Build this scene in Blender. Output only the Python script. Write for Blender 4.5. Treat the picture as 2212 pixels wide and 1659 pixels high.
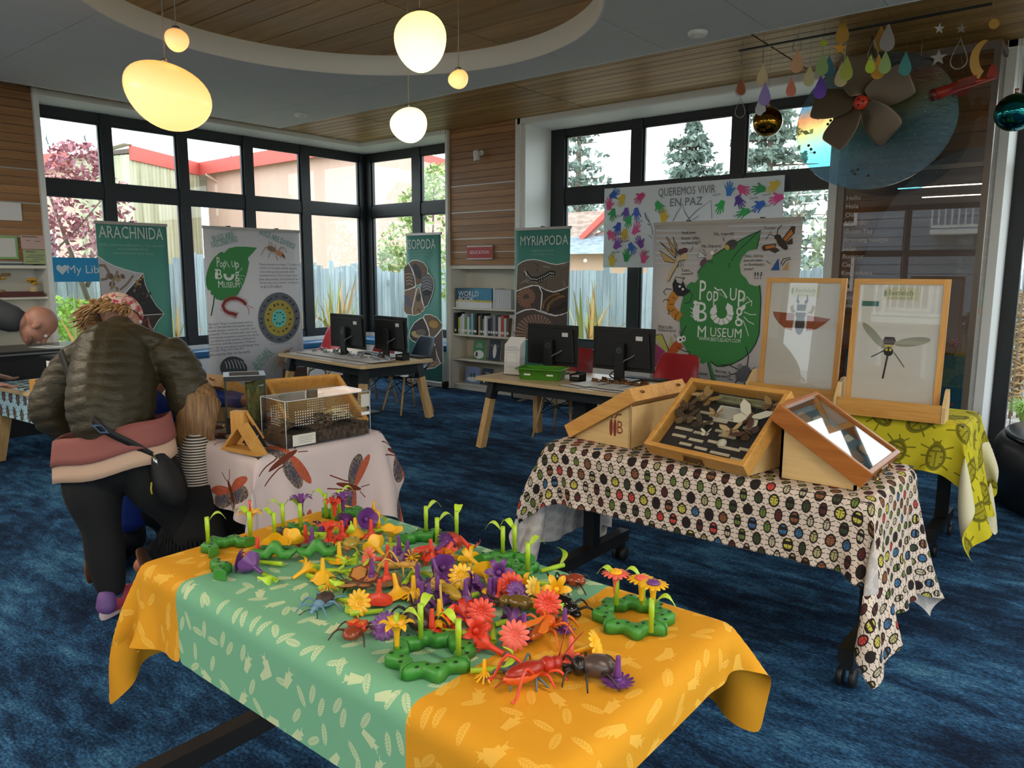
import bpy, bmesh, math, random
import numpy as np
from mathutils import Vector, Matrix, Euler
for o in list(bpy.data.objects): bpy.data.objects.remove(o)
S = bpy.context.scene
C = S.collection
random.seed(7)
PI = math.pi
# ---------------------------------------------------------------- camera
cd = bpy.data.cameras.new('camera'); cam = bpy.data.objects.new('camera', cd); C.objects.link(cam)
def _cam():
    pi, ro, ya = math.radians(8.5026), math.radians(.2266), math.radians(39.1874)
    F = Vector((-math.sin(ya)*math.cos(pi), math.cos(ya)*math.cos(pi), -math.sin(pi)))
    R = Vector((math.cos(ya), math.sin(ya), 0)); U = R.cross(F)
    r = R*math.cos(ro)+U*math.sin(ro); u = r.cross(F)
    m = Matrix.Identity(4)
    for i in range(3): m[i][0], m[i][1], m[i][2] = r[i], u[i], -F[i]
    m.translation = (0, 0, 1.52)
    return m
cam.matrix_world = _cam()
cd.sensor_width = 36; cd.lens = 36*1626.63/2212; cd.clip_start = .05; cd.clip_end = 300
S.camera = cam
# ---------------------------------------------------------------- light
SKY = 2.4
w = bpy.data.worlds.new('overcast_sky'); S.world = w; w.use_nodes = True
bg = w.node_tree.nodes['Background']; bg.inputs[0].default_value = (.86, .95, 1, 1); bg.inputs[1].default_value = SKY
S.view_settings.view_transform = 'Standard'; S.view_settings.look = 'None'
S.view_settings.gamma = 1; S.view_settings.use_curve_mapping = False
S.view_settings.exposure = .85
S.cycles.max_bounces = 7; S.cycles.diffuse_bounces = 4; S.cycles.glossy_bounces = 3
S.cycles.transmission_bounces = 4; S.cycles.transparent_max_bounces = 14
S.cycles.caustics_reflective = False; S.cycles.caustics_refractive = False
S.cycles.use_denoising = True; S.cycles.sample_clamp_indirect = 4
S.cycles.use_adaptive_sampling = True; S.cycles.adaptive_threshold = .02
def portal(loc, rot, sx, sy):
    l = bpy.data.lights.new('window_portal', 'AREA'); l.shape = 'RECTANGLE'; l.size = sx; l.size_y = sy
    l.cycles.is_portal = True
    o = bpy.data.objects.new('window_portal', l); C.objects.link(o); o.location = loc; o.rotation_euler = rot
portal((-9.03, 5.28, 1.9), (0, -PI/2, 0), 2.5, 4.3)      # bay window, long side
portal((-7.9, 7.62, 1.9), (-PI/2, 0, 0), 2.0, 2.5)      # bay window, short side
portal((-3.85, 7.68, 1.9), (-PI/2, 0, 0), 3.4, 2.5)     # window beside the poster
portal((.4, 7.7, 1.6), (-PI/2, 0, 0), 2.3, 3.0)        # glass door
portal((-2.5, -5.1, 1.7), (PI/2, 0, 0), 9.0, 2.7)        # windows behind the camera
portal((3.6, 1.0, 1.7), (0, PI/2, 0), 2.7, 8.0)          # unseen windows added on the right for more daylight
# ---------------------------------------------------------------- helpers
class MB:
    """collects vertices and faces and links them as one mesh object"""
    def __init__(s): s.v = []; s.f = []; s.m = []; s.sm = []; s.uv = None; s.M = None
    def add(s, vs, fs, mi=0, sm=False):
        b = len(s.v)
        if s.M is not None: vs = [s.M @ Vector(p) for p in vs]
        s.v += [tuple(p) for p in vs]
        for f in fs: s.f.append(tuple(b+i for i in f)); s.m.append(mi); s.sm.append(sm)
        return s
    def box(s, lo, hi, mi=0):
        x, y, z = lo; X, Y, Z = hi
        return s.add([(x,y,z),(X,y,z),(X,Y,z),(x,Y,z),(x,y,Z),(X,y,Z),(X,Y,Z),(x,Y,Z)],
              [(3,2,1,0),(4,5,6,7),(0,1,5,4),(1,2,6,5),(2,3,7,6),(3,0,4,7)], mi)
    def cbox(s, c, d, mi=0, r=None):
        h = [q/2 for q in d]
        vs = [Vector((a*h[0], b*h[1], e*h[2])) for e in (-1,1) for a, b in ((-1,-1),(1,-1),(1,1),(-1,1))]
        if r is not None:
            R = Euler(r).to_matrix(); vs = [R @ q for q in vs]
        vs = [q+Vector(c) for q in vs]
        return s.add(vs, [(3,2,1,0),(4,5,6,7),(0,1,5,4),(1,2,6,5),(2,3,7,6),(3,0,4,7)], mi)
    def beam(s, p, q, wx, wy, up=(0,0,1), mi=0, w2=None):
        p = Vector(p); q = Vector(q); d = (q-p).normalized(); u = Vector(up)
        a = d.cross(u)
        if a.length < 1e-4: a = d.cross(Vector((1,0,0)))
        a.normalize(); b = a.cross(d); vs = []
        for e, (hx, hy) in ((p, (wx/2, wy/2)), (q, (w2 or (wx, wy))[0:2] and ((w2 or (wx, wy))[0]/2, (w2 or (wx, wy))[1]/2))):
            vs += [e-a*hx-b*hy, e+a*hx-b*hy, e+a*hx+b*hy, e-a*hx+b*hy]
        return s.add(vs, [(3,2,1,0),(4,5,6,7),(0,1,5,4),(1,2,6,5),(2,3,7,6),(3,0,4,7)], mi)
    def tube(s, pts, r, n=8, mi=0, caps=True, flat=1.0, up=None):
        pts = [Vector(p) for p in pts]; k = len(pts)
        rs = r if hasattr(r, '__len__') else [r]*k
        vs = []; a = None
        for i, p in enumerate(pts):
            d = (pts[min(i+1,k-1)]-pts[max(i-1,0)])
            d = d.normalized() if d.length > 1e-9 else Vector((0,0,1))
            if a is None:
                u = Vector(up) if up else (Vector((0,0,1)) if abs(d.z) < .9 else Vector((1,0,0)))
                a = d.cross(u).normalized()
            else:
                a = (a-d*a.dot(d)); a = a.normalized() if a.length > 1e-6 else d.orthogonal().normalized()
            b = d.cross(a)
            for j in range(n):
                t = 2*PI*j/n; vs.append(p+(a*math.cos(t)+b*math.sin(t)*flat)*rs[i])
        fs = [(i*n+j, i*n+(j+1)%n, (i+1)*n+(j+1)%n, (i+1)*n+j) for i in range(k-1) for j in range(n)]
        if caps: fs += [tuple(range(n))[::-1], tuple((k-1)*n+j for j in range(n))]
        return s.add(vs, fs, mi, True)
    def lathe(s, prof, n=16, mi=0, c=(0,0,0), axis=None, sm=True, sx=1, sy=1):
        R = Vector((0,0,1)).rotation_difference(Vector(axis)).to_matrix() if axis else None
        vs = []; k = len(prof)
        for r, z in prof:
            for j in range(n):
                t = 2*PI*j/n; p = Vector((r*math.cos(t)*sx, r*math.sin(t)*sy, z))
                vs.append((R @ p if R else p)+Vector(c))
        fs = [(i*n+j, i*n+(j+1)%n, (i+1)*n+(j+1)%n, (i+1)*n+j) for i in range(k-1) for j in range(n)]
        if prof[0][0] > 1e-5: fs.append(tuple(range(n))[::-1])
        if prof[-1][0] > 1e-5: fs.append(tuple((k-1)*n+j for j in range(n)))
        return s.add(vs, fs, mi, sm)
    def ball(s, c, r, n=12, k=8, mi=0, R=None):
        r = r if hasattr(r, '__len__') else (r, r, r); vs = []
        for i in range(k+1):
            ph = PI*i/k
            for j in range(n):
                t = 2*PI*j/n
                p = Vector((r[0]*math.sin(ph)*math.cos(t), r[1]*math.sin(ph)*math.sin(t), -r[2]*math.cos(ph)))
                vs.append((R @ p if R is not None else p)+Vector(c))
        fs = [(i*n+j, i*n+(j+1)%n, (i+1)*n+(j+1)%n, (i+1)*n+j) for i in range(k) for j in range(n)]
        return s.add(vs, fs, mi, True)
    def prism(s, out, h, o=(0,0,0), X=(1,0,0), Y=(0,1,0), mi=0, sm=False):
        """extrude a 2-d outline (counter-clockwise) from plane (o,X,Y) by h along X x Y"""
        X = Vector(X); Y = Vector(Y); N = X.cross(Y).normalized(); o = Vector(o); n = len(out)
        a = [o+X*p[0]+Y*p[1] for p in out]
        if h == 0: return s.add(a, [tuple(range(n))], mi)
        return s.add(a+[p+N*h for p in a], [tuple(range(n))[::-1], tuple(range(n, 2*n))]+[(i, (i+1)%n, n+(i+1)%n, n+i) for i in range(n)], mi, sm)
    def ring(s, outer, inner, h, o=(0,0,0), X=(1,0,0), Y=(0,1,0), mi=0):
        X = Vector(X); Y = Vector(Y); N = X.cross(Y).normalized(); o = Vector(o); n = len(outer)
        P = lambda L, z: [o+X*p[0]+Y*p[1]+N*z for p in L]
        fs = []
        for i in range(n):
            j = (i+1) % n
            fs += [(i, n+i, n+j, j), (2*n+i, 2*n+j, 3*n+j, 3*n+i), (i, j, 2*n+j, 2*n+i), (n+i, 3*n+i, 3*n+j, n+j)]
        return s.add(P(outer,0)+P(inner,0)+P(outer,h)+P(inner,h), fs, mi)
    def grid(s, P, mi=0, sm=True, closed=False):
        """P[i][j] points"""
        k = len(P); n = len(P[0])
        fs = [(i*n+j, i*n+(j+1)%n, (i+1)*n+(j+1)%n, (i+1)*n+j) for i in range(k-1) for j in range(n if closed else n-1)]
        return s.add([p for r in P for p in r], fs, mi, sm)
    def mesh(s, name, mats):
        me = bpy.data.meshes.new(name); me.from_pydata(s.v, [], s.f)
        for m in (mats if isinstance(mats, (list, tuple)) else [mats]): me.materials.append(m)
        me.polygons.foreach_set('material_index', s.m); me.polygons.foreach_set('use_smooth', s.sm)
        if s.uv is not None:
            u = me.uv_layers.new(name='cloth'); vi = np.zeros(len(me.loops), dtype=np.int32); me.loops.foreach_get('vertex_index', vi)
            u.data.foreach_set('uv', np.array(s.uv, dtype=np.float32)[vi].ravel())
        me.update()
        return me
    def build(s, name, mats, parent=None, loc=None, rot=None, bevel=0, subs=0, kind=None, label=None, flip=False):
        me = s.mesh(name, mats)
        if flip or True:
            bm = bmesh.new(); bm.from_mesh(me)
            if not getattr(s, 'raw', False): bmesh.ops.recalc_face_normals(bm, faces=bm.faces)
            bm.to_mesh(me); bm.free()
        o = bpy.data.objects.new(name, me); C.objects.link(o)
        if parent: o.parent = parent
        if loc: o.location = loc
        if rot: o.rotation_euler = rot
        if bevel:
            b = o.modifiers.new('bevel', 'BEVEL'); b.width = bevel; b.segments = 2; b.limit_method = 'ANGLE'; b.angle_limit = .7
        if subs:
            b = o.modifiers.new('subsurf', 'SUBSURF'); b.levels = subs; b.render_levels = subs
        if kind: o['kind'] = kind
        if label: o['label'] = label
        return o
def tag(o, label, cat, group=None, kind=None):
    o['label'] = label; o['category'] = cat
    if group: o['group'] = group
    if kind: o['kind'] = kind
    return o
def thing(name, label, cat, loc=(0,0,0), rz=0, group=None, rot=None, parent=None):
    o = bpy.data.objects.new(name, None); C.objects.link(o); o.empty_display_size = .05
    o.location = loc; o.rotation_euler = rot if rot else (0, 0, rz)
    return tag(o, label, cat, group)
def copy_tree(o, parent=None):
    c = o.copy(); C.objects.link(c)
    if parent: c.parent = parent
    for ch in list(o.children): copy_tree(ch, c)
    return c
def struct(o): o['kind'] = 'structure'; return o
def instance(me, name, parent=None, loc=(0,0,0), rot=(0,0,0), sc=(1,1,1)):
    o = bpy.data.objects.new(name, me); C.objects.link(o); o.location = loc; o.rotation_euler = rot; o.scale = sc
    if parent: o.parent = parent
    return o
FONT = {}
def text(body, size, name, mat, parent, o, X, Y, sx=1, align='CENTER', h=.0006, track=1.0, line=1.0):
    """flat lettering as a mesh, standing on the plane (o, X, Y)"""
    cu = bpy.data.curves.new('t', 'FONT'); cu.body = body; cu.size = size; cu.align_x = align; cu.align_y = 'CENTER'
    cu.space_character = track; cu.space_line = line; cu.resolution_u = 2; cu.extrude = h
    t = bpy.data.objects.new('t', cu); C.objects.link(t)
    dg = bpy.context.evaluated_depsgraph_get(); me = bpy.data.meshes.new_from_object(t.evaluated_get(dg))
    bpy.data.objects.remove(t); bpy.data.curves.remove(cu)
    X = Vector(X).normalized(); Y = Vector(Y).normalized(); N = X.cross(Y)
    m = Matrix.Identity(4)
    for i in range(3): m[i][0], m[i][1], m[i][2], m[i][3] = X[i]*sx, Y[i], N[i], o[i]
    me.transform(m); me.materials.clear(); me.materials.append(mat); me.name = name
    ob = bpy.data.objects.new(name, me); C.objects.link(ob)
    if parent: ob.parent = parent
    return ob
def circ(n, r, cx=0, cy=0, a0=0, ry=None):
    ry = r if ry is None else ry
    return [(cx+r*math.cos(a0+2*PI*i/n), cy+ry*math.sin(a0+2*PI*i/n)) for i in range(n)]
def smooth_path(pts, k=6):
    """Catmull-Rom through tuples of any length"""
    P = [np.array(p, float) for p in pts]; out = []
    for i in range(len(P)-1):
        a, b, c, d = P[max(i-1,0)], P[i], P[i+1], P[min(i+2,len(P)-1)]
        for j in range(k):
            t = j/k
            out.append(.5*((2*b)+(-a+c)*t+(2*a-5*b+4*c-d)*t*t+(-a+3*b-3*c+d)*t**3))
    out.append(P[-1])
    return [tuple(p) for p in out]
# ---------------------------------------------------------------- node graph maths
class V:
    def __init__(s, g, sock): s.g = g; s.s = sock
    def _b(s, op, o, rev=False):
        n = s.g.nt.nodes.new('ShaderNodeMath'); n.operation = op
        a, b = (o, s) if rev else (s, o)
        for i, q in enumerate((a, b)):
            if isinstance(q, V): s.g.nt.links.new(q.s, n.inputs[i])
            elif q is not None: n.inputs[i].default_value = q
        return V(s.g, n.outputs[0])
    def __add__(s, o): return s._b('ADD', o)
    __radd__ = __add__
    def __sub__(s, o): return s._b('SUBTRACT', o)
    def __rsub__(s, o): return s._b('SUBTRACT', o, True)
    def __mul__(s, o): return s._b('MULTIPLY', o)
    __rmul__ = __mul__
    def __truediv__(s, o): return s._b('DIVIDE', o)
    def lt(s, o): return s._b('LESS_THAN', o)
    def gt(s, o): return s._b('GREATER_THAN', o)
    def mn(s, o): return s._b('MINIMUM', o)
    def mx(s, o): return s._b('MAXIMUM', o)
    def mod(s, o): return s._b('FLOORED_MODULO', o)
    def pw(s, o): return s._b('POWER', o)
    def abs(s): return s._b('ABSOLUTE', None)
    def sin(s): return s._b('SINE', None)
    def cos(s): return s._b('COSINE', None)
    def floor(s): return s._b('FLOOR', None)
    def fract(s): return s._b('FRACT', None)
    def sqrt(s): return s._b('SQRT', None)
class G:
    """a material and a small language for its nodes"""
    def __init__(s, name, rough=.5, color=None, metal=0, spec=None, emit=None, estr=0):
        s.m = bpy.data.materials.new(name); s.m.use_nodes = True; s.nt = s.m.node_tree
        s.p = s.nt.nodes['Principled BSDF']; s.p.inputs['Roughness'].default_value = rough; s.p.inputs['Metallic'].default_value = metal
        if color is not None: s.p.inputs['Base Color'].default_value = (*color, 1)
        if spec is not None: s.p.inputs['Specular IOR Level'].default_value = spec
        if emit is not None: s.p.inputs['Emission Color'].default_value = (*emit, 1); s.p.inputs['Emission Strength'].default_value = estr
    def node(s, t, **k):
        n = s.nt.nodes.new(t)
        for a, b in k.items():
            if a.startswith('i_'):
                q = n.inputs[a[2:].replace('_', ' ')] if not a[2:].isdigit() else n.inputs[int(a[2:])]
                if isinstance(b, V): s.nt.links.new(b.s, q)
                else: q.default_value = b
            else: setattr(n, a, b)
        return n
    def xyz(s, kind='pos'):
        if kind == 'uv': src = s.node('ShaderNodeUVMap').outputs[0]
        elif kind == 'pos': src = s.node('ShaderNodeNewGeometry').outputs['Position']
        else: src = s.node('ShaderNodeTexCoord').outputs['Object']
        n = s.node('ShaderNodeSeparateXYZ'); s.nt.links.new(src, n.inputs[0])
        return [V(s, q) for q in n.outputs]
    def vec(s, x, y, z=0):
        n = s.node('ShaderNodeCombineXYZ')
        for i, q in enumerate((x, y, z)):
            if isinstance(q, V): s.nt.links.new(q.s, n.inputs[i])
            else: n.inputs[i].default_value = q
        return V(s, n.outputs[0])
    def noise(s, vec, scale, detail=3, rough=.55, dist=0):
        n = s.node('ShaderNodeTexNoise', i_Vector=vec, i_Scale=scale, i_Detail=detail, i_Roughness=rough, i_Distortion=dist)
        return V(s, n.outputs[0])
    def rand(s, x, y, k=0):
        n = s.node('ShaderNodeTexWhiteNoise', noise_dimensions='3D', i_Vector=s.vec(x, y, k)); return V(s, n.outputs[0])
    def objrand(s): return V(s, s.node('ShaderNodeObjectInfo').outputs['Random'])
    def ramp(s, f, stops, interp='LINEAR'):
        n = s.node('ShaderNodeValToRGB'); n.color_ramp.interpolation = interp; e = n.color_ramp.elements
        while len(e) < len(stops): e.new(.5)
        for q, (p, c) in zip(e, stops): q.position = p; q.color = (*c, 1)
        s.nt.links.new(f.s, n.inputs[0]); return V(s, n.outputs[0])
    def mix(s, f, a, b):
        n = s.node('ShaderNodeMix', data_type='RGBA')
        for i, q in ((0, f), (6, a), (7, b)):
            if isinstance(q, V): s.nt.links.new(q.s, n.inputs[i])
            else: n.inputs[i].default_value = q if i == 0 else (*q, 1)
        return V(s, n.outputs[2])
    def hsv(s, col, hue=.5, sat=1., val=1.):
        n = s.node('ShaderNodeHueSaturation')
        for k, q in (('Hue', hue), ('Saturation', sat), ('Value', val)):
            if isinstance(q, V): s.nt.links.new(q.s, n.inputs[k])
            else: n.inputs[k].default_value = q
        s.nt.links.new(col.s, n.inputs['Color']); return V(s, n.outputs[0])
    def smooth(s, v, lo, hi):
        n = s.node('ShaderNodeMapRange', interpolation_type='SMOOTHSTEP'); s.nt.links.new(v.s, n.inputs[0])
        n.inputs[1].default_value = lo; n.inputs[2].default_value = hi; return V(s, n.outputs[0])
    def back(s): return V(s, s.node('ShaderNodeNewGeometry').outputs['Backfacing'])
    def col(s, v): s.nt.links.new(v.s, s.p.inputs['Base Color']); return s
    def rgh(s, v): s.nt.links.new(v.s, s.p.inputs['Roughness']); return s
    def bump(s, v, dist=.002, strength=.5):
        n = s.node('ShaderNodeBump'); n.inputs['Strength'].default_value = strength; n.inputs['Distance'].default_value = dist
        s.nt.links.new(v.s, n.inputs['Height']); s.nt.links.new(n.outputs[0], s.p.inputs['Normal']); return s
def lin(h):
    """'#rrggbb' as linear rgb"""
    c = [int(h[i:i+2], 16)/255 for i in (1, 3, 5)]
    return tuple(q/12.92 if q <= .04045 else ((q+.055)/1.055)**2.4 for q in c)
_MC = {}
def flat(h, rough=.5, metal=0, spec=None, name=None):
    k = (h, rough, metal, spec)
    if k not in _MC: _MC[k] = G(name or 'plain_'+h[1:], rough, lin(h), metal, spec).m
    return _MC[k]
def glass_mat(name, tint=(1,1,1), gloss=1.0, rough=0.0, ior=1.45):
    g = G(name); nt = g.nt; nt.nodes.remove(g.p)
    out = nt.nodes['Material Output']
    t = nt.nodes.new('ShaderNodeBsdfTransparent'); t.inputs[0].default_value = (*tint, 1)
    q = nt.nodes.new('ShaderNodeBsdfGlossy'); q.inputs['Roughness'].default_value = rough; q.inputs[0].default_value = (gloss, gloss, gloss, 1)
    lw = nt.nodes.new('ShaderNodeLayerWeight'); lw.inputs[0].default_value = .5
    f = V(g, lw.outputs['Facing']).pw(5)*.9+.02+.03*(ior-1.2)
    m = nt.nodes.new('ShaderNodeMixShader')
    nt.links.new(f.s, m.inputs[0]); nt.links.new(t.outputs[0], m.inputs[1]); nt.links.new(q.outputs[0], m.inputs[2])
    nt.links.new(m.outputs[0], out.inputs[0]); g.m.use_backface_culling = False
    return g.m
# ================================================================ materials
def wood(name, c1, c2, axis='x', sc=1.0, rough=.45, vary=.35, space='pos'):
    g = G(name, rough)
    x, y, z = g.xyz(space)
    a, b, c = {'x': (x, y, z), 'y': (y, x, z), 'z': (z, x, y)}[axis]
    r = g.objrand()
    v = g.vec(a*(1.2*sc)+r*37, b*(22*sc)+r*11, c*(22*sc))
    n = g.noise(v, 1.0, 4, .6, .6)
    n2 = g.noise(g.vec(a*(.5*sc)+r*9, b*(60*sc), c*(60*sc)), 1.0, 2)
    f = g.smooth(n*.7+n2*.3, .3, .7)
    col = g.mix(f, c1, c2)
    g.col(g.hsv(col, .5, 1, (r-.5)*vary+1))
    g.bump(n, .001, .15)
    return g.m
M = {}
M['board_x'] = wood('oak_board_along', lin('#8a5f38'), lin('#a97a4c'), 'x', .8)
M['board_y'] = wood('oak_board_side', lin('#8a5f38'), lin('#a97a4c'), 'y', .8)
M['ceil_wood'] = wood('ceiling_slat_wood', lin('#98733f'), lin('#b48d55'), 'x', .8, vary=.4)
M['pine'] = wood('honey_pine', lin('#c58a3f'), lin('#d9a257'), 'x', 1.6, .4, .15)
M['pine_z'] = wood('honey_pine_upright', lin('#c58a3f'), lin('#d9a257'), 'z', 1.6, .4, .15)
M['pine_y'] = wood('honey_pine_across', lin('#b8793a'), lin('#cf9450'), 'y', 1.6, .4, .15)
M['pale_ply'] = wood('pale_plywood', lin('#cfab72'), lin('#dcbb86'), 'x', 1.0, .5, .1)
M['oak_leg'] = wood('oak_leg', lin('#c39a63'), lin('#dcb882'), 'z', 1.5, .45, .2)
M['ash_top'] = wood('maple_worktop', lin('#cdb083'), lin('#dcc298'), 'x', 1.0, .35, .1)
M['cherry'] = wood('cherry_wood', lin('#9c5a22'), lin('#b86f30'), 'x', 1.4, .3, .15)
M['white'] = flat('#e6e6e4', .55, name='white_paint')
M['ceiling'] = flat('#d4d6d8', .8)
M['cream'] = flat('#dcd6c8', .5)
M['black_al'] = flat('#1b1e22', .45)
M['dark_al'] = flat('#22272b', .4)
M['black'] = flat('#101113', .5)
M['steel'] = flat('#8e9093', .35, .9)
M['alu'] = flat('#a8a29c', .45, .6)
M['chrome'] = flat('#d5d5d5', .12, 1)
M['glass'] = glass_mat('window_glass', (.96, .98, .98))
M['acrylic'] = glass_mat('clear_acrylic', (.97, .98, .98))
M['paper'] = flat('#e8e6e6', .6)
def carpet():
    g = G('blue_carpet', .95, spec=.1)
    x, y, z = g.xyz('pos')
    # loose streaks that run with the carpet planks
    big = g.noise(g.vec(x*1.1, y*2.2), 1.0, 5, .62, .6)
    mid = g.noise(g.vec(x*5, y*13), 1.0, 6, .7, .4)
    fine = g.noise(g.vec(x*60, y*110), 1.0, 3, .7)
    f = big*.55+mid*.55+fine*.22-.16
    c = g.ramp(f, [(.36, lin('#162238')), (.44, lin('#1d3350')), (.50, lin('#27486a')), (.56, lin('#35618a')), (.66, lin('#5488a6'))])
    sp = g.smooth(fine, .25, .75)
    c = g.hsv(c, .5, 1, sp*.8+.42)
    # plank joints
    jx = ((x/1.0).fract()-.5).abs().gt(.4965); jy = ((y/.25+(x/1.0).floor()*.5).fract()-.5).abs().gt(.492)
    g.col(g.mix(jx.mx(jy)*.35, c, (.004, .008, .015)))
    g.bump(fine, .004, .6)
    return g.m
M['carpet'] = carpet()
# ================================================================ the room
ZC = 3.27                      # slatted ceiling
b = MB().box((-9.3, -5.2, -.08), (3.8, 7.9, 0)); struct(b.build('floor', M['carpet']))
# ---- slatted wood ceiling, plank by plank, over a dark void
cl = struct(MB().box((-9.3, -5.2, 3.62), (3.8, 7.9, 3.7)).build('ceiling', M['black']))
def planks(y0, y1, pitch, z, xs, gap=.012, th=.02):
    n = 0; y = y0
    while y < y1-.01:
        yy = min(y+pitch-gap, y1)
        for xa, xb in zip(xs[:-1], xs[1:]):
            MB().box((xa+.008, y, z), (xb-.008, yy, z+th)).build('plank', M['ceil_wood'], cl)
        y += pitch
planks(5.36, 7.1, .14, ZC, [-8.47, -7.09, -4.73, -2.37, -.01, 2.35, 3.6])
planks(1.0, 5.36, .14, ZC, [-8.47, -7.9])
planks(7.1, 7.1+.01, .14, ZC, [-8.47, -7.09])
MB().box((-8.5, 1.0, ZC+.03), (-7.8, 7.2, ZC+.05)).build('backing', M['black'], cl)
MB().box((-7.8, 5.3, ZC+.03), (3.6, 7.2, ZC+.05)).build('backing', M['black'], cl)
# planks of the round recess, each cut to the circle
CX, CY, CR = -4.12, 3.357, 1.647
y = CY-CR+.02; k = 0
while y < CY+CR-.02:
    y2 = min(y+.272, CY+CR-.01); ym = min(abs(y-CY), abs(y2-CY)) if (y-CY)*(y2-CY) > 0 else 0
    hw = math.sqrt(max(CR*CR-ym*ym, 0))+.03
    for xa, xb in ((CX-hw, -4.2), (-4.19, CX+hw)):
        MB().box((xa, y, 3.36), (xb, y2, 3.38)).build('plank', M['ceil_wood'], cl)
    y += .285
MB().box((CX-1.75, CY-1.75, 3.39), (CX+1.75, CY+1.75, 3.40)).build('backing', M['black'], cl)
# ---- white suspended panels with recessed joints, cut round the recess
cut = MB().lathe([(CR, 2.9), (CR, 3.6)], 96, c=(CX, CY, 0)).build('cutter', M['white'])
xs = [-8.05, -6.80, -5.25, -3.70, -2.93, -2.14, -1.37, -.6, .95, 2.5, 3.7]; ys = [-5.2, -2.6, -.12, 2.36, 4.84, 5.46]
dg = bpy.context.evaluated_depsgraph_get()
for xa, xb in zip(xs[:-1], xs[1:]):
    for ya, yb in zip(ys[:-1], ys[1:]):
        o = MB().box((xa+.003, ya+.003, 3.2), (xb-.003, yb-.003, 3.225)).build('panel', M['ceiling'], cl)
        dx = max(xa-CX, CX-xb, 0); dy = max(ya-CY, CY-yb, 0)
        if math.hypot(dx, dy) < CR:
            m = o.modifiers.new('cut', 'BOOLEAN'); m.object = cut; m.solver = 'EXACT'
            dg.update(); me = bpy.data.meshes.new_from_object(o.evaluated_get(dg)); o.modifiers.clear(); o.data = me
bpy.data.objects.remove(cut)
sh = MB()                                    # sheet above the panel joints, with the round hole
ns = 96; cc = circ(ns, CR+.03, CX, CY)
def sq(p):
    a = math.atan2(p[1]-CY, p[0]-CX); t = 1.85/max(abs(math.cos(a)), abs(math.sin(a))); return (CX+t*math.cos(a), CY+t*math.sin(a))
sh.ring([sq(p) for p in cc], cc, .01, o=(0, 0, 3.23))
sh.box((-8.04, -5.2, 3.23), (CX-1.85, 5.45, 3.24)).box((CX+1.85, -5.2, 3.23), (3.7, 5.45, 3.24)).box((CX-1.85, -5.2, 3.23), (CX+1.85, CY-1.85, 3.24)).box((CX-1.85, CY+1.85, 3.23), (CX+1.85, 5.45, 3.24))
sh.build('backing', M['dark_al'], cl)
MB().ring(circ(96, CR+.012, CX, CY), circ(96, CR-.004, CX, CY), .165, o=(0, 0, 3.196)).build('recess_rim', M['white'], cl)
edge = MB().box((-8.06, -5.2, 3.198), (-8.05, 5.47, 3.24)).box((-8.06, 5.46, 3.198), (3.7, 5.47, 3.24)); edge.build('panel_edge', M['white'], cl)
# ---- walls
fw = struct(MB().box((-6.83, 7.14, 1.58), (-5.70, 7.6, ZC)).box((-6.83, 7.4, 0), (-5.62, 7.6, 1.58)).box((-5.70, 7.12, 0), (-5.62, 7.6, ZC)).build('wall_far', M['white']))
def boards(wall, along, a0, a1, fixed, z0, z1, mat, pitch=.0815, gaps=()):
    z = z0; i = 0
    while z < z1-.005:
        zz = min(z+pitch-.005, z1); i += 1
        lo, hi = ((a0, fixed, z), (a1, fixed+.022, zz)) if along == 'x' else ((fixed-.022, a0, z), (fixed, a1, zz))
        MB().box(lo, hi).build('board', mat, wall); z += pitch
boards(fw, 'x', -6.825, -5.705, 7.1, 1.60, ZC-.002, M['board_x'])
for z in (1.60+.0815*2-.012, 1.60+.0815*4-.012, 1.60+.0815*8-.012, 1.60+.0815*12-.012):
    MB().box((-6.825, 7.092, z), (-5.705, 7.098, z+.014)).build('rail', M['alu'], fw)
fw2 = struct(MB().box((-2.10, 7.14, 0), (-.88, 7.2, ZC)).box((-2.10, 7.2, 0), (-.88, 7.66, ZC)).build('wall_far_right', M['white']))
boards(fw2, 'x', -2.09, -.90, 7.1, .02, ZC-.002, M['board_x'], .163)
lw = struct(MB().box((-9.3, -5.2, 1.58), (-8.54, 3.02, ZC)).box((-9.3, -5.2, 0), (-8.54, 1.85, 1.58)).box((-9.3, 1.85, 0), (-8.84, 3.02, 1.58)).build('wall_left', M['white']))
boards(lw, 'y', 1.2, 3.0, -8.5, 1.60, ZC-.002, M['board_y'])
for z in (1.60+.0815*3-.012, 1.60+.0815*7-.012, 1.60+.0815*11-.012):
    MB().box((-8.498, 1.2, z), (-8.492, 3.0, z+.014)).build('rail', M['alu'], lw)
struct(MB().box((-9.3, -5.3, 0), (-7.2, -5.2, ZC)).box((-7.2, -5.3, 0), (2.5, -5.2, .5)).box((-7.2, -5.3, 3.0), (2.5, -5.2, ZC)).box((2.5, -5.3, 0), (3.8, -5.2, ZC)).build('wall_back', M['white']))
struct(MB().box((3.7, -5.2, 0), (3.8, 7.9, .3)).box((3.7, -5.2, 3.0), (3.8, 7.9, ZC)).box((3.7, -5.2, .3), (3.8, -3.2, 3)).box((3.7, 5.2, .3), (3.8, 7.9, 3)).build('wall_right', M['white']))
struct(MB().box((1.2, 7.6, 0), (3.8, 7.7, ZC)).box((-.84, 7.6, 3.14), (1.2, 7.7, ZC)).build('wall_door_side', M['white']))
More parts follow.
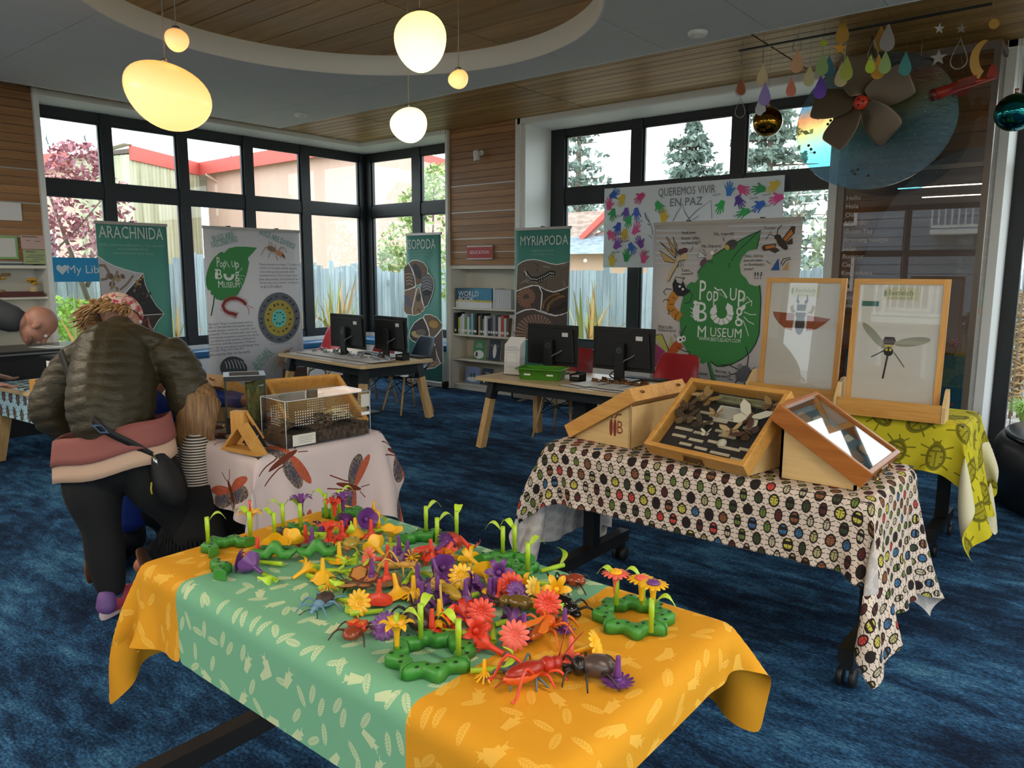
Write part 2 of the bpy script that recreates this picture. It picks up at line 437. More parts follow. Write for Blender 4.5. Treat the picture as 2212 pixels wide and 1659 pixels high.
# upper wall over the windows, up to the roof
struct(MB().box((-9.3, 3.02, 3.215), (-8.50, 7.9, 3.7)).box((-8.5, 7.06, 3.215), (-6.84, 7.9, 3.7)).box((-5.7, 7.1, 3.215), (-2.1, 7.9, 3.7)).box((-9.3, -5.3, ZC), (-8.6, 3.1, 3.7)).box((-6.9, 7.3, ZC), (-5.6, 7.9, 3.7)).box((-2.15, 7.3, ZC), (3.8, 7.9, 3.7)).box((3.7, -5.3, ZC), (3.8, 7.9, 3.7)).box((-9.3, -5.3, ZC), (3.8, -5.2, 3.7)).build('wall_upper', M['white']))
# window trims and reveals
t = MB()
t.box((-8.5, 3.02, 3.215), (-8.47, 7.06, ZC)); t.box((-8.5, 7.03, 3.215), (-6.83, 7.06, ZC)); t.box((-9.02, 2.98, 0), (-8.46, 3.03, ZC))
t.box((-6.86, 7.06, 0), (-6.82, 7.12, ZC)); t.box((-6.90, 7.1, 0), (-6.84, 7.6, 3.22))
struct(t.build('trim_1', M['white']))
t = MB(); t.box((-5.73, 7.07, 0), (-5.66, 7.12, ZC)); t.box((-5.7, 7.1, 0), (-5.60, 7.66, 3.22)); t.box((-5.7, 7.07, 3.205), (-2.1, 7.1, ZC)); t.box((-5.7, 7.1, 3.2), (-2.1, 7.66, 3.215))
t.box((-2.16, 7.07, 0), (-2.09, 7.66, ZC))
struct(t.build('trim_2', M['white']))
t = MB(); t.box((-.905, 7.06, 0), (-.84, 7.12, ZC)); t.box((-.90, 7.1, 0), (-.845, 7.62, ZC)); t.box((-.9, 7.06, 3.22), (3.6, 7.12, ZC)); t.box((-.9, 7.1, 3.2), (3.6, 7.62, 3.22))
struct(t.build('trim_3', M['white']))
# ---- windows
BA = M['black_al']
def window(n, axis, fixed, spans, zs, outer, d=.09, out=1, glass_off=.03):
    """spans: glass intervals along the wall, zs: glass intervals in height, outer: frame limits"""
    fr = MB(); a0, a1, z0, z1 = outer
    def bx(m, a, b, zl, zh, d0, d1):
        if axis == 'x': m.box((a, fixed+d0, zl), (b, fixed+d1, zh))
        else: m.box((fixed-d1, a, zl), (fixed-d0, b, zh))
    ea = [a0]+[q for s in spans for q in s]+[a1]
    ez = [z0]+[q for s in zs for q in s]+[z1]
    for i in range(0, len(ea), 2): bx(fr, ea[i], ea[i+1], z0, z1, 0, d)
    for i in range(0, len(ez), 2):
        for s in spans: bx(fr, s[0], s[1], ez[i], ez[i+1], .012, d-.005)
    w = struct(fr.build('window_%d' % n, BA))
    bd = MB()
    for s in spans:
        for q in zs:
            for a, b, zl, zh in ((s[0], s[0]+.022, q[0], q[1]), (s[1]-.022, s[1], q[0], q[1]), (s[0]+.022, s[1]-.022, q[0], q[0]+.022), (s[0]+.022, s[1]-.022, q[1]-.022, q[1])):
                bx(bd, a, b, zl, zh, .028, .06)
    bd.build('glazing_bead', M['dark_al'], w)
    for s in spans:
        for q in zs:
            g = MB(); bx(g, s[0], s[1], q[0], q[1], .04, .046); g.build('pane', M['glass'], w)
    return w
Z2 = [(.69, 2.31), (2.46, 3.11)]
window(1, 'y', -8.93, [(3.10, 3.79), (3.90, 4.655), (4.775, 5.525), (5.655, 6.385), (6.525, 7.40)], Z2, (3.02, 7.53, .6, 3.216))
window(2, 'x', 7.5, [(-8.82, -7.94), (-7.78, -6.96)], Z2, (-8.96, -6.86, .6, 3.216))
window(3, 'x', 7.6, [(-5.40, -4.49), (-4.35, -3.31), (-3.17, -2.27)], [(.69, 2.33), (2.5, 3.12)], (-5.60, -2.14, .6, 3.2))
window(4, 'x', -5.22, [(-7.1, -5.6), (-5.5, -4.0), (-3.9, -2.4), (-2.3, -.8), (-.7, .9), (1.0, 2.4)], [(.6, 1.9), (2.0, 2.9)], (-7.2, 2.5, .5, 3.0), d=-.08)
window(5, 'y', 3.72, [(-3.1, -1.1), (-1.0, 1.0), (1.1, 3.1), (3.2, 5.1)], [(.4, 2.2), (2.3, 2.9)], (-3.2, 5.2, .3, 3.0), d=-.08)  # side windows out of view, added to let more daylight in
# white wall and window seat below the sills
st = struct(MB().box((-9.0, 3.02, 0), (-8.93, 7.56, .6)).box((-8.96, 7.5, 0), (-6.86, 7.56, .6)).build('wall_under_window', M['white']))
struct(MB().box((-5.6, 7.6, 0), (-2.14, 7.66, .6)).box((-5.7, 7.12, 0), (-2.1, 7.6, .58)).build('wall_under_window_2', M['white']))
bench = thing('window_seat', 'long white window seat with blue cushions under the corner window', 'bench', (-8.8, 5.0, 0))
L = MB(); L.box((-.13, -1.97, .04), (.15, 2.0, .46)); L.box((.15, 2.05+.1, .04), (1.93, 2.49, .46)); L.box((-.13, 2.0, .04), (.15, 2.49, .46)); L.build('base', M['white'], bench)
MB().box((-.12, -1.97, 0), (.11, 2.49, .04)).box((.11, 2.22, 0), (1.9, 2.49, .04)).build('plinth', M['black'], bench)
cush = G('blue_vinyl', .35, lin('#1f5f8c')).m
for a, bb in ((-1.96, -.55), (-.53, .9), (.92, 2.44)):
    MB().box((-.12, a, .46), (.17, bb, .55)).build('cushion', cush, bench, bevel=.02)
MB().box((.18, 2.13, .46), (1.9, 2.47, .55)).build('cushion', cush, bench, bevel=.02)
# ---- glass door on the right
d = MB()
d.box((-.845, 7.6, 0), (-.73, 7.68, 3.14)); d.box((1.08, 7.6, 0), (1.2, 7.68, 3.14)); d.box((-.73, 7.6, 3.02), (1.08, 7.68, 3.14)); d.box((-.73, 7.6, 0), (1.08, 7.68, .1)); d.box((-.73, 7.6, 2.32), (1.08, 7.68, 2.44)); d.box((.12, 7.6, .1), (.24, 7.68, 3.02))
dr = struct(d.build('door_1', BA))
for a, bb in ((-.73, .12), (.24, 1.08)):
    for z0, z1 in ((.1, 2.32), (2.44, 3.02)):
        MB().box((a, 7.635, z0), (bb, 7.641, z1)).build('pane', M['glass'], dr)
MB().box((-.70, 7.596, .1), (-.69, 7.60, 2.3)).build('weather_strip', M['alu'], dr)
struct(MB().box((-8.5, 1.0, 0), (-8.47, 1.9, .09)).build('baseboard_left', M['white']))
# ---- lamps behind the camera (their lines show as reflections in the glass)
lampm = G('lamp_strip', .5, (.8,.8,.8), emit=(1, .86, .66), estr=40).m
for i, (x, y) in enumerate(((-5.6, -1.6), (-2.2, -1.6), (1.3, -1.6), (-5.6, .2), (1.3, .9), (1.9, 3.9), (-2.2, -3.6))):
    t = thing('linear_light', 'long slim ceiling light hanging behind the viewer, number %s from the left wall' % ('one two three four five six seven'.split()[i]), 'light', (x, y, 3.0), group='linear lights')
    MB().box((-1.2, -.05, .01), (1.2, .05, .06)).build('housing', M['white'], t)
    MB().box((-1.19, -.045, 0), (1.19, .045, .009)).build('diffuser', lampm, t)
    for q in (-.9, .9): MB().tube([(q, 0, .06), (q, 0, .2)], .004, 6).build('hanger', M['steel'], t)
# ================================================================ outside the windows
rnd = random.Random(11)
def stucco(name, c):
    g = G(name, .9); x, y, z = g.xyz('pos')
    n = g.noise(g.vec(x*.6, y*.6, z*.25), 1.0, 4, .6); s = g.noise(g.vec(x*3, y*3, z*.6), 1.0, 2)
    g.col(g.hsv(g.mix(g.smooth(n, .3, .75)*.5, c, tuple(q*.8 for q in c)), .5, 1, s*.2+.9)); return g.m
g = G('garden_ground', .95); x, y, z = g.xyz('pos')
g.col(g.ramp(g.noise(g.vec(x*3, y*3), 1.0, 5, .7), [(.35, lin('#6d6a52')), (.5, lin('#9a8f78')), (.65, lin('#8c9a5c'))])); gm = g.m
gr = MB().box((-60, -4, -.12), (-9.1, 60, -.02)).box((-9.1, 7.75, -.12), (40, 60, -.02)).box((-60, -60, -.12), (40, -5.4, -.02)).box((3.85, -5.4, -.12), (40, 7.75, -.02)); struct(gr.build('ground', gm))
# ---- pink apartment block
pink = stucco('pink_stucco', lin('#cfae9f')); red = flat('#c2594f', .6); eave = flat('#8d8078', .8)
corr = G('corrugated_fibreglass', .6); x, y, z = corr.xyz('pos')
n = corr.noise(corr.vec(x*2.5, y*2.5, z*.2), 1.0, 4, .65)
corr.col(corr.ramp(n, [(.3, lin('#8f8f74')), (.5, lin('#b3b397')), (.7, lin('#c9c9b2'))])); corr = corr.m
bl = thing('apartment_building', 'pink stucco apartment block with red roof edge beyond the garden fence', 'building', (-20, 12, 0))
BO = Vector((20, -12, 0))
def bq(name, m, p, q, z0, z1, th=.25, side=1):
    p = Vector((*p, 0))+BO; q = Vector((*q, 0))+BO; d = (q-p).normalized(); nn = Vector((d.y, -d.x, 0))*side
    o = MB(); o.prism([(0, z0), ((q-p).length, z0), ((q-p).length, z1), (0, z1)], th, o=p-nn*th*0, X=d, Y=(0,0,1)); return o.build(name, m, bl)
pts = [(-31, 8.5), (-22.3, 10.2), (-24.1, 13.26), (-15.9, 13.1), (-17.8, 20)]
bq('wall', pink, (-31, 9.0), (-23.2, 10.5), 0, 4.7)
# corrugated stair tower: one rippled sheet on each face
def rippled(p, q, z0, z1):
    p = Vector((*p, 0))+BO; q = Vector((*q, 0))+BO; d = (q-p).normalized(); nn = Vector((d.y, -d.x, 0)); L = (q-p).length
    k = int(L/.06); P = [[p+d*(L*i/k)+nn*(.025*math.sin(i*2.1))+Vector((0,0,z)) for z in (z0, z1)] for i in range(k+1)]
    MB().grid(P).build('corrugated_sheet', corr, bl)
rippled((-24.6, 9.6), (-22.3, 10.2), 0, 4.75); rippled((-22.3, 10.2), (-24.1, 13.26), 0, 4.65)
bq('wall', pink, (-24.0, 13.7), (-16.2, 13.55), 0, 4.75); bq('wall', pink, (-16.2, 13.55), (-18.1, 20.4), 0, 4.75)
for a, b2 in ((pts[0], (-24.9, 9.6)), (pts[1], pts[2]), (pts[2], pts[3]), (pts[3], pts[4])): bq('fascia', red, a, b2, 4.6, 5.0, .06)
o = MB(); o.prism([(p[0]+20, p[1]-12) for p in [(-31, 8.6), (-22.4, 10.3), (-24.1, 13.3), (-15.95, 13.15), (-17.9, 20), (-31, 20)]], .12, o=(0, 0, 4.82)); o.build('roof', eave, bl)
o = MB(); o.beam(Vector((-25.1, 9.5, 4.72))+BO, Vector((-22.2, 10.15, 5.04))+BO, .3, .05); o.build('shed_roof', flat('#c4c4c0', .6), bl)
pane_b = glass_mat('far_window_pane', (.25, .42, .48), 1.0); curt = flat('#8fb0b8', .7); wfr = flat('#dfe6e6', .5)
def bwin(c, d, w_, h):
    d = Vector((*d, 0)).normalized(); nn = Vector((d.y, -d.x, 0)); c = Vector(c)+BO
    f = MB(); f.ring([(-w_/2, -h/2), (w_/2, -h/2), (w_/2, h/2), (-w_/2, h/2)], [(-w_/2+.06, -h/2+.06), (w_/2-.06, -h/2+.06), (w_/2-.06, h/2-.06), (-w_/2+.06, h/2-.06)], .1, o=c, X=d, Y=(0,0,1))
    f.prism([(-.03, -h/2), (.03, -h/2), (.03, h/2), (-.03, h/2)], .1, o=c, X=d, Y=(0,0,1)); fo = f.build('window', wfr, bl)
    m = MB(); m.prism([(-w_/2+.05, -h/2+.05), (w_/2-.05, -h/2+.05), (w_/2-.05, h/2-.05), (-w_/2+.05, h/2-.05)], .02, o=c+nn*.03, X=d, Y=(0,0,1)); m.build('pane', pane_b, fo)
    k = MB()
    P = [[c+d*(-w_/2+.06+(w_-.12)*i/24)+nn*(.0+.012*math.sin(i*1.7))+Vector((0,0,z)) for z in (-h/2+.06, h/2-.06)] for i in range(25)]
    k.grid(P).build('curtain', curt, fo)
bwin((-20.15, 13.50, 4.10), (1, -.02), 1.0, .85); bwin((-22.75, 13.56, 4.22), (1, -.02), 1.25, .85)
bwin((-22.6, 13.56, 1.9), (1, -.02), 1.5, 1.0); bwin((-16.93, 15.55, 3.98), (-.27, 1), 1.45, .72); bwin((-22.9, 11.1, 2.3), (-.5, .86), .7, .5)
bwin((-27.0, 9.55, 2.2), (1, .19), 1.4, 1.0)
o = MB(); o.tube([Vector((-23.6, 13.2, 4.6))+BO, Vector((-23.3, 13.55, 4.3))+BO, Vector((-23.3, 13.6, 0))+BO], .05, 6); o.build('downpipe', pink, bl)
def dish(x, y, z, r, lab):
    t = thing('outside_satellite_dish', lab, 'antenna', (x, y, 5.02)); h = z-5.02
    m = MB(); m.lathe([(0.001, 0), (r*.5, .04*r), (r*.85, .14*r), (r, .22*r), (r*.98, .25*r), (r*.5, .08*r), (.001, .05*r)], 18, c=(0, 0, h), axis=(.75, -.35, .45), sx=.85); m.build('reflector', flat('#b9c6cc', .5), t)
    MB().tube([(0, 0, .0), (0, 0, h*.5), (-.1, .03, h)], .035, 6).build('mast', M['steel'], t)
    MB().tube([(0, 0, h-r*.7), (r*.9, -r*.5, h-.1), (r*1.0, -r*.5, h)], .02, 6).build('feed_arm', M['steel'], t)
dish(-25.55, 10.4, 5.62, .34, 'pale satellite dish standing whole against the sky on the red-edged roof')
dish(-28.3, 10.35, 5.85, .48, 'satellite dish cut by the white window trim at the left')
dish(-22.4, 13.4, 5.12, .12, 'tiny grey dish at the inner corner of the red roof edge')
# ---- board fence
fm = G('weathered_fence_board', .9); x, y, z = fm.xyz('pos'); r = fm.objrand()
n = fm.noise(fm.vec(x*14, y*14, z*.9+r*20), 1.0, 4, .65)
fm.col(fm.hsv(fm.ramp(n, [(.3, lin('#7d8b93')), (.55, lin('#a3b1b8')), (.75, lin('#b9c4c8'))]), .5, 1, r*.35+.82)); fm = fm.m
fe = thing('board_fence', 'weathered grey board fence with uneven tops round the garden', 'fence', (-12, 10.6, 0))
tops = [0, .05, .02, .09, .0, -.06, .04, .1, -.03, .06]
y = 2.2; i = 0
while y < 10.6:
    h = 1.62+rnd.choice(tops)+(.1 if 6.0 < y < 7.6 else 0)
    MB().box((-.012, y-10.6, -.02), (.012, y-10.6+.125, h)).build('board', fm, fe); y += .133; i += 1
x = -11.9
while x < 1.6:
    MB().box((x+12, -.012, -.02), (x+12.125, .012, 1.5+rnd.choice(tops))).build('board', fm, fe); x += .133
rl = MB()
for z in (.35, 1.25): rl.box((-.06, -8.4, z), (-.02, 0, z+.09)); rl.box((0, .02, z), (13.6, .06, z+.09))
rl.build('rail', fm, fe)
# ---- flax clumps, each blade its own leaf
fl = G('flax_blade', .5); x, y, z = fl.xyz('obj'); r = fl.objrand()
fl.col(fl.hsv(fl.mix(fl.smooth(r, .1, .9), lin('#8f9b4e'), lin('#d0a067')), .5, 1, r*.3+.9)); fl = fl.m
def blade_mesh(k):
    L = (1.0, .85, 1.15)[k]; m = MB(); P = []
    for i in range(7):
        t = i/6; wd = .035*(1-t**2.2)+.003; xx = (.28, .5, .12)[k]*t*t; zz = L*t*(1-(.1, .25, .02)[k]*t)
        P.append([(xx, -wd, zz+.012), (xx-.008, 0, zz), (xx, wd, zz+.012)])
    return m.grid(P).mesh('blade', fl)
BL = [blade_mesh(k) for k in range(3)]
def flax(x, y, n, h, lab):
    t = thing('flax_plant', lab, 'plant', (x, y, -.02), group=None)
    for i in range(n):
        instance(BL[i % 3], 'leaf', t, (rnd.uniform(-.12, .12), rnd.uniform(-.12, .12), 0), (rnd.uniform(-.12, .12), rnd.uniform(-.1, .25), rnd.uniform(0, 6.28)), (1, 1, h*rnd.uniform(.75, 1.1)))
flax(-10.6, 8.15, 30, 1.25, 'tall flax clump outside behind the two monitors')
flax(-10.4, 7.35, 22, .95, 'flax clump outside between the white bug banner and the red chair')
flax(-10.5, 9.1, 18, .7, 'low flax clump beyond the corner mullion')
flax(-10.5, 5.15, 22, 1.0, 'flax clump between the two large standing banners, seen through the low pane')
flax(-10.3, 4.0, 26, 1.1, 'flax clump under the blue library sticker, behind the capped woman')
flax(-5.85, 8.9, 34, 1.25, 'big flax clump outside right of the tall millipede banner')
flax(-5.1, 9.0, 16, .75, 'short flax clump behind the large leaf banner')
# ---- shrubs and trees
def leaf_cloud(n, fn, size, seed):
    q = np.random.RandomState(seed); c = np.array([fn(q) for _ in range(n)])
    a = q.normal(size=(n, 3)); a /= np.linalg.norm(a, axis=1)[:, None]; b = np.cross(a, q.normal(size=(n, 3))); b /= np.linalg.norm(b, axis=1)[:, None]
    s = size*q.uniform(.6, 1.3, (n, 1))
    v = np.stack([c-a*s, c+b*s*.5, c+a*s, c-b*s*.5], 1).reshape(-1, 3)
    m = MB(); m.v = [tuple(p) for p in v]; m.f = [(4*i, 4*i+1, 4*i+2, 4*i+3) for i in range(n)]; m.m = [0]*n; m.sm = [False]*n
    return m
def leafm(name, a, b, tr=.35):
    g = G(name, .6); x, y, z = g.xyz('pos'); n = g.noise(g.vec(x*4, y*4, z*4), 1.0, 3, .7)
    g.col(g.ramp(n, [(.35, a), (.65, b)])); g.p.inputs['Subsurface Weight'].default_value = 0
    return g.m
def ell(cx, cy, cz, rx, ry, rz, hollow=.5):
    def f(q):
        d = q.normal(size=3); d /= np.linalg.norm(d); r = q.uniform(hollow, 1)**.6
        return (cx+d[0]*rx*r, cy+d[1]*ry*r, cz+d[2]*rz*r)
    return f
def multi(L): return lambda q: L[q.randint(len(L))](q)
bark = flat('#6f6358', .9)
def tree(name, lab, x, y, blobs, n, size, mat, trunk, seed, cat='tree'):
    t = thing(name, lab, cat, (x, y, -.02))
    leaf_cloud(n, multi([ell(*b) for b in blobs]), size, seed).build('crown', mat, t, kind='stuff')
    m = MB()
    for pp, rr in trunk: m.tube(pp, rr, 6)
    m.build('trunk', bark, t)
plum = leafm('plum_leaf', lin('#8e4a55'), lin('#b98088')); green = leafm('shrub_leaf', lin('#7d9a55'), lin('#b5c77c')); lime = leafm('lime_leaf', lin('#7fae3f'), lin('#b6d860'))
tree('red_leaf_tree', 'purple-red leafed tree outside above the blue library sticker', -11.4, 4.4, [(0, -.5, 2.5, .5, .45, .5), (0, .3, 2.4, .5, .5, .6), (.1, -.2, 1.9, .5, .6, .4), (0, .1, 3.0, .3, .4, .3)], 1500, .05, plum,
     [([(0, .4, 0), (0, .0, 1.5), (0, -.3, 2.6)], [.05, .035, .015]), ([(0, .1, 1.3), (0, .5, 2.2), (0, .65, 2.8)], [.03, .02, .01]), ([(.1, -.6, 1.5), (.1, 0, 2.1), (.1, .5, 2.7)], [.014, .012, .008])], 3)
tree('garden_shrub', 'bright green low shrub outside beneath the blue library sticker', -11.2, 3.9, [(0, 0, .9, .4, .5, .35), (0, .5, .8, .4, .4, .35)], 900, .05, lime, [([(0, 0, 0), (0, 0, .8)], .02)], 4, 'shrub')
tree('garden_tree', 'leafy green young tree outside left of the wood pillar', -9.9, 9.4, [(-.2, 0, 2.0, .55, .5, .45), (.45, 0, 2.2, .5, .5, .6), (.0, 0, 2.65, .35, .3, .35), (.5, .1, 3.0, .25, .3, .4), (-.5, 0, 1.75, .3, .4, .25), (.6, 0, 1.5, .5, .4, .5)], 2300, .05, green,
     [([(.1, 0, 0), (.1, 0, 1.2), (-.1, 0, 2.4)], [.045, .03, .012]), ([(.1, 0, 1.0), (.45, 0, 1.9), (.5, 0, 3.1)], [.03, .02, .01]), ([(.1, 0, 1.2), (.0, 0, 2.0), (.0, 0, 2.9)], [.02, .015, .008])], 5)
con = leafm('conifer_needles', lin('#5b7068'), lin('#87968a'))
def conifer(lab, x, y, z0, z1, R, n, seed, top=0):
    t = thing('conifer_tree', lab, 'tree', (x, y, -.02)); q = np.random.RandomState(seed); C_ = []
    H_ = z1-z0
    for _ in range(n):
        tt = q.uniform(0, 1)**1.2; lay = math.floor(tt*11)/11+.03*q.rand()
        r = R*(1-lay)**.85*(q.uniform(.1, 1)**.6)*(.75+.5*((math.sin(lay*47)+1)/2)); a = q.uniform(0, 6.28); r *= .75+.35*math.sin(a*3+lay*20)
        C_.append((r*math.cos(a), r*math.sin(a), z0+H_*lay-.06*r+q.normal()*.1))
    it = iter(C_); leaf_cloud(n, lambda q: next(it), .17 if H_ > 5 else .12, seed).build('crown', con, t, kind='stuff')
    m = MB(); m.tube([(0, 0, 0), (0, 0, z1)], [.3, .03], 8)
    for k in range(34):
        lz = .02+.95*k/34; a = k*2.4; rr = R*(1-lz)**.85*.9; m.tube([(0, 0, z0+H_*lz), (rr*math.cos(a), rr*math.sin(a), z0+H_*lz-.03*rr)], [.05, .01], 4)
    m.build('trunk', bark, t)
conifer('tall pointed conifer centred in the middle upper pane', -14.8, 30, 1.5, 8.0, 3.6, 5200, 21)
conifer('broad conifer behind the gold hanging ball', -10.7, 28, .5, 8.6, 4.2, 5600, 22)
conifer('small distant conifer at the left edge of the far window', -24.3, 36, 2, 7.1, 2.6, 1300, 23)
conifer('smallest distant conifer right of the other small one', -22.6, 36, 2, 6.7, 1.5, 700, 24)
conifer('conifer showing dimly over the pink block at the wood pillar', -20.5, 30, 3, 10.3, 2.4, 1500, 25)
tree('garden_tree', 'dull green shrub outside between the leaf banner and the clear case', -2.9, 11.5, [(0, 0, 1.9, .9, .6, .8), (.6, 0, 2.6, .6, .5, .6)], 1800, .06, leafm('dull_leaf', lin('#71805f'), lin('#a0a884')), [([(0, 0, 0), (0, 0, 2)], .04)], 8)
tree('garden_tree', 'grey-green trees seen through the upper glass of the right door', 0.3, 12.5, [(-.5, 0, 2.6, .9, .6, 1.0), (.8, 0, 2.3, .9, .6, .9)], 1500, .08, con, [([(0, 0, 0), (0, 0, 2.4)], .06)], 9)
# ---- house with a red gable edge
hs = thing('garden_house', 'low shingled house with red gable trim beyond the fence', 'house', (-10, 15.2, 0))
shg = G('roof_shingle', .9); x, y, z = shg.xyz('pos'); n = shg.noise(shg.vec(x*4, y*4, z*16), 1.0, 3, .6)
shg.col(shg.ramp(n, [(.35, lin('#a08a80')), (.65, lin('#cdb4a6'))])); shg = shg.m
gsh = G('grey_shingle', .9); x, y, z = gsh.xyz('pos'); n = gsh.noise(gsh.vec(x*4, y*4, z*16), 1.0, 3, .6)
gsh.col(gsh.ramp(n, [(.35, lin('#6f7a84')), (.65, lin('#929ca4'))])); gsh = gsh.m
o = MB(); o.add([(-4, .5, 2.0), (-.38, .5, 2.2), (.25, .5, 2.98), (-4, .5, 2.95), (.25, 5, 2.98), (-4, 5, 2.95)], [(0, 1, 2, 3), (3, 2, 4, 5)]); o.add([(-.42, .55, 2.4), (1.6, .55, 2.4), (1.2, 1.6, 2.78), (.2, 1.6, 2.78)], [(0, 1, 2, 3)]); o.build('roof', shg, hs)
o = MB(); o.add([(-2.5, -.4, 1.93), (3.5, -.4, 1.93), (3.5, .6, 2.42), (-2.5, .6, 2.42)], [(0, 1, 2, 3)]); o.build('porch_roof', gsh, hs)
o = MB(); o.beam((-.55, .4, 2.32), (.2, .4, 2.92), .08, .13); o.beam((.2, .4, 2.92), (.52, .4, 2.66), .08, .13); o.build('gable_trim', red, hs)
MB().box((-2.5, .0, 0), (3.4, 3, 1.95)).build('wall', flat('#c9a78e', .8), hs)
m = MB()
for i in range(7): m.ball((-1.5+i*.55, -.45, 1.8-.03*(i % 2)), .045, 8, 5)
m.build('string_lights', flat('#f2efe6', .4), hs)
# ---- patio, woven post and grass by the glass door
pv = flat('#b3a9a6', .9); pa = MB().box((-1.6, 7.75, -.03), (3.6, 12.0, -.015)); pat = struct(pa.build('patio', flat('#7d7672', .9)))
PVM = MB().box((0, 0, 0), (.385, .185, .02)).mesh('paver', pv)
for j in range(14):
    for i in range(7): instance(PVM, 'paver', pat, (-1.55+i*.4+(.2 if j % 2 else 0), 7.8+j*.2, -.018))
wt = thing('woven_post', 'woven willow post standing outside beside the glass door', 'garden post', (-.93, 9.5, -.02))
wm = MB()
for k in range(46):
    z = .18+k*.025; ph = rnd.uniform(0, 6.28); rr = .13+.03*math.sin(k*1.3)
    wm.tube([(rr*math.cos(ph+a*.6), rr*math.sin(ph+a*.6), z+.04*math.sin(a*1.3+k)) for a in range(9)], .011, 5)
wm.build('wicker', flat('#a8875c', .8), wt)
for k in range(6): MB().tube([(.12*math.cos(k*1.05), .12*math.sin(k*1.05), 0), (.1*math.cos(k*1.05), .1*math.sin(k*1.05), 1.36)], .012, 5).build('stake', flat('#8d6f4a', .8), wt)
def tuft(x, y, n, h, lab, c='#8fae55'):
    t = thing('grass_tuft', lab, 'grass', (x, y, -.02)); m = MB()
    for i in range(n):
        a = rnd.uniform(0, 6.28); l = rnd.uniform(.6, 1)*h; s = rnd.uniform(.2, .8)*h
        m.tube([(0, 0, 0), (s*.3*math.cos(a), s*.3*math.sin(a), l*.7), (s*math.cos(a), s*math.sin(a), l*rnd.uniform(.5, .95))], [.006, .005, .001], 3)
    m.build('leaves', flat(c, .7), t, kind='stuff')
tuft(-.72, 9.1, 160, .35, 'pale green grass tuft at the foot of the woven post')
tuft(-.2, 10.2, 120, .4, 'grass clump behind the patio outside the door', '#7d9a5a')
tw = MB()
for k in range(60):
    a = rnd.uniform(0, 6.28); tw.tube([(-2.5+rnd.uniform(-.35, .35), 9.6+rnd.uniform(-.2, .2), .6+rnd.uniform(0, .55)) for _ in range(3)], .008, 4)
tw.build('twigs', flat('#a59a88', .8)); tag(bpy.context.scene.objects['twigs'], 'heap of grey twigs outside right of the leaf banner', 'twigs', kind='stuff')
# ---- the houses behind the viewer, mirrored in the clear case
nb = thing('neighbour_house', 'blue-grey clapboard house with white balcony, mirrored in the clear case', 'house', (-1, -14, 0))
bd = flat('#8f9aa8', .8)
m = MB().box((-10, -4, 0), (10, -.2, 7)); m.build('wall', bd, nb)
for k in range(22): MB().box((-10, -.2, k*.3), (10, -.17, k*.3+.27)).build('siding', bd, nb)
rm = MB()
for zz in (2.9, 3.75): rm.box((-4, .75, zz), (6, .82, zz+.08))
for i in range(56): rm.box((-4+i*.18, .76, 2.95), (-3.96+i*.18, .81, 3.8))
rm.build('balcony_rail', M['white'], nb)
MB().box((-4, -.2, 2.7), (6, .9, 2.85)).build('balcony_floor', M['white'], nb)
for xx in (-7, -1.5, 3.5):
    for zz in (1.0, 3.2):
        f = MB(); f.ring([(xx-.6, zz-.1), (xx+.6, zz-.1), (xx+.6, zz+1.3), (xx-.6, zz+1.3)], [(xx-.5, zz), (xx+.5, zz), (xx+.5, zz+1.2), (xx-.5, zz+1.2)], -.08, o=(0, -.12, 0), X=(1,0,0), Y=(0,0,1)); fo = f.build('window', M['white'], nb)
        MB().box((xx-.5, -.16, zz), (xx+.5, -.15, zz+1.2)).build('pane', pane_b, fo)
# ================================================================ what is printed on the banners and the window paper
ART = {}
class Sheet:
    """a printed sheet: drawing units of the artwork become metres on the sheet's own plane"""
    def __init__(s, n, h): s.n = n; s.h = h; ART[n] = []
    def c(s, p):
        x, y = p[0]/1000, p[1]/1000; h = s.h; w = h[6]*x+h[7]*y+1
        return ((h[0]*x+h[1]*y+h[2])/w, (h[3]*x+h[4]*y+h[5])/w)
    def poly(s, name, col, pts): ART[s.n].append(('p', name, col, [s.c(p) for p in pts]))
    def line(s, name, col, pts, w): ART[s.n].append(('l', name, col, [s.c(p) for p in pts], abs(s.c((pts[0][0]+w, pts[0][1]))[0]-s.c(pts[0])[0])))
    def ell(s, name, col, c, rx, ry, rot=0, n=18):
        a = math.radians(rot); k = [2*PI*i/n for i in range(n)]
        s.poly(name, col, [(c[0]+rx*math.cos(t)*math.cos(a)-ry*math.sin(t)*math.sin(a), c[1]+rx*math.cos(t)*math.sin(a)+ry*math.sin(t)*math.cos(a)) for t in k])
    def text(s, name, col, body, c, w, h, rot=0):
        q = s.c(c); a = s.c((c[0]+w, c[1])); b = s.c((c[0], c[1]+h)); ART[s.n].append(('t', name, col, body, q, abs(a[0]-q[0]), abs(b[1]-q[1]), rot))
W='#f2f2f0';K='#1c1c20'
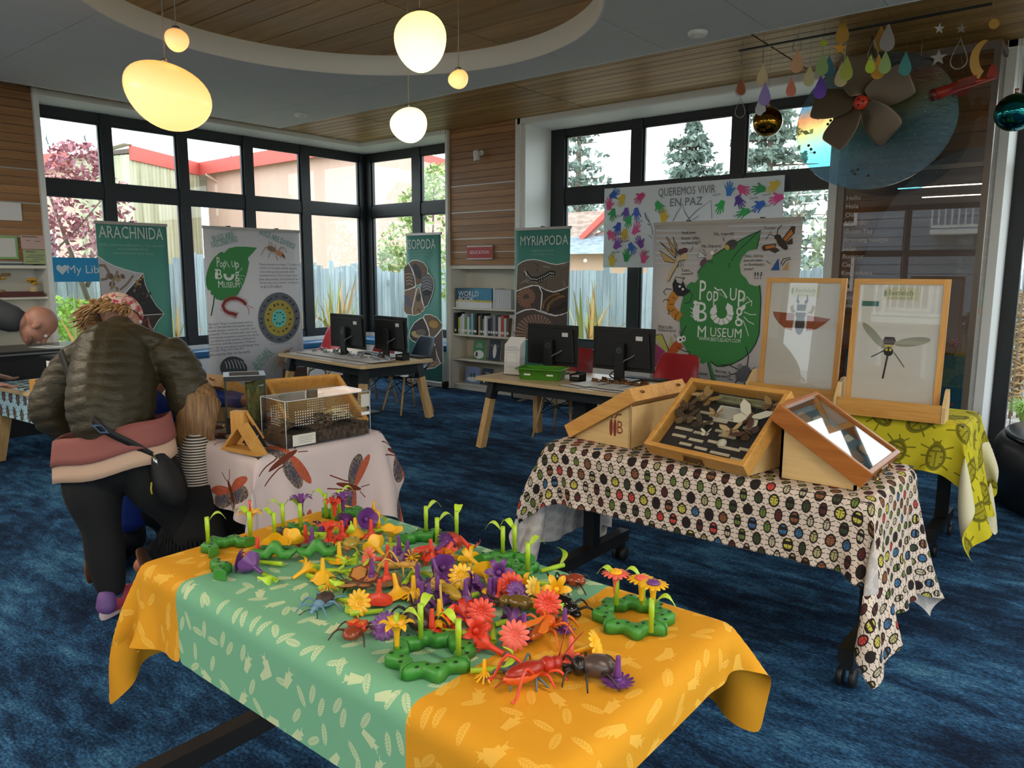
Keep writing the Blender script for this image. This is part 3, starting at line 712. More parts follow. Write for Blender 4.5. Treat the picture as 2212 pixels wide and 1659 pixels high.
# ---------------- big leaf banner
b=Sheet('pop',(1.1701,0.14573,-5.0323,0.22112,-1.5319,2.6428,0.14159,-0.025102))
GL='#3c8a48'
for k,(y,h) in enumerate(((450,14),(490,10),(525,16),(570,10),(610,14),(650,12),(690,10))):
    b.poly('sky_stripe','#c9ccd0',[(785,y),(1000+k*30,y+4),(1000+k*30,y+4+h),(785,y+h)]); b.poly('sky_stripe','#c9ccd0',[(1300+k*20,y-30),(1835,y-40),(1832,y-40+h),(1300+k*20,y-30+h)])
b.poly('leaf_print',GL,[(1540,455),(1525,520),(1508,590),(1450,602),(1405,648),(1385,700),(1396,768),(1432,802),(1455,842),(1500,856),(1530,850),(1538,950),(1532,1080),(1525,1200),(1500,1270),(1460,1330),(1400,1380),(1330,1415),(1270,1432),(1220,1430),(1182,1400),(1165,1355),(1150,1400),(1120,1415),(1100,1400),(1106,1376),(1075,1368),(1058,1375),(1010,1320),(980,1270),(965,1200),(955,1100),(965,1000),(985,920),(1010,850),(1040,826),(1065,832),(1092,803),(1085,760),(1120,710),(1180,650),(1270,590),(1350,552),(1430,505)])
b.line('leaf_outline','#16341f',[(1182,1400),(1220,1430),(1270,1432),(1330,1415),(1400,1380),(1460,1330),(1500,1270),(1525,1200),(1532,1080),(1538,950),(1530,850)],7)
b.line('leaf_outline','#16341f',[(1508,590),(1525,520),(1540,455),(1430,505),(1350,552),(1270,590),(1180,650),(1120,710),(1085,760)],7)
b.line('leaf_outline','#16341f',[(1530,460),(1420,560),(1370,610),(1325,675)],6)
b.line('leaf_outline','#16341f',[(1313,690),(1310,725)],6)
b.line('leaf_outline','#16341f',[(1165,1355),(1182,1400)],6)
b.line('leaf_stem',GL,[(1165,1365),(1170,1420),(1190,1490),(1215,1570)],24)
b.line('leaf_stem','#16341f',[(1157,1400),(1178,1490),(1200,1570)],5)
b.text('lettering',W,'P',(1122,885),46,140); b.text('lettering',W,'op',(1190,945),85,110); b.text('lettering',W,'U',(1340,915),48,90);b.text('lettering',W,'p',(1400,945),52,120)
b.text('lettering',W,'B',(1118,1040),70,140); b.text('lettering',W,'g',(1382,1075),56,140)
b.text('lettering',W,'M',(1115,1182),60,80); b.text('lettering',W,'USEUM',(1286,1190),230,66); b.text('lettering',W,'WWW.BEETLELADY.COM',(1240,1240),310,26)
# grub-shaped u
for i in range(7):
    a0=math.radians(200-i*31); a1=math.radians(200-(i+1)*31+4); R,r=82,40
    pts=[(1258+R*math.cos(a0),1050+R*math.sin(a0)),(1258+R*1.04*math.cos((a0+a1)/2),1050+R*1.04*math.sin((a0+a1)/2)),(1258+R*math.cos(a1),1050+R*math.sin(a1)),(1258+r*math.cos(a1),1050+r*math.sin(a1)),(1258+r*math.cos(a0),1050+r*math.sin(a0))]
    b.poly('grub_print',W,pts)
b.poly('grub_print',W,[(1180,1020),(1215,985),(1225,1040),(1190,1065)]);b.poly('grub_print',W,[(1285,1010),(1300,975),(1335,1000),(1340,1050),(1300,1050)])
b.ell('beetle_print',W,(1072,1045),22,58); b.ell('beetle_print',W,(1070,975),16,16)
for dy in(-20,10,35): b.line('beetle_print',W,[(1052,1045+dy),(1035,1030+dy)],5)
b.line('centipede_print',W,[(1205,865),(1230,885),(1255,880),(1275,905),(1295,940)],9)
for k in range(6): b.line('centipede_print',W,[(1225+k*12,890+k*8),(1218+k*14,905+k*8)],3)
for L in ([(1410,1000),(1440,975),(1475,960),(1470,1000)],[(1415,1040),(1460,1060),(1505,1060)],[(1415,1075),(1450,1110),(1490,1130)],[(1410,1100),(1430,1150),(1450,1215)],[(1410,970),(1440,930),(1475,975)]): b.line('spider_legs',W,L,5)
b.ell('spider_print',W,(1412,1010),22,14,-60)
T=lambda s,c,w,h: b.text('speech',K,s,c,w,h)
T('Now now,',(1022,473),105,26);T('house rules,',(1035,512),135,26);T('no feeding!!!',(1037,546),140,28);T('Me, Diptera!',(1185,572),145,28);T('Me, Isopoda!',(1275,484),145,28);T('Trrrrrr',(1602,440),84,26)
T("Yikes... Did my",(1488,643),135,26);T("past self nibble",(1483,673),135,24);T("on Beetlelady's",(1492,703),150,26);T("poster?",(1452,735),70,24);T('!!?',(1520,780),55,50);T('Yumm...',(1005,742),75,24);T('yumm!!!',(1010,770),85,24);T('What is this',(853,1148),105,24);T('Chilopod up to?',(865,1175),130,26);T('Follow @beetlelady',(1072,1480),170,26);T('on Instagram',(1043,1506),110,22);T('More legs,',(1253,1470),85,24);T('more work!!!',(1262,1500),115,24)
for L in ([(1053,570),(1045,595),(1030,615)],[(1268,505),(1275,535)],[(1220,592),(1212,612)],[(1607,460),(1612,478)],[(1580,675),(1608,698)],[(987,785),(990,808)],[(915,1200),(930,1222)],[(1110,1520),(1115,1548)],[(1300,1520),(1335,1528)]): b.line('speech_mark',K,L,4)
# dragonfly
TN='#c9a56a'
for P in ([(930,660),(860,500),(880,520),(925,600)],[(925,655),(815,540),(840,560),(920,620)],[(940,640),(908,500),(935,560)],[(935,680),(810,600),(850,680),(910,690)]): b.poly('dragonfly_wing',TN,P); b.line('dragonfly_outline',K,P+P[:1],4)
b.line('dragonfly_body','#d8bf8d',[(995,655),(945,660),(925,710),(895,760),(868,818)],20); b.line('dragonfly_outline',K,[(1000,668),(955,675),(938,715),(908,765),(880,822),(865,822)],4)
b.ell('dragonfly_eye','#5a3540',(965,612),24,22);b.ell('dragonfly_eye','#5a3540',(993,600),22,20);b.poly('dragonfly_head','#d8bf8d',[(970,628),(1015,622),(1012,660),(972,665)])
for k in range(3): b.line('dragonfly_outline',K,[(945+k*18,680),(952+k*16,715),(940+k*20,720)],3)
# fly
b.poly('fly_wing','#d8d4d4',[(1150,650),(1085,655),(1100,600)]);b.poly('fly_wing','#d8d4d4',[(1155,645),(1105,600),(1130,595)])
for P in ([(1150,650),(1085,655),(1100,600),(1150,650)],[(1155,645),(1120,592),(1140,600)]): b.line('fly_outline',K,P,4)
b.ell('fly_body','#6b4a62',(1130,682),38,20,-45);b.ell('fly_head','#c9b6ae',(1168,645),28,22,-40);b.ell('fly_eye','#efe9e4',(1188,618),14,14)
for k in range(3): b.line('fly_outline',K,[(1160+k*10,668),(1170+k*14,690)],3)
# isopod
b.ell('isopod_print','#4a4a4c',(1325,560),48,34,-30); b.ell('isopod_print','#c9b43f',(1297,578),16,20,-30)
for k in range(5): b.line('isopod_outline','#1c1c20',[(1305+k*14,535+(k%2)*2-k*2),(1318+k*13,580-k*6)],3)
# moth
BR='#4a3428';OR='#c97a34'
for P in ([(1690,520),(1760,425),(1788,430),(1780,480),(1715,545)],[(1650,550),(1560,560),(1542,580),(1560,605),(1640,590)],[(1715,545),(1765,510),(1768,555),(1735,560)],[(1650,580),(1600,600),(1640,622),(1675,600)]): b.poly('moth_wing',BR,P)
for P in ([(1700,520),(1755,450),(1770,480),(1715,535)],[(1640,560),(1570,570),(1575,590),(1635,580)]): b.poly('moth_wing',OR,P)
b.ell('moth_body','#3a2a24',(1690,550),58,26,50);b.ell('moth_head','#3a2a24',(1660,505),26,20)
for L in ([(1655,490),(1660,450),(1690,418)],[(1645,500),(1600,485),(1575,520)]): b.line('moth_antenna',K,L,6)
# blue butterfly
b.poly('butterfly_wing','#27549a',[(1610,742),(1665,655),(1672,742)]);b.poly('butterfly_wing','#c9a06a',[(1690,742),(1738,675),(1735,742)])
for L in ([(1680,700),(1700,660),(1750,650)],[(1690,710),(1720,670),(1755,662)]): b.line('butterfly_outline',K,L,6)
# horned caterpillar
b.line('caterpillar_body','#cf8a2e',[(935,900),(895,960),(890,1010),(930,1060),(962,1085)],60)
for L in ([(905,935),(925,948)],[(880,985),(915,985)],[(892,1040),(920,1020)],[(930,1070),(950,1040)]): b.line('caterpillar_outline',K,L,4)
b.poly('caterpillar_head','#232026',[(905,840),(925,800),(940,830),(965,840),(985,825),(1000,870),(1038,890),(985,930),(940,925),(910,890)])
b.ell('caterpillar_eye',W,(957,858),9,9);b.ell('caterpillar_eye',W,(980,878),9,9)
for L in ([(905,850),(930,790),(985,800),(975,835)],[(1020,890),(1050,920),(1030,970),(990,980)],[(900,880),(860,875),(840,900),(860,920)],[(885,960),(850,950),(838,970)],[(880,1020),(880,1060),(870,1050)],[(930,1065),(925,1100),(915,1090)]): b.line('caterpillar_outline',K,L,5)
# winged millipede at the lower left
b.poly('cricket_wing','#c2c05a',[(775,1210),(830,1200),(870,1290),(880,1320),(840,1310)]);b.poly('cricket_wing','#b9b86a',[(895,1205),(915,1290),(880,1310)]);b.poly('cricket_wing','#a03a68',[(765,1250),(865,1335),(795,1430),(768,1440)])
b.line('cricket_body','#c2571f',[(965,1265),(930,1290),(900,1330),(880,1370)],62);b.line('cricket_body','#8a1f20',[(880,1370),(850,1420),(835,1510)],54)
for k in range(5): b.poly('cricket_stripe','#d8b93a',[(825+k*4,1500-k*24),(855+k*4,1490-k*24),(850+k*5,1475-k*24),(828+k*5,1482-k*24)])
b.ell('cricket_eye',W,(957,1240),22,24);b.ell('cricket_eye',W,(985,1232),16,22);b.ell('cricket_eye',K,(962,1240),8,8);b.ell('cricket_eye',K,(986,1232),7,7)
for L in ([(775,1210),(830,1200),(880,1320)],[(968,1215),(980,1180),(1005,1140)],[(965,1215),(958,1175)],[(940,1290),(985,1320),(1035,1330)],[(920,1340),(970,1370),(1030,1340)],[(900,1370),(950,1410),(995,1415)]): b.line('cricket_outline',K,L,5)
b.poly('cricket_leg','#c27a4a',[(885,1400),(905,1390),(945,1500),(930,1510)])
# grey tick
b.ell('tick_body','#5f5d62',(1415,1485),50,62,30);b.ell('tick_eye','#8a888c',(1390,1430),16,18)
for L in ([(1440,1430),(1450,1360),(1430,1285)],[(1370,1450),(1310,1420),(1250,1420)],[(1380,1520),(1355,1550),(1355,1585)],[(1420,1545),(1430,1590)],[(1455,1480),(1495,1440)],[(1365,1480),(1325,1490),(1310,1470)]): b.line('tick_leg','#2a282c',L,7)
# ---------------- bugs are fascinating
b=Sheet('bugs',(0.66152,-0.11728,4.2305,-0.15295,-1.0543,2.077,-0.10331,-0.012868))
GR='#5a9a8e'
b.text('heading',GR,'BUGS ARE',(292,195),215,62,14);b.text('heading',GR,'FASCINATING',(310,250),270,62,14);b.text('heading',GR,'BUGS ARE DIVERSE',(855,222),360,60,-20);b.text('heading',GR,'BUGS ARE',(680,1430),200,58,40);b.text('heading',GR,'BEAUTIFUL',(715,1465),230,58,40)
b.poly('leaf_print',GL,[(640,308),(600,360),(555,405),(545,425),(560,460),(540,560),(500,680),(450,780),(400,830),(330,845),(265,848),(215,830),(205,790),(180,795),(165,780),(168,745),(135,738),(118,690),(115,620),(130,550),(160,470),(200,410),(255,360),(285,348),(300,365),(318,345),(350,315),(420,298),(520,297)])
b.line('leaf_stem','#27643a',[(205,790),(195,880),(170,1005)],13)
b.text('lettering',W,'P',(243,455),30,100);b.text('lettering',W,'op',(292,495),62,75);b.text('lettering',W,'U',(398,475),36,64);b.text('lettering',W,'p',(438,500),36,80);b.text('lettering',W,'B',(255,580),52,100);b.text('lettering',W,'g',(436,605),42,105);b.text('lettering',W,'M',(268,683),50,70);b.text('lettering',W,'USEUM',(382,688),155,56)
for i in range(7):
    a0=math.radians(200-i*31); a1=math.radians(200-(i+1)*31+4); R,r=54,26
    b.poly('grub_print',W,[(352+R*math.cos(a0),590+R*math.sin(a0)),(352+R*1.04*math.cos((a0+a1)/2),590+R*1.04*math.sin((a0+a1)/2)),(352+R*math.cos(a1),590+R*math.sin(a1)),(352+r*math.cos(a1),590+r*math.sin(a1)),(352+r*math.cos(a0),590+r*math.sin(a0))])
b.ell('beetle_print',W,(222,590),13,42);b.ell('beetle_print',W,(218,535),10,10)
for L in ([(455,560),(485,510),(490,545)],[(455,590),(515,600)],[(455,610),(500,640)],[(450,620),(490,700)]): b.line('spider_legs',W,L,3)
b.line('centipede_print',W,[(305,440),(330,460),(345,490),(360,510)],6)
RC='#8a2f2c'
cp=[(435,1000),(400,985),(350,975),(310,950),(290,905),(310,860),(360,830),(430,825),(490,850),(530,890)]
b.line('centipede_body',RC,cp,30)
for i in range(len(cp)-1):
    for t in (0,.25,.5,.75):
        x=cp[i][0]+(cp[i+1][0]-cp[i][0])*t;y=cp[i][1]+(cp[i+1][1]-cp[i][1])*t;dx=cp[i+1][0]-cp[i][0];dy=cp[i+1][1]-cp[i][1];l=math.hypot(dx,dy);nx,ny=-dy/l,dx/l
        b.line('centipede_leg','#b8756a',[(x+nx*14,y+ny*14),(x+nx*36+dx/l*8,y+ny*36)],3);b.line('centipede_leg','#b8756a',[(x-nx*14,y-ny*14),(x-nx*36+dx/l*8,y-ny*36)],3)
for L in ([(525,885),(570,915),(605,925)],[(525,890),(555,940),(555,990)],[(430,1000),(450,975),(440,965)],[(430,1000),(425,1030),(400,1020)]): b.line('centipede_leg','#b0605a',L,5)
# scorpion-like camel spider
b.ell('camel_spider','#8a6a58',(790,320),48,26,25);b.ell('camel_spider','#c98a68',(870,365),50,24,25);b.poly('camel_spider','#4a2c24',[(890,375),(915,380),(930,415),(905,400)])
for L in ([(755,300),(720,310),(680,385)],[(760,295),(770,245),(790,260),(800,330)],[(830,320),(825,275)],[(860,340),(880,300),(925,310),(942,360)],[(870,330),(895,310),(915,330)],[(780,355),(765,380),(755,415)],[(835,385),(850,440)],[(880,395),(930,420)]): b.line('camel_spider_leg','#a9816a',L,6)
for k,s in enumerate(('Most animals are bugs. 1.2 million','of the 1.5 known animal species','are arthropods (animals with','exoskeletons). Not all bugs have','been discovered, and scientists es-','timate the true number of species','to be 5-10 million!')):
    b.text('paragraph','#8d9097',s,(870-(0,8,22,8,2,0,85)[k],483+k*37),(385,365,335,365,385,385,215)[k],30)
for k,s in enumerate(('The term "bugs" is commonly used to','refer to terrestrial arthropods, which','include insects, arachnids, isopods, and','myriapods. These animals play vital roles','in terrestrial ecosystems around the world','as predators, prey animals, pollinators,','herbivores, and decomposers. Without','them, life on our planet would change dra-','matically. Bugs are truly the','little creatures that run the world.')):
    b.text('paragraph','#83868d',s,((368,370,380,388,400,385,385,405,325,360)[k],1082+k*35-k*1),(445,445,465,485,500,465,465,505,345,410)[k],30)
b.ell('ring_print','#666b74',(865,1025),215,260,0,36);b.ell('ring_print','#b3a24a',(867,1028),152,186,0,32);b.ell('ring_print','#6fd0c4',(866,1030),75,93,0,24)
rr=random.Random(5)
for R,n,s in ((182,22,13),(116,15,12),(48,9,10)):
    for k in range(n):
        a=2*PI*k/n+rr.uniform(-.1,.1); c=(866+R*math.cos(a),1028+R*1.22*math.sin(a)); ro=rr.uniform(0,180); b.ell('bug_silhouette','#20242a',c,s*rr.uniform(.9,1.4),s*rr.uniform(.35,.7),ro,8)
        for q in (-1,1): b.line('bug_silhouette','#20242a',[(c[0]-s*q,c[1]-s*rr.uniform(.3,1)),(c[0]+s*q,c[1]+s*rr.uniform(.3,1))],2.5)
b.text('caption','#9a9ca2','% of known animal species',(885,1290),215,16)
# pill bug
b.ell('pill_bug','#3a3c44',(400,1540),140,120,10,24)
for k in range(7): b.line('pill_bug','#c9ccd2',[(310+k*32,1460+abs(k-3)*8-10),(325+k*34,1500),(330+k*36,1545)],6)
# grasshopper on bark
b.poly('bark_print','#5d463c',[(900,1545),(910,1550),(1150,1525),(1155,1700),(900,1700)])
for L in ([(830,1420),(790,1500),(750,1600)],[(860,1400),(820,1500),(790,1600)],[(880,1400),(860,1500),(850,1590)]): b.line('grasshopper_wing','#a9a49c',L,10)
b.line('grasshopper_body','#a07a5e',[(970,1370),(920,1400),(890,1450),(880,1520)],46);b.line('grasshopper_leg','#7a5040',[(950,1440),(1020,1480),(1060,1530)],8);b.line('grasshopper_leg','#4a3028',[(960,1370),(1000,1330)],5);b.line('grasshopper_leg','#7a5040',[(890,1470),(940,1500),(900,1540)],9)
# ---------------- arachnida
b=Sheet('arach',(0.66142,-0.11726,2.8294,-0.15095,-1.0538,2.0449,-0.102,-0.012704))
b.text('title','#c4cfc9','ARACHNIDA',(765,178),540,108)
b.text('subtitle','#8fb5ab','SPIDERS, SCORPIONS, WHIPSCORPIONS, TICKS, AND MITES',(770,293),545,24);b.text('subtitle','#8fb5ab','102,000 DESCRIBED SPECIES',(778,328),270,22,0);b.text('subtitle','#8fb5ab','600,000 ESTIMATED TOTAL SPECIES',(785,366),345,22)
b.poly('web_photo','#b4afb5',[(460,385),(530,435),(610,475),(700,505),(790,530),(865,540),(600,850),(560,900),(505,880),(497,780),(480,580)])
b.poly('spider_photo_dark','#2c2a2c',[(868,542),(885,640),(930,740),(985,830),(1055,903),(900,912),(760,920),(700,860),(665,780)])
b.poly('spider_photo_low','#3a3230',[(760,925),(1055,908),(1000,970),(960,1040),(930,1140),(930,1300),(600,1300),(640,1000)])
b.line('photo_border',W,[(460,385),(530,435),(610,475),(700,505),(790,530),(868,541),(885,640),(930,740),(985,830),(1055,903),(1000,970),(960,1040),(930,1140)],5);b.line('photo_border',W,[(868,541),(720,700),(600,850)],5);b.line('photo_border',W,[(1055,905),(900,914),(640,932)],5);b.line('photo_border',W,[(665,780),(700,860),(770,930)],4)
for k in range(9): b.ell('spider_photo',('#6a5848','#8d7a60','#4a3f38','#a08c6c')[k%4],(610+rr.uniform(-40,90),620+rr.uniform(-70,70)),rr.uniform(18,36),rr.uniform(14,30),rr.uniform(0,90),10)
b.line('spider_photo','#7a6a58',[(470,470),(520,470),(560,530),(540,590),(490,600)],26);b.line('spider_photo','#8d7f6c',[(640,520),(600,610),(580,690)],24);b.line('spider_photo','#7f7160',[(780,560),(720,640),(660,690)],20)
b.ell('scorpion_photo','#7a5236',(550,800),48,34,20);
for L in ([(545,790),(560,760)],[(580,800),(590,765)],[(610,815),(622,770),(625,765)],[(500,760),(495,735)]): b.line('scorpion_photo','#2c2a40',L,7)
for k in range(16): b.ell('spider_photo_mottle',('#4d4540','#6a5a44','#3a3638','#7d6a48')[k%4],(800+rr.uniform(-40,140),700+rr.uniform(-60,170)),rr.uniform(6,22),rr.uniform(4,12),rr.uniform(0,180),8)
for k in range(6): b.ell('spider_photo_mottle','#a5854f',(835+rr.uniform(-25,30),600+rr.uniform(-30,40)),16,10,rr.uniform(0,180),8)
for k in range(10): b.ell('spider_photo_mottle',('#171718','#5a4a3a','#857058')[k%3],(840+rr.uniform(-60,110),1010+rr.uniform(-60,90)),rr.uniform(20,45),rr.uniform(10,20),rr.uniform(0,60),8)
b.poly('web_photo','#8f8478',[(600,850),(665,785),(700,860),(760,920),(640,932)])
# ---------------- isopoda
b=Sheet('iso',(1.6085,0.20034,-10.377,0.29463,-2.1043,2.5442,0.18849,-0.033418))
b.text('title','#c9d3cf','ISOPODA',(1070,302),220,74,0)
b.text('subtitle','#8fb5ab','PILLBUGS AND WOODLICE',(1072,356),135,14,0);b.text('subtitle','#8fb5ab','10,000 DESCRIBED SPECIES',(1072,380),120,14,0)
def cells(ps,cols,bw=4):
    for P,c in zip(ps,cols): b.poly('photo_cell',c,P)
    for P in ps: b.line('photo_border',W,P+P[:1],bw)
A=[[(942,475),(975,445),(1010,500),(1025,560),(1028,615),(985,640),(945,645)],[(978,442),(1000,425),(1035,420),(1090,440),(1120,480),(1120,530),(1095,580),(1060,605),(1032,615),(1022,550),(1000,490)],[(1125,515),(1160,560),(1168,620),(1150,690),(1120,760),(1095,775),(1080,740),(1070,690),(1062,620),(1095,585)],[(1045,625),(1062,630),(1075,700),(1090,760),(1095,790),(1060,825),(1012,835),(1005,790),(1020,720),(1035,650)],[(945,650),(1028,622),(1035,640),(1020,710),(1003,790),(1005,832),(960,825),(942,800)]]
cells(A,['#5a4638','#6a5644','#4c4648','#8a6f52','#7d6450'])
b.ell('isopod_photo','#2e2a30',(1042,505),62,26,68);b.ell('isopod_photo','#5f5a60',(1115,590),62,44,80)
for k in range(5): b.line('isopod_photo','#9a949a',[(1080,560+k*22),(1115,545+k*22),(1150,562+k*22)],4)
b.ell('isopod_photo','#151418',(1115,665),34,22,0);b.line('isopod_photo','#1a181c',[(1100,660),(1085,720)],6);b.line('isopod_photo','#1a181c',[(1130,660),(1135,720)],6)
for k in range(4): b.line('isopod_photo','#a58a78',[(950+k*3,530+k*25),(980,520+k*25),(1010,535+k*24)],6)
for k in range(4): b.ell('isopod_photo','#5d5a78',(965+k*5,700+k*18),26,12,35,10)
b.ell('isopod_photo','#4a3b38',(1052,700),18,34,10)
for k in range(6): b.ell('isopod_photo',('#a9855c','#5f4532')[k%2],(1050+rr.uniform(-25,25),800+rr.uniform(-20,15)),16,5,rr.uniform(0,180),8)
A2=[[(982,990),(990,940),(1020,890),(1060,860),(1085,850),(1110,900),(1130,960),(1130,1010),(1140,1020),(1080,1035),(1050,1045),(1000,1020)],[(1088,845),(1100,828),(1140,828),(1190,850),(1230,900),(1225,930),(1190,975),(1150,1015),(1138,1005),(1128,940),(1110,890)],[(1150,1020),(1195,975),(1228,935),(1232,1000),(1235,1190),(1215,1190),(1190,1130),(1170,1040)],[(1055,1050),(1140,1025),(1150,1030),(1140,1110),(1110,1170),(1108,1225),(1060,1215),(1052,1140)],[(1155,1030),(1170,1050),(1190,1130),(1215,1195),(1170,1225),(1115,1235),(1112,1170),(1140,1110)]]
cells(A2,['#3a3030','#6d5a3f','#5a4a4a','#80664e','#8d7860'])
b.ell('isopod_photo','#b0a06a',(1033,975),36,24,20);b.ell('isopod_photo','#6a5f52',(1070,960),40,24,0);b.ell('isopod_photo','#b08a4a',(1165,900),36,28,20)
for k in range(7): b.line('isopod_photo','#17171c',[(1140,1070+k*16),(1160,1062+k*16),(1182,1075+k*16)],8)
for k in range(5): b.line('isopod_photo','#c9c4bc',[(1060+k*8,1110+k*9),(1075+k*8,1085+k*9)],5)
for k in range(6): b.ell('isopod_photo',('#b89a72','#5a4434','#7a4a3a')[k%3],(1145+rr.uniform(-20,30),1200+rr.uniform(-20,15)),14,5,rr.uniform(0,180),8)
# ---------------- myriapoda
b=Sheet('myr',(1.1443,0.14252,-6.7874,0.2096,-1.497,2.1302,0.13409,-0.023773))
b.text('title','#cdd6d2','MYRIAPODA',(848,155),430,82)
b.text('subtitle','#8fb5ab','MILLIPEDES AND CENTIPEDES',(840,244),200,18,0);b.text('subtitle','#8fb5ab','16,000 DESCRIBED SPECIES',(840,275),185,18,0)
P1=[(622,368),(660,340),(710,322),(770,318),(830,330),(900,352),(960,362),(1010,352),(1072,335),(1062,550),(1000,575),(930,595),(860,575),(800,540),(740,540),(680,560),(612,585)]
P2=[(612,590),(690,560),(760,540),(805,545),(832,600),(825,690),(818,760),(760,740),(690,745),(608,775)]
P3=[(812,548),(870,580),(930,598),(1000,580),(1060,555),(1056,765),(1000,790),(940,795),(880,775),(822,752),(835,650),(835,600)]
P4=[(608,785),(690,750),(760,742),(820,765),(900,790),(950,800),(1052,770),(1045,1000),(600,1000)]
cells([P1,P2,P3,P4],['#6a5c50','#4e3f3a','#3c302c','#54453e'],5)
for k in range(14): b.ell('bark_mottle',('#7d6e60','#57493f','#8a7a68')[k%3],(640+rr.uniform(0,390),430+rr.uniform(-70,130)),rr.uniform(15,45),rr.uniform(5,14),rr.uniform(0,180),8)
ml=[(690,425),(705,450),(740,485),(790,490),(850,465),(900,435),(945,440)]
b.line('millipede_body','#141314',ml,36)
for i in range(len(ml)-1):
    for t in (0,.33,.66):
        x=ml[i][0]+(ml[i+1][0]-ml[i][0])*t;y=ml[i][1]+(ml[i+1][1]-ml[i][1])*t; b.ell('millipede_spot',W,(x,y-2),6,5,0,8); b.ell('millipede_spot','#cfc9c0',(x+2,y+20),4,5,0,6)
def coil(name,c,R0,R1,turns,n,w0,w1,c1,c2,a00=0):
    for i in range(n):
        t0=i/n;t1=(i+.86)/n;a0=a00+turns*2*PI*t0;a1=a00+turns*2*PI*t1;Ra=R0+(R1-R0)*t0;w=w0+(w1-w0)*t0
        b.poly(name,(c1,c2)[i%2],[(c[0]+(Ra-w)*math.cos(a0),c[1]+(Ra-w)*math.sin(a0)),(c[0]+(Ra+w)*math.cos(a0),c[1]+(Ra+w)*math.sin(a0)),(c[0]+(Ra+w)*math.cos(a1),c[1]+(Ra+w)*math.sin(a1)),(c[0]+(Ra-w)*math.cos(a1),c[1]+(Ra-w)*math.sin(a1))])
coil('coiled_millipede',(705,640),75,22,2.2,84,18,13,'#a3765c','#7d5644',1.2)
coil('coiled_millipede',(800,960),150,60,1.0,70,55,30,'#a08574','#6d5244',2.9)
cn=[(860,740),(870,690),(910,650),(960,625),(1010,615)]
b.line('centipede_body','#2a211c',cn,40);b.line('centipede_body','#2a211c',[(880,760),(940,745),(1000,720),(1040,690)],34)
for i in range(len(cn)-1):
    for t in (0,.25,.5,.75):
        x=cn[i][0]+(cn[i+1][0]-cn[i][0])*t;y=cn[i][1]+(cn[i+1][1]-cn[i][1])*t; b.line('centipede_leg','#b08240',[(x-26,y-14),(x-10,y-2)],5); b.line('centipede_leg','#b08240',[(x+10,y+4),(x+30,y+22)],5)
# ---------------- handprint poster
b=Sheet('hands',(1.1759,0.14646,-5.5548,0.1998,-1.5355,3.4614,0.12754,-0.022612))
HP=[(488,690,'#2a64b8',60),(455,775,'#d8508a',0),(560,725,'#d8b93f',200),(705,710,'#cf3f78',230),(845,775,'#3aa85a',140),(487,835,'#2f9a55',185),(592,830,'#6a4fa8',180),(672,830,'#4a68c8',170),(612,890,'#35a860',195),(528,945,'#2f50b8',195),(470,1000,'#e05590',130),(580,995,'#e0b53a',185),(660,968,'#e25a9a',30),(515,1085,'#8a50b0',30),(632,1100,'#3f70c8',150),(700,1075,'#8148a8',-30),(475,1215,'#e8c23a',0),(590,1180,'#2f9a50',0),(725,1190,'#e45a92',0),(1395,660,'#3a80d0',0),(1498,645,'#d84f8a',120),(1640,650,'#2f9a58',270),(1755,620,'#e0c23a',230),(1475,735,'#5a3f9a',150),(1780,720,'#e84f98',250),(1335,775,'#2fb05a',200),(1640,775,'#3068c8',235),(1520,830,'#2fa85a',250),(880,872,'#e0b82a',0)]
for (x,y,c,r) in HP: ART['hands'].append(('h','handprint',c,b.c((x,y)),r))
b.text('outlined_words','#6a6e75','QUEREMOS VIVIR',(1060,665),470,75,0);b.text('outlined_words','#6a6e75','EN PAZ',(1060,745),260,62,0)
for L in ([(955,900),(990,830),(1035,765),(1050,830),(1090,890)],[(1070,890),(1150,810),(1255,735),(1262,880)],[(1110,890),(1160,855)],[(735,830),(760,890),(790,940),(800,1010)],[(735,830),(745,880),(775,895)],[(755,920),(780,930)],[(765,1010),(795,1030)]): b.line('drawn_line','#4a4e55',L,4)
for (x,y) in ((865,825),(540,855),(690,900),(530,1000),(580,1055),(510,1140),(740,1140),(1300,690),(1590,715),(1690,690),(1460,850),(1570,820),(1690,780)): b.text('signature','#5a6070',('Abby','Noa','Elena','Amy','Dana','Joel','Abby','Omar','Daniel','Lucas','Ana','Mia','Rosa')[(x+y)%13],(x,y),60,18,10)
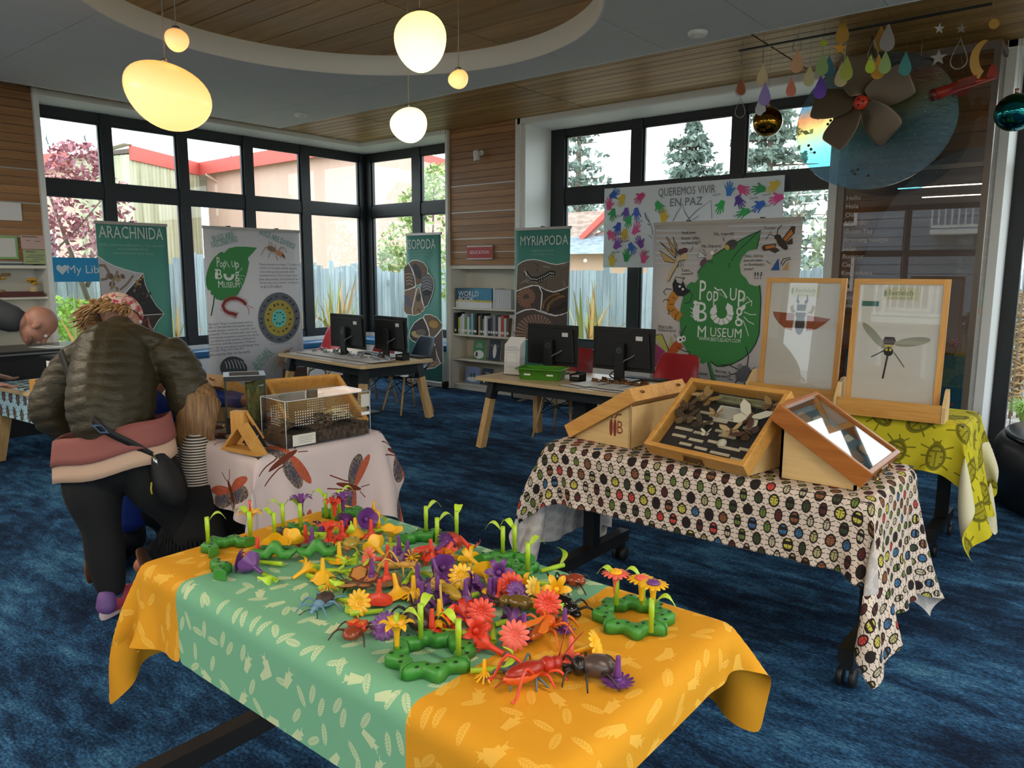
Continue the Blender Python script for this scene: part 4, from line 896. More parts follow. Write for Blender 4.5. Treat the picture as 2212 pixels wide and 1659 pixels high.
# ================================================================ banners
def ribbon(pts, w):
    P = [Vector((p[0], p[1], 0)) for p in pts]; L = []; R = []
    for i, p in enumerate(P):
        d = (P[min(i+1, len(P)-1)]-P[max(i-1, 0)]); d = d.normalized() if d.length > 0 else Vector((1,0,0)); n = Vector((-d.y, d.x, 0))*w/2
        L.append(p+n); R.append(p-n)
    return [(p.x, p.y) for p in L+R[::-1]], len(P)
HAND = [(-.02,-.045),(.02,-.045),(.033,-.01),(.055,.008),(.062,.02),(.052,.026),(.032,.015),(.028,.03),(.036,.07),(.026,.073),(.016,.034),(.012,.036),(.012,.085),(.001,.085),(-.002,.036),(-.006,.035),(-.014,.078),(-.024,.076),(-.016,.03),(-.022,.026),(-.038,.056),(-.046,.05),(-.03,.012)]
def printed(art, origin, X, parent, off=.0012, N=None, hscale=1.0):
    """lay the artwork on a sheet; art metres are measured along X and z"""
    X = Vector(X); Y = Vector((0,0,1)); N = X.cross(Y); acc = {}; order = []
    base = Vector(origin)
    for i, e in enumerate(art):
        d = base+N*(off+i*.000012)
        if e[0] == 't':
            _, name, col, body, c, w, h, rot = e
            o = text(body, h, name, flat(col, .6), parent, (0,0,0), (1,0,0), (0,1,0), h=0)
            v = np.array([q.co for q in o.data.vertices]); lo, hi = v.min(0), v.max(0); s = (hi-lo)
            a = math.radians(rot); ca, sa = math.cos(a), math.sin(a)
            for q in o.data.vertices:
                x = (q.co.x-(lo[0]+hi[0])/2)*w/max(s[0], 1e-6); y = (q.co.y-(lo[1]+hi[1])/2)*h/max(s[1], 1e-6)
                p = d+X*(c[0]+x*ca-y*sa)+Y*(c[1]+x*sa+y*ca); q.co = p
            continue
        if e[0] == 'p': name, col, pts = e[1:4]; faces = [list(range(len(pts)))]
        elif e[0] == 'l':
            name, col = e[1:3]; pts, n = ribbon(e[3], e[4]); faces = [[k, k+1, 2*n-2-k, 2*n-1-k] for k in range(n-1)]
        elif e[0] == 'h':
            name, col, c, r = e[1:5]; a = math.radians(-r); k = 1.15
            pts = [(c[0]+k*(x*math.cos(a)-y*math.sin(a)), c[1]+k*(x*math.sin(a)+y*math.cos(a))) for x, y in HAND]; faces = [list(range(len(pts)))]
        key = name if e[0] != 'h' else name+str(i)
        if key not in acc: acc[key] = (MB(), []); order.append((key, name))
        m, cols = acc[key]
        if col not in cols: cols.append(col)
        m.add([d+X*p[0]+Y*p[1] for p in pts], faces, cols.index(col))
    for key, name in order:
        m, cols = acc[key]; m.raw = True; m.build(name, [flat(c, .6) for c in cols], parent)
teal = flat('#4f9285', .55); wht = flat('#dcdbe0', .55)
def banner(lab, art, axis, fixed, a0, a1, top, panel, tilt=0):
    """a roll-up stand: cassette with feet, printed panel, top bar, pole"""
    w = a1-a0; c = (a0+a1)/2
    if axis == 'y': loc = (c, fixed, 0); X = (1,0,0)
    else: loc = (fixed, c, 0); X = (0,1,0)
    t = thing('rollup_banner', lab, 'banner', loc, 0, 'roll-up banners'); X = Vector(X); N = X.cross(Vector((0,0,1)))
    def q(u, d, z): return X*u+N*d+Vector((0,0,z))
    m = MB(); m.beam(q(-w/2-.02, -.03, .05), q(w/2+.02, -.03, .05), .10, .075); m.build('cassette', M['alu'], t, bevel=.012)
    for s in (-1, 1):
        m = MB(); m.beam(q(s*(w/2+.02), -.03, .05), q(s*(w/2+.035), -.03, .05), .11, .085); m.build('end_cap', M['black'], t)
        m = MB(); m.beam(q(s*w*.3, -.16, .006), q(s*w*.3, .12, .006), .04, .012); m.build('foot', M['alu'], t)
    m = MB(); k = 12
    P = [[q(-w/2+w*i/k, 0+.004*math.sin(i*1.3), z) for i in range(k+1)] for z in (.08, top*.5, top-.03)]
    m.grid(P); pn = m.build('panel', panel, t); so = pn.modifiers.new('thick', 'SOLIDIFY'); so.thickness = .003; so.offset = -1 if N.dot(pn.data.polygons[0].normal) > 0 else 1
    m = MB(); m.beam(q(-w/2-.008, -.004, top-.015), q(w/2+.008, -.004, top-.015), .022, .03); m.build('top_bar', M['alu'], t)
    for s in ((-.25, .25) if w > 1 else (0,)):
        m = MB(); m.tube([q(s*w, -.03, .08), q(s*w, -.03, top+.004)], .012, 8); m.build('pole', M['alu'], t)
        m = MB(); m.beam(q(s*w-.02, -.012, top+.003), q(s*w+.02, -.012, top+.003), .03, .014); m.build('pole_clip', M['black'], t)
    if art:
        base = -Vector(loc) + (Vector((0, fixed, 0)) if axis == 'y' else Vector((fixed, 0, 0)))
        printed(ART[art], base, X, pn, .0062)
    return t
banner('teal roll-up banner headed ARACHNIDA behind the capped woman', 'arach', 'x', -7.95, 3.26, 3.97, 2.0, teal)
banner('white roll-up banner with green leaf, red centipede and ringed bug chart', 'bugs', 'x', -7.85, 4.32, 5.55, 2.0, wht)
banner('teal roll-up banner headed ISOPODA beside the wood pillar', 'iso', 'y', 6.97, -7.5, -6.86, 2.01, teal)
banner('teal roll-up banner headed MYRIAPODA in front of the bookcase', 'myr', 'y', 6.97, -5.64, -4.86, 2.02, teal)
banner('widest white roll-up banner with a big green leaf and cartoon bugs', 'pop', 'y', 6.75, -3.70, -2.26, 2.0, flat('#d3cbc8', .55))
# ---- paper with handprints taped on the window
t = thing('handprint_paper', 'long white paper of coloured handprints taped inside the far window', 'poster', (0, 7.53, 0))
m = MB(); P = [[(-4.78+.206*i, .004*math.sin(i*1.1+j), 1.57+.0+.178*j) for i in range(11)] for j in range(6)]
m.grid(P); pp = m.build('sheet', G('thin_paper', .7, lin('#dfe4ea')).m, t)
pp.data.materials[0].node_tree.nodes['Principled BSDF'].inputs['Transmission Weight'].default_value = .0
printed(ART['hands'], (0, -.004, 0), (1,0,0), pp, .003)
# ---- library sticker on the left window
t = thing('library_sticker', 'blue window sticker with a heart and My Library in white', 'sign', (-8.925, 3.5, 1.52))
MB().box((-.002, -.44, -.13), (0, .44, .13)).build('film', flat('#2f97cf', .5), t)
hp = [(.0, -.055), (.055, .005), (.052, .04), (.028, .052), (.0, .03), (-.028, .052), (-.052, .04), (-.055, .005)]
m = MB(); m.prism(hp, 0, o=(.001, -.215, 0), X=(0,1,0), Y=(0,0,1)); m.raw = True; m.build('heart', M['paper'], t)
text('My Library', .125, 'lettering', M['paper'], t, (.001, .10, 0), (0,1,0), (0,0,1), h=0)
# ---- red sign on the pillar
t = thing('education_sign', 'red wall sign reading EDUCATION on the wood pillar', 'sign', (-6.29, 7.09, 1.75))
MB().box((-.21, -.02, -.085), (.21, 0, .085)).build('backing', M['alu'], t)
MB().box((-.205, -.024, -.068), (.205, -.02, .068)).build('face', flat('#b0383a', .5), t)
text('EDUCATION', .058, 'lettering', M['paper'], t, (0, -.0245, 0), (1,0,0), (0,0,1), sx=.95, h=0)
# ---- sensor camera high on the pillar
t = thing('wall_sensor', 'small white sensor on a bracket high on the wood pillar', 'sensor', (-6.27, 7.1, 2.94))
m = MB(); m.lathe([(.035, 0), (.035, .02), (.012, .03)], 12, axis=(0,-1,0)); m.tube([(0, -.02, 0), (0, -.07, -.02)], .01, 6); m.build('bracket', M['white'], t)
m = MB(); m.tube([(-.02, -.09, .02), (.0, -.09, -.1)], [.035, .042], 12); m.build('head', M['white'], t, bevel=.004)
for i, (x, y) in enumerate(((-7.16, 5.14), (-2.55, 5.19))):
    t = thing('ceiling_detector', ('round white detector on the ceiling panel near the corner window', 'round white detector on the ceiling panel near the colourful mobile')[i], 'detector', (x, y, 3.2))
    MB().lathe([(.001, -.03), (.06, -.028), (.07, -.01), (.07, 0)], 20).build('body', M['white'], t)
    MB().lathe([(.001, -.034), (.025, -.034), (.025, -.03)], 12).build('lens', M['cream'], t)
# ================================================================ chairs
def chair(lab, col, x, y, rz, seat_h=.43):
    t = thing('shell_chair', lab, 'chair', (x, y, 0), rz, 'moulded shell chairs')
    prof = [(-.22, seat_h-.02, .19, .0), (-.19, seat_h+.005, .21, .01), (-.08, seat_h, .225, .035), (.06, seat_h-.012, .225, .06), (.14, seat_h+.0, .225, .09), (.19, seat_h+.05, .222, .10), (.215, seat_h+.14, .215, .075), (.235, seat_h+.26, .205, .035), (.25, seat_h+.35, .19, .012), (.255, seat_h+.385, .16, .0)]
    P = []
    for (yy, zz, hw, lift) in prof:
        r = []
        for j in range(11):
            s = -1+2*j/10; back = 1 if zz > seat_h+.1 else 0
            r.append((hw*s, yy-lift*abs(s)**3*(1 if back else .2), zz+lift*abs(s)**3*(0 if back else 1)))
        P.append(r)
    m = MB(); m.grid(P); o = m.build('shell', flat(col, .35), t); q = o.modifiers.new('thick', 'SOLIDIFY'); q.thickness = .008
    s_ = o.modifiers.new('subsurf', 'SUBSURF'); s_.levels = 1; s_.render_levels = 1
    for sx in (-1, 1):
        for sy in (-1, 1):
            a = Vector((sx*.13, sy*.11+.0, seat_h-.03)); b = Vector((sx*.21, sy*.2, 0))
            m = MB(); m.tube([a, b], [.014, .010], 8); m.build('leg', M['oak_leg'], t)
    w_ = MB()
    for sx in (-1, 1):
        for sy in (-1, 1):
            a = Vector((sx*.135, sy*.115, seat_h-.06)); b = Vector((sx*.18, sy*.16, .2))
            w_.tube([a, (-sx*.178, sy*.155, .22)], .005, 5); w_.tube([a, (sx*.175, -sy*.155, .22)], .005, 5)
        w_.tube([(sx*.13, -.11, seat_h-.04), (sx*.13, .11, seat_h-.04)], .008, 6); w_.tube([(-.13, sx*.11, seat_h-.04), (.13, sx*.11, seat_h-.04)], .008, 6)
    w_.build('wire_brace', M['black'], t)
    return t
chair('red shell chair beyond the desk with two monitors, next to the white banner', '#c8323a', -8.0, 6.0, .15)
chair('red shell chair pushed under the desk behind the left monitor pair', '#c8323a', -6.72, 5.68, -.1)
chair('navy shell chair at the right end of the desk with two monitors', '#24425c', -6.02, 5.58, -.25)
chair('red shell chair at the desk with the green bin', '#bf3238', -3.97, 5.62, .1)
chair('red shell chair hidden behind the monitor nearest the leaf banner', '#bf3238', -3.0, 5.75, 0)
# ================================================================ computer desks
def desk(lab, x, y, w, d, rz, h=.62):
    t = thing('computer_desk', lab, 'desk', (x, y, 0), rz, 'computer desks')
    o = MB(); r = .05; out = []
    for cx, cy, a0 in ((w/2-r, d/2-r, 0), (-w/2+r, d/2-r, PI/2), (-w/2+r, -d/2+r, PI), (w/2-r, -d/2+r, 1.5*PI)):
        out += [(cx+r*math.cos(a0+PI/2*k/4), cy+r*math.sin(a0+PI/2*k/4)) for k in range(5)]
    o.prism(out, .03, o=(0, 0, h-.03)); o.build('tabletop', M['ash_top'], t, bevel=.004)
    m = MB(); ix, iy = w/2-.12, d/2-.12
    m.box((-ix, -iy-.015, h-.12), (ix, -iy+.015, h-.03)).box((-ix, iy-.015, h-.12), (ix, iy+.015, h-.03)).box((-ix-.015, -iy, h-.14), (-ix+.015, iy, h-.03)).box((ix-.015, -iy, h-.14), (ix+.015, iy, h-.03)); m.build('frame', M['dark_al'], t)
    m = MB(); m.box((-.06, -.09, .02), (.06, .09, h-.03)); m.box((-.2, -.2, 0), (.2, .2, .02)); m.build('cable_column', M['dark_al'], t)
    for sx in (-1, 1):
        for sy in (-1, 1):
            a = Vector((sx*(ix-.02), sy*(iy-.0), h-.03)); b = Vector((sx*(ix+.05), sy*(iy+.10), 0)); k = a.lerp(b, .27)
            lg = MB(); lg.beam(k, b, .055, .075, up=(0,1,0)); lo = lg.build('leg', M['oak_leg'], t)
            cp = MB(); cp.beam(a, k, .062, .085, up=(0,1,0)); cp.build('leg_bracket', M['dark_al'], lo)
    return t
desk('maple desk holding two monitors and a row of silver clipboards', -6.36, 5.12, 1.62, .90, math.radians(-5))
desk('maple desk holding the green bin, leaflets and two monitors', -3.46, 5.22, 1.76, .86, 0)
def monitor(lab, x, y, w, rz, ztop=1.06, zb=.62, hp=.36):
    t = thing('computer_monitor', lab, 'monitor', (x, y, zb), rz, 'computer monitors seen from behind'); H_ = ztop-zb; k = H_-hp
    o = MB(); o.prism([(-w/2, k), (w/2, k), (w/2, H_), (-w/2, H_)], .014, o=(0, .02, 0), X=(1,0,0), Y=(0,0,1)); o.prism([(-w/2+.03, k+.03), (w/2-.03, k+.03), (w/2-.05, H_-.035), (-w/2+.05, H_-.035)], .022, o=(0, .008, 0), X=(1,0,0), Y=(0,0,1)); o.build('housing', M['black'], t, bevel=.006)
    MB().box((-w/2+.008, .0201, k+.02), (w/2-.008, .0215, H_-.008)).build('screen', flat('#05060a', .15), t)
    MB().box((-.3*w, -.0155, H_-.062), (.3*w, -.0140, H_-.056)).build('vent_slot', flat('#050506', .6), t)
    m = MB(); m.prism([(-.045, 0), (.045, 0), (.042, H_-.14), (-.042, H_-.14)], .03, o=(0, -.03, .012), X=(1,0,0), Y=(0,0,1)); s = m.build('stand', flat('#16171a', .4), t, bevel=.004)
    m = MB(); m.prism([(-.12, -.08), (.12, -.08), (.12, .12), (-.12, .12)], .012); m.build('stand_base', flat('#16171a', .4), t, bevel=.004)
    m = MB(); m.ring(circ(20, .024), circ(20, .021), .001, o=(0, -.061, H_-.185), X=(1,0,0), Y=(0,0,1)); m.build('emblem_ring', M['chrome'], s)
    text('DELL', .014, 'emblem_text', M['chrome'], s, (0, -.0612, H_-.185), (1,0,0), (0,0,1), h=0)
    MB().box((w*.22, -.0153, H_-.10), (w*.22+.062, -.0142, H_-.065)).build('asset_label', M['paper'], t)
    m = MB(); m.tube(smooth_path([(.02, -.02, k+.05), (.05, -.06, k+.09), (.10, -.04, k+.12), (.12, -.015, k+.14)]), .005, 6); m.build('cable', flat('#77787a', .5), t)
    m = MB(); m.tube(smooth_path([(-.02, -.05, .10), (-.07, -.08, .05), (.02, -.1, .02), (.06, -.05, .012)]), .006, 6); m.build('power_cable', M['black'], t)
    return t
monitor('black monitor at the left of the pair by the corner window', -6.47, 5.13, .66, math.radians(-5))
monitor('black monitor at the right of the pair beside the navy chair', -5.98, 5.30, .60, math.radians(-8), ztop=1.05)
monitor('black monitor behind the leaflet holder and green bin', -3.92, 5.36, .55, 0, ztop=1.06)
monitor('black monitor in front of the big leaf banner', -3.22, 5.40, .59, 0, ztop=1.065)
# ---- what stands on the desks
def keyboard(lab, x, y, z, rz):
    t = thing('keyboard', lab, 'keyboard', (x, y, z), rz); MB().box((-.2, -.065, 0), (.2, .065, .014)).build('case', M['black'], t, bevel=.004)
    m = MB()
    for r_ in range(5):
        for k in range(14): m.box((-.19+k*.0272, -.055+r_*.022, .014), (-.19+k*.0272+.022, -.055+r_*.022+.017, .019))
    m.build('keys', flat('#2a2b2e', .5), t, kind='stuff')
keyboard('black keyboard behind the stand of the monitor by the leaf banner', -3.1, 5.58, .62, .05); keyboard('black keyboard behind the left monitor of the corner pair', -6.35, 5.38, .62, -.08); keyboard('black keyboard behind the right monitor of the corner pair', -5.83, 5.52-.03, .62, -.1)
t = thing('computer_mouse', 'black mouse on the desk just left of the big leaf banner', 'mouse', (-2.80, 5.45, .62)); m = MB(); m.ball((0, 0, .012), (.032, .055, .022), 12, 8); m.build('body', M['black'], t); MB().box((-.004, -.045, .03), (.004, -.02, .036)).build('wheel', M['steel'], t)
def black_cube(lab, x, y):
    t = thing('desk_cube', lab, 'organiser', (x, y, .62)); m = MB(); m.box((-.05, -.05, 0), (.05, .05, .006)).box((-.05, -.05, 0), (-.045, .05, .06)).box((.045, -.05, 0), (.05, .05, .06)).box((-.05, .045, 0), (.05, .05, .075)).box((-.05, -.05, 0), (.05, -.045, .04)); m.build('tray', M['black'], t)
    MB().box((-.04, -.04, .006), (.04, .04, .045)).build('note_pad', M['cream'], t)
black_cube('small black note holder at the right end of the corner desk', -5.70, 5.22); black_cube('small black note holder beside the green bin', -3.5, 5.16)
steelc = flat('#b9bcc0', .25, .9); copper = flat('#9a7350', .3, .8)
def clipboard(lab, x, y, z, rz, clip, dl=.32, w=.225):
    t = thing('clipboard', lab, 'clipboard', (x, y, z), rz)
    MB().box((-w/2, -dl/2, 0), (w/2, dl/2, .003)).build('board', flat('#5a4a3c', .6), t)
    MB().box((-w/2+.006, -dl/2+.004, .003), (w/2-.006, dl/2-.03, .005)).build('paper', M['paper'], t)
    m = MB(); m.box((-.05, dl/2-.045, .005), (.05, dl/2-.005, .009)); m.tube([(-.05, dl/2-.02, .012), (.05, dl/2-.02, .012)], .008, 8); m.prism([(-.045, .0), (.045, .0), (.028, .035), (-.028, .035)], .003, o=(0, dl/2-.02, .012), X=(1,0,0), Y=(0,-.35,1)); m.tube([(-.02, dl/2-.004, .016), (-.02, dl/2+.018, .03), (.02, dl/2+.018, .03), (.02, dl/2-.004, .016)], .0035, 6); m.build('clip', clip, t)
NTH = 'first second third fourth fifth sixth seventh eighth ninth tenth eleventh twelfth thirteenth fourteenth fifteenth sixteenth seventeenth eighteenth nineteenth twentieth twenty-first twenty-second'.split()
nth = ['first', 'second', 'third', 'fourth', 'fifth', 'sixth', 'seventh', 'eighth']
for i in range(6):
    clipboard('clipboard with silver clip on the corner desk, %s from its left end' % nth[i], -6.98+i*.235, 4.93-i*.022, .620+.0, -.09+.02*(i % 3), steelc)
for i in range(6):
    clipboard('silver-clipped clipboard of the back row on the corner desk, %s from its left end' % nth[i], -6.93+i*.235, 5.0-i*.02+.03, .6295+.0, -.05-.02*(i % 2), steelc, .30)
for i in range(3):
    clipboard('clipboard with copper clip on the desk right of the green bin, %s from the bin' % nth[i], -3.33+i*.20, 4.99, .6205, -.2+.12*i, copper)
for i in range(3):
    clipboard('copper-clipped clipboard lying upon the others right of the green bin, %s from the bin' % nth[i], -3.28+i*.2, 5.04, .6300, -.3+.15*i, copper)
# green bin
t = thing('green_bin', 'green plastic storage bin with white labels on the desk', 'bin', (-3.80, 5.07, .62), .32)
def tub(a, b, h, th=.004, fl=.02):
    m = MB(); n = 6
    def rr_(hx, hy, r):
        o_ = []
        for cx, cy, a0 in ((hx-r, hy-r, 0), (-hx+r, hy-r, PI/2), (-hx+r, -hy+r, PI), (hx-r, -hy+r, 1.5*PI)): o_ += [(cx+r*math.cos(a0+PI/2*k/4), cy+r*math.sin(a0+PI/2*k/4)) for k in range(5)]
        return o_
    rings = [(a*.88, b*.88, 0), (a*.9, b*.9, .004), (a, b, h), (a+fl, b+fl, h), (a+fl, b+fl, h-.008), (a+fl-.003, b+fl-.003, h-.008), (a+fl-.003, b+fl-.003, h+.003), (a-th, b-th, h+.003), (a*.9-th, b*.9-th, .008)]
    P = [[(x, y, z) for x, y in rr_(A, B_, .03)] for A, B_, z in rings]
    m.grid(P, closed=True); k = len(P[0]); m.f.append(tuple(range(k))[::-1]); m.m.append(0); m.sm.append(False); m.f.append(tuple(range((len(P)-1)*k, len(P)*k))); m.m.append(0); m.sm.append(False)
    return m
tub(.19, .115, .095).build('tub', flat('#4f8f2c', .4), t)
for xx in (-.1, .1): MB().box((xx-.028, -.1135, .03), (xx+.028, -.1115, .068)).build('label_card', M['paper'], t, rot=(-.08, 0, 0))
# leaflet holder
t = thing('leaflet_holder', 'clear stand full of printed leaflets at the left end of the desk', 'holder', (-4.14, 5.12, .62), .15)
m = MB(); m.box((-.085, -.07, 0), (.085, .06, .004)).box((-.085, .055, 0), (.085, .06, .22)).box((-.085, -.07, 0), (-.082, .06, .16)).box((.082, -.07, 0), (.085, .06, .16)).box((-.085, -.07, 0), (.085, -.067, .12)); m.build('acrylic_stand', M['acrylic'], t)
for k in range(6):
    s = MB(); s.box((-.078, -.06+k*.018, .006), (.078, -.058+k*.018, .27+k*.012)); s.build('leaflet', M['paper'], t, rot=(-.05, 0, 0))
pr = MB()
for z, w_ in ((.245, .05), (.235, .065), (.222, .07), (.214, .07)): pr.box((-w_, -.0610, z), (w_, -.0605, z+.003))
pr.ring([(-.055, .07), (.05, .07), (.05, .2), (-.055, .2)], [(-.053, .072), (.048, .072), (.048, .198), (-.053, .198)], .0005, o=(0, -.0605, 0), X=(1,0,0), Y=(0,0,1)); pr.build('print', flat('#9a9490', .6), t, rot=(-.05, 0, 0))
# ================================================================ bookcases
def bookcase(lab, loc, rz, w, d, h, shelves):
    t = thing('bookcase', lab, 'bookcase', loc, rz)
    for s in (-1, 1): MB().box((s*w/2-(.0 if s < 0 else .035), -d, 0), (s*w/2+(.035 if s < 0 else .0), 0, h)).build('side_panel', M['cream'], t)
    MB().box((-w/2, -d, h), (w/2, 0, h+.03)).build('top_panel', M['cream'], t); MB().box((-w/2+.035, -.012, 0), (w/2-.035, 0, h)).build('back_panel', M['cream'], t)
    for z in shelves: MB().box((-w/2+.035, -d+.01, z-.022), (w/2-.035, -.012, z)).build('shelf', M['cream'], t)
    MB().box((-w/2+.035, -d+.02, 0), (w/2-.035, -d+.04, .06)).build('kick_board', M['cream'], t)
    return t
bookcase('cream bookcase of reference books below the red sign', (-6.265, 7.395-.0, 0), 0, 1.12, .31, 1.55, (.08, .40, .72, 1.06))
bookcase('cream bookcase on the left wall behind the bald man', (-8.83, 2.45, 0), PI/2, 1.14, .33, 1.53, (.30, .62, .96, 1.26-.01))
# blue encyclopedias, painted spines that carry the words across
wb = G('encyclopedia_spine', .5); x, y, z = wb.xyz('pos')
zz = (z-1.06)*4.3
a = wb.mix(wb.smooth(x+wb.noise(wb.vec(x*6, 0, z*9), 1.0, 3)*.25, -6.55, -6.2), lin('#1f5578'), lin('#4c92b5'))
a = wb.mix(zz.lt(.42), a, lin('#d6b93e')); a = wb.mix(zz.lt(.32), a, lin('#dfe3e6')); wb.col(a); wb = wb.m
X0 = -6.745; n = 22
for i in range(n):
    t = thing('encyclopedia_volume', 'blue-topped encyclopedia volume, %s from the left in its set' % NTH[i], 'book', (X0+i*.0275, 7.12, 1.0605), 0, 'blue encyclopedia set')
    MB().box((0, 0, 0), (.0255, .2, .245)).build('cover', wb, t, bevel=.003)
    MB().box((.004, .02, .005), (.0215, .202, .24)).build('pages', M['cream'], t)
def spine_text(body, z, x, size):
    o = text(body, size, 'spine_lettering', M['paper'], None, (x, 7.1185, z), (1,0,0), (0,0,1), align='LEFT', h=0)
    return o
voll = [o for o in S.objects if o.name.startswith('encyclopedia_volume')]
for body, z in (('WORLD', 1.235), ('BOOK', 1.165)):
    o = spine_text(body, z, X0+.045, .095); o.parent = voll[1].children[0]; o.matrix_parent_inverse = (Matrix.Translation(voll[1].location)).inverted()
for i in range(8):
    t = thing('white_binder', 'plain white volume, %s to the right of the blue encyclopedias' % NTH[i], 'book', (-6.115+i*.036, 7.12, 1.0605), 0, 'white volumes')
    MB().box((0, 0, 0), (.033, .2, .25-.012*(i > 0))).build('cover', flat('#cfd0d6', .5), t, bevel=.004); MB().box((.006, .02, .005), (.027, .2015, .23)).build('pages', M['cream'], t)
bc = ['#16171a', '#b6c24a', '#cfd4da', '#c9cfd6', '#6c8f4a', '#cfd2d6', '#3f7f86', '#9fc4c8', '#1d6c6c', '#17181c', '#bfae96', '#2c2c30', '#7a8f5a', '#dfe0e2', '#2a3f5c', '#4a4a50', '#8a8d92', '#3c3c44', '#d4d4d8', '#c44a40', '#ccd2dc', '#6a5a4a']
bn = ['black', 'lime', 'pale grey', 'silver', 'green', 'white', 'teal', 'pale blue', 'dark teal', 'jet black', 'tan', 'charcoal', 'olive', 'bright white', 'navy', 'slate', 'mid grey', 'dark grey', 'light grey', 'red', 'ice blue', 'brown']
xx = -6.76; r = random.Random(4)
for i, c in enumerate(bc):
    wd = r.uniform(.028, .05); hh = r.uniform(.2, .27)
    if i in (0, 9, 11): wd, hh = .04, .27
    t = thing('shelf_book', '%s-spined book on the second shelf of the reference bookcase' % bn[i], 'book', (xx, 7.105 if i in (0, 9, 13) else 7.13, .7205), 0, 'books on the second shelf')
    MB().box((0, 0, 0), (wd-.002, .16, hh)).build('cover', flat(c, .5), t, bevel=.003); MB().box((.004, .01, .004), (wd-.006, .1615, hh-.005)).build('pages', M['cream'], t)
    MB().box((.004, -.0006, .03), (wd-.007, -.0001, .06)).build('spine_label', M['paper'], t)
    xx += wd
def faced(lab, x, z, w, h, col, title, tcol, extra):
    t = thing('display_book', lab, 'book', (x, 7.17, z), 0, rot=(-.12, 0, 0))
    MB().box((-w/2, 0, 0), (w/2, .022, h)).build('cover', flat(col, .4), t, bevel=.002); MB().box((-w/2+.004, .004, .004), (w/2+.001, .018, h-.004)).build('pages', M['cream'], t)
    if title: text(title, .032, 'title', flat(tcol, .5), t, (0, -.0008, h*.72), (1,0,0), (0,0,1), h=0, sx=.8)
    m = MB()
    for k, (px, pz, rx, rz_) in enumerate(extra): m.prism(circ(14, rx, px, pz, 0, rz_), 0, o=(0, -.0004-.0001*k, 0), X=(1,0,0), Y=(0,0,1), mi=k)
    m.raw = True
    if extra: m.build('cover_picture', [flat(q, .5) for q in ('#e6e8e4', '#2f6f3a', '#20242a', '#c9b07a')[:len(extra)]], t)
faced('green and white dictionary facing out on the third shelf', -6.40, .405, .2, .25, '#2c7a40', 'student\nDictionary', '#e9ede6', [(0, .06, .085, .055), (.06, .2, .02, .02), (-.04, .06, .02, .035)])
faced('dark blue picture book with a spacesuit facing out on the third shelf', -6.14, .405, .19, .26, '#24304a', 'We Are One', '#c9b25a', [(0, .12, .03, .09)])
faced('pink and blue picture book facing out on the bottom shelf', -6.52, .085, .25, .21, '#7f8fb8', '', '#ffffff', [(0, .05, .09, .03), (-.02, .1, .02, .03), (.03, .11, .015, .03)])
faced('navy picture book with white figures on the bottom shelf', -6.26, .085, .18, .21, '#1f2b52', 'PEACE', '#e6e6e6', [(-.05, .04, .015, .02), (.0, .04, .015, .02), (.05, .04, .015, .02)])
faced('small rainbow-banded chart book on the second shelf end', -5.84, .722, .16, .27, '#dfe0e6', 'Chemical\nElements', '#b8446a', [(0, .12, .07, .014), (.03, .06, .02, .02)])
# craft baskets and notices on the left wall
t = thing('craft_flowers', 'pile of brown and yellow craft blossoms on the left bookcase shelf', 'decoration', (-8.6, 2.62, 1.2505)); r = random.Random(9)
for i in range(16):
    m = MB(); c = (r.uniform(-.1, .08), r.uniform(-.28, .3), r.uniform(.04, .24))
    for k in range(5): m.ball((c[0]+.02*math.cos(k*1.26), c[1]+.025*math.sin(k*1.26), c[2]), (.02, .022, .016), 8, 5)
    m.build('blossom', flat(('#7a5a44', '#8d7a60', '#4a3a30', '#a8895f', '#c9a23a', '#40454a')[i % 6], .8), t)
MB().box((-.12, -.3, 0), (.1, .32, .05)).build('box_base', flat('#5a2a24', .6), t)
t = thing('ceramic_pot', 'cream pot holding yellow blossoms at the end of the left shelf', 'pot', (-8.58, 2.93-.05, 1.2505)); MB().lathe([(.03, 0), (.045, .1), (.042, .1), (.028, .005)], 14).build('body', flat('#c9b48f', .6), t)
m = MB()
for k in range(9): m.ball((.03*math.cos(k*2.4), .03*math.sin(k*2.4), .13+.02*(k % 3)), (.022, .022, .016), 8, 5)
m.build('blossoms', flat('#c79a2f', .7), t)
def notice(lab, y0, y1, z0, z1, col, border=None, lines=(), words=None):
    t = thing('wall_notice', lab, 'notice', (-8.478, (y0+y1)/2, (z0+z1)/2)); hy, hz = (y1-y0)/2, (z1-z0)/2
    MB().box((-.002, -hy, -hz), (.001, hy, hz)).build('sheet', flat(border or col, .5), t)
    if border: MB().box((.001, -hy+.02, -hz+.02), (.002, hy-.02, hz-.02)).build('inner_sheet', flat(col, .5), t)
    m = MB()
    for (z, a, b_) in lines: m.box((.0021, a*hy, z*hz), (.0026, b_*hy, z*hz+.006))
    if lines: m.build('print', flat('#6a6460', .6), t)
    if words: text(words, .034, 'lettering', flat('#2a2a2e', .6), t, (.0026, 0, 0), (0,1,0), (0,0,1), h=0)
notice('blank white sheet high on the left wood wall', 2.45, 2.80, 1.99, 2.16, '#d8d4d4')
notice('white notice with a green border on the left wall', 2.35, 2.74, 1.62, 1.84, '#cfcbc6', '#7fae6a', (), 'Plower\nplants')
notice('pink picture leaflet at the top right of the left wall', 2.77, 3.0, 1.72, 1.855, '#c9a8a0', None, ((.8, -.9, .2), (.68, -.9, .4), (.2, -.6, -.3), (.1, .1, .5)))
notice('green printed leaflet under the pink one on the left wall', 2.78, 3.01, 1.575, 1.715, '#a3ad7c', None, ((.75, -.8, -.1), (.6, -.8, .0), (.2, -.6, .7), (-.1, -.8, .5), (-.4, -.3, .6), (-.7, -.8, .2)))
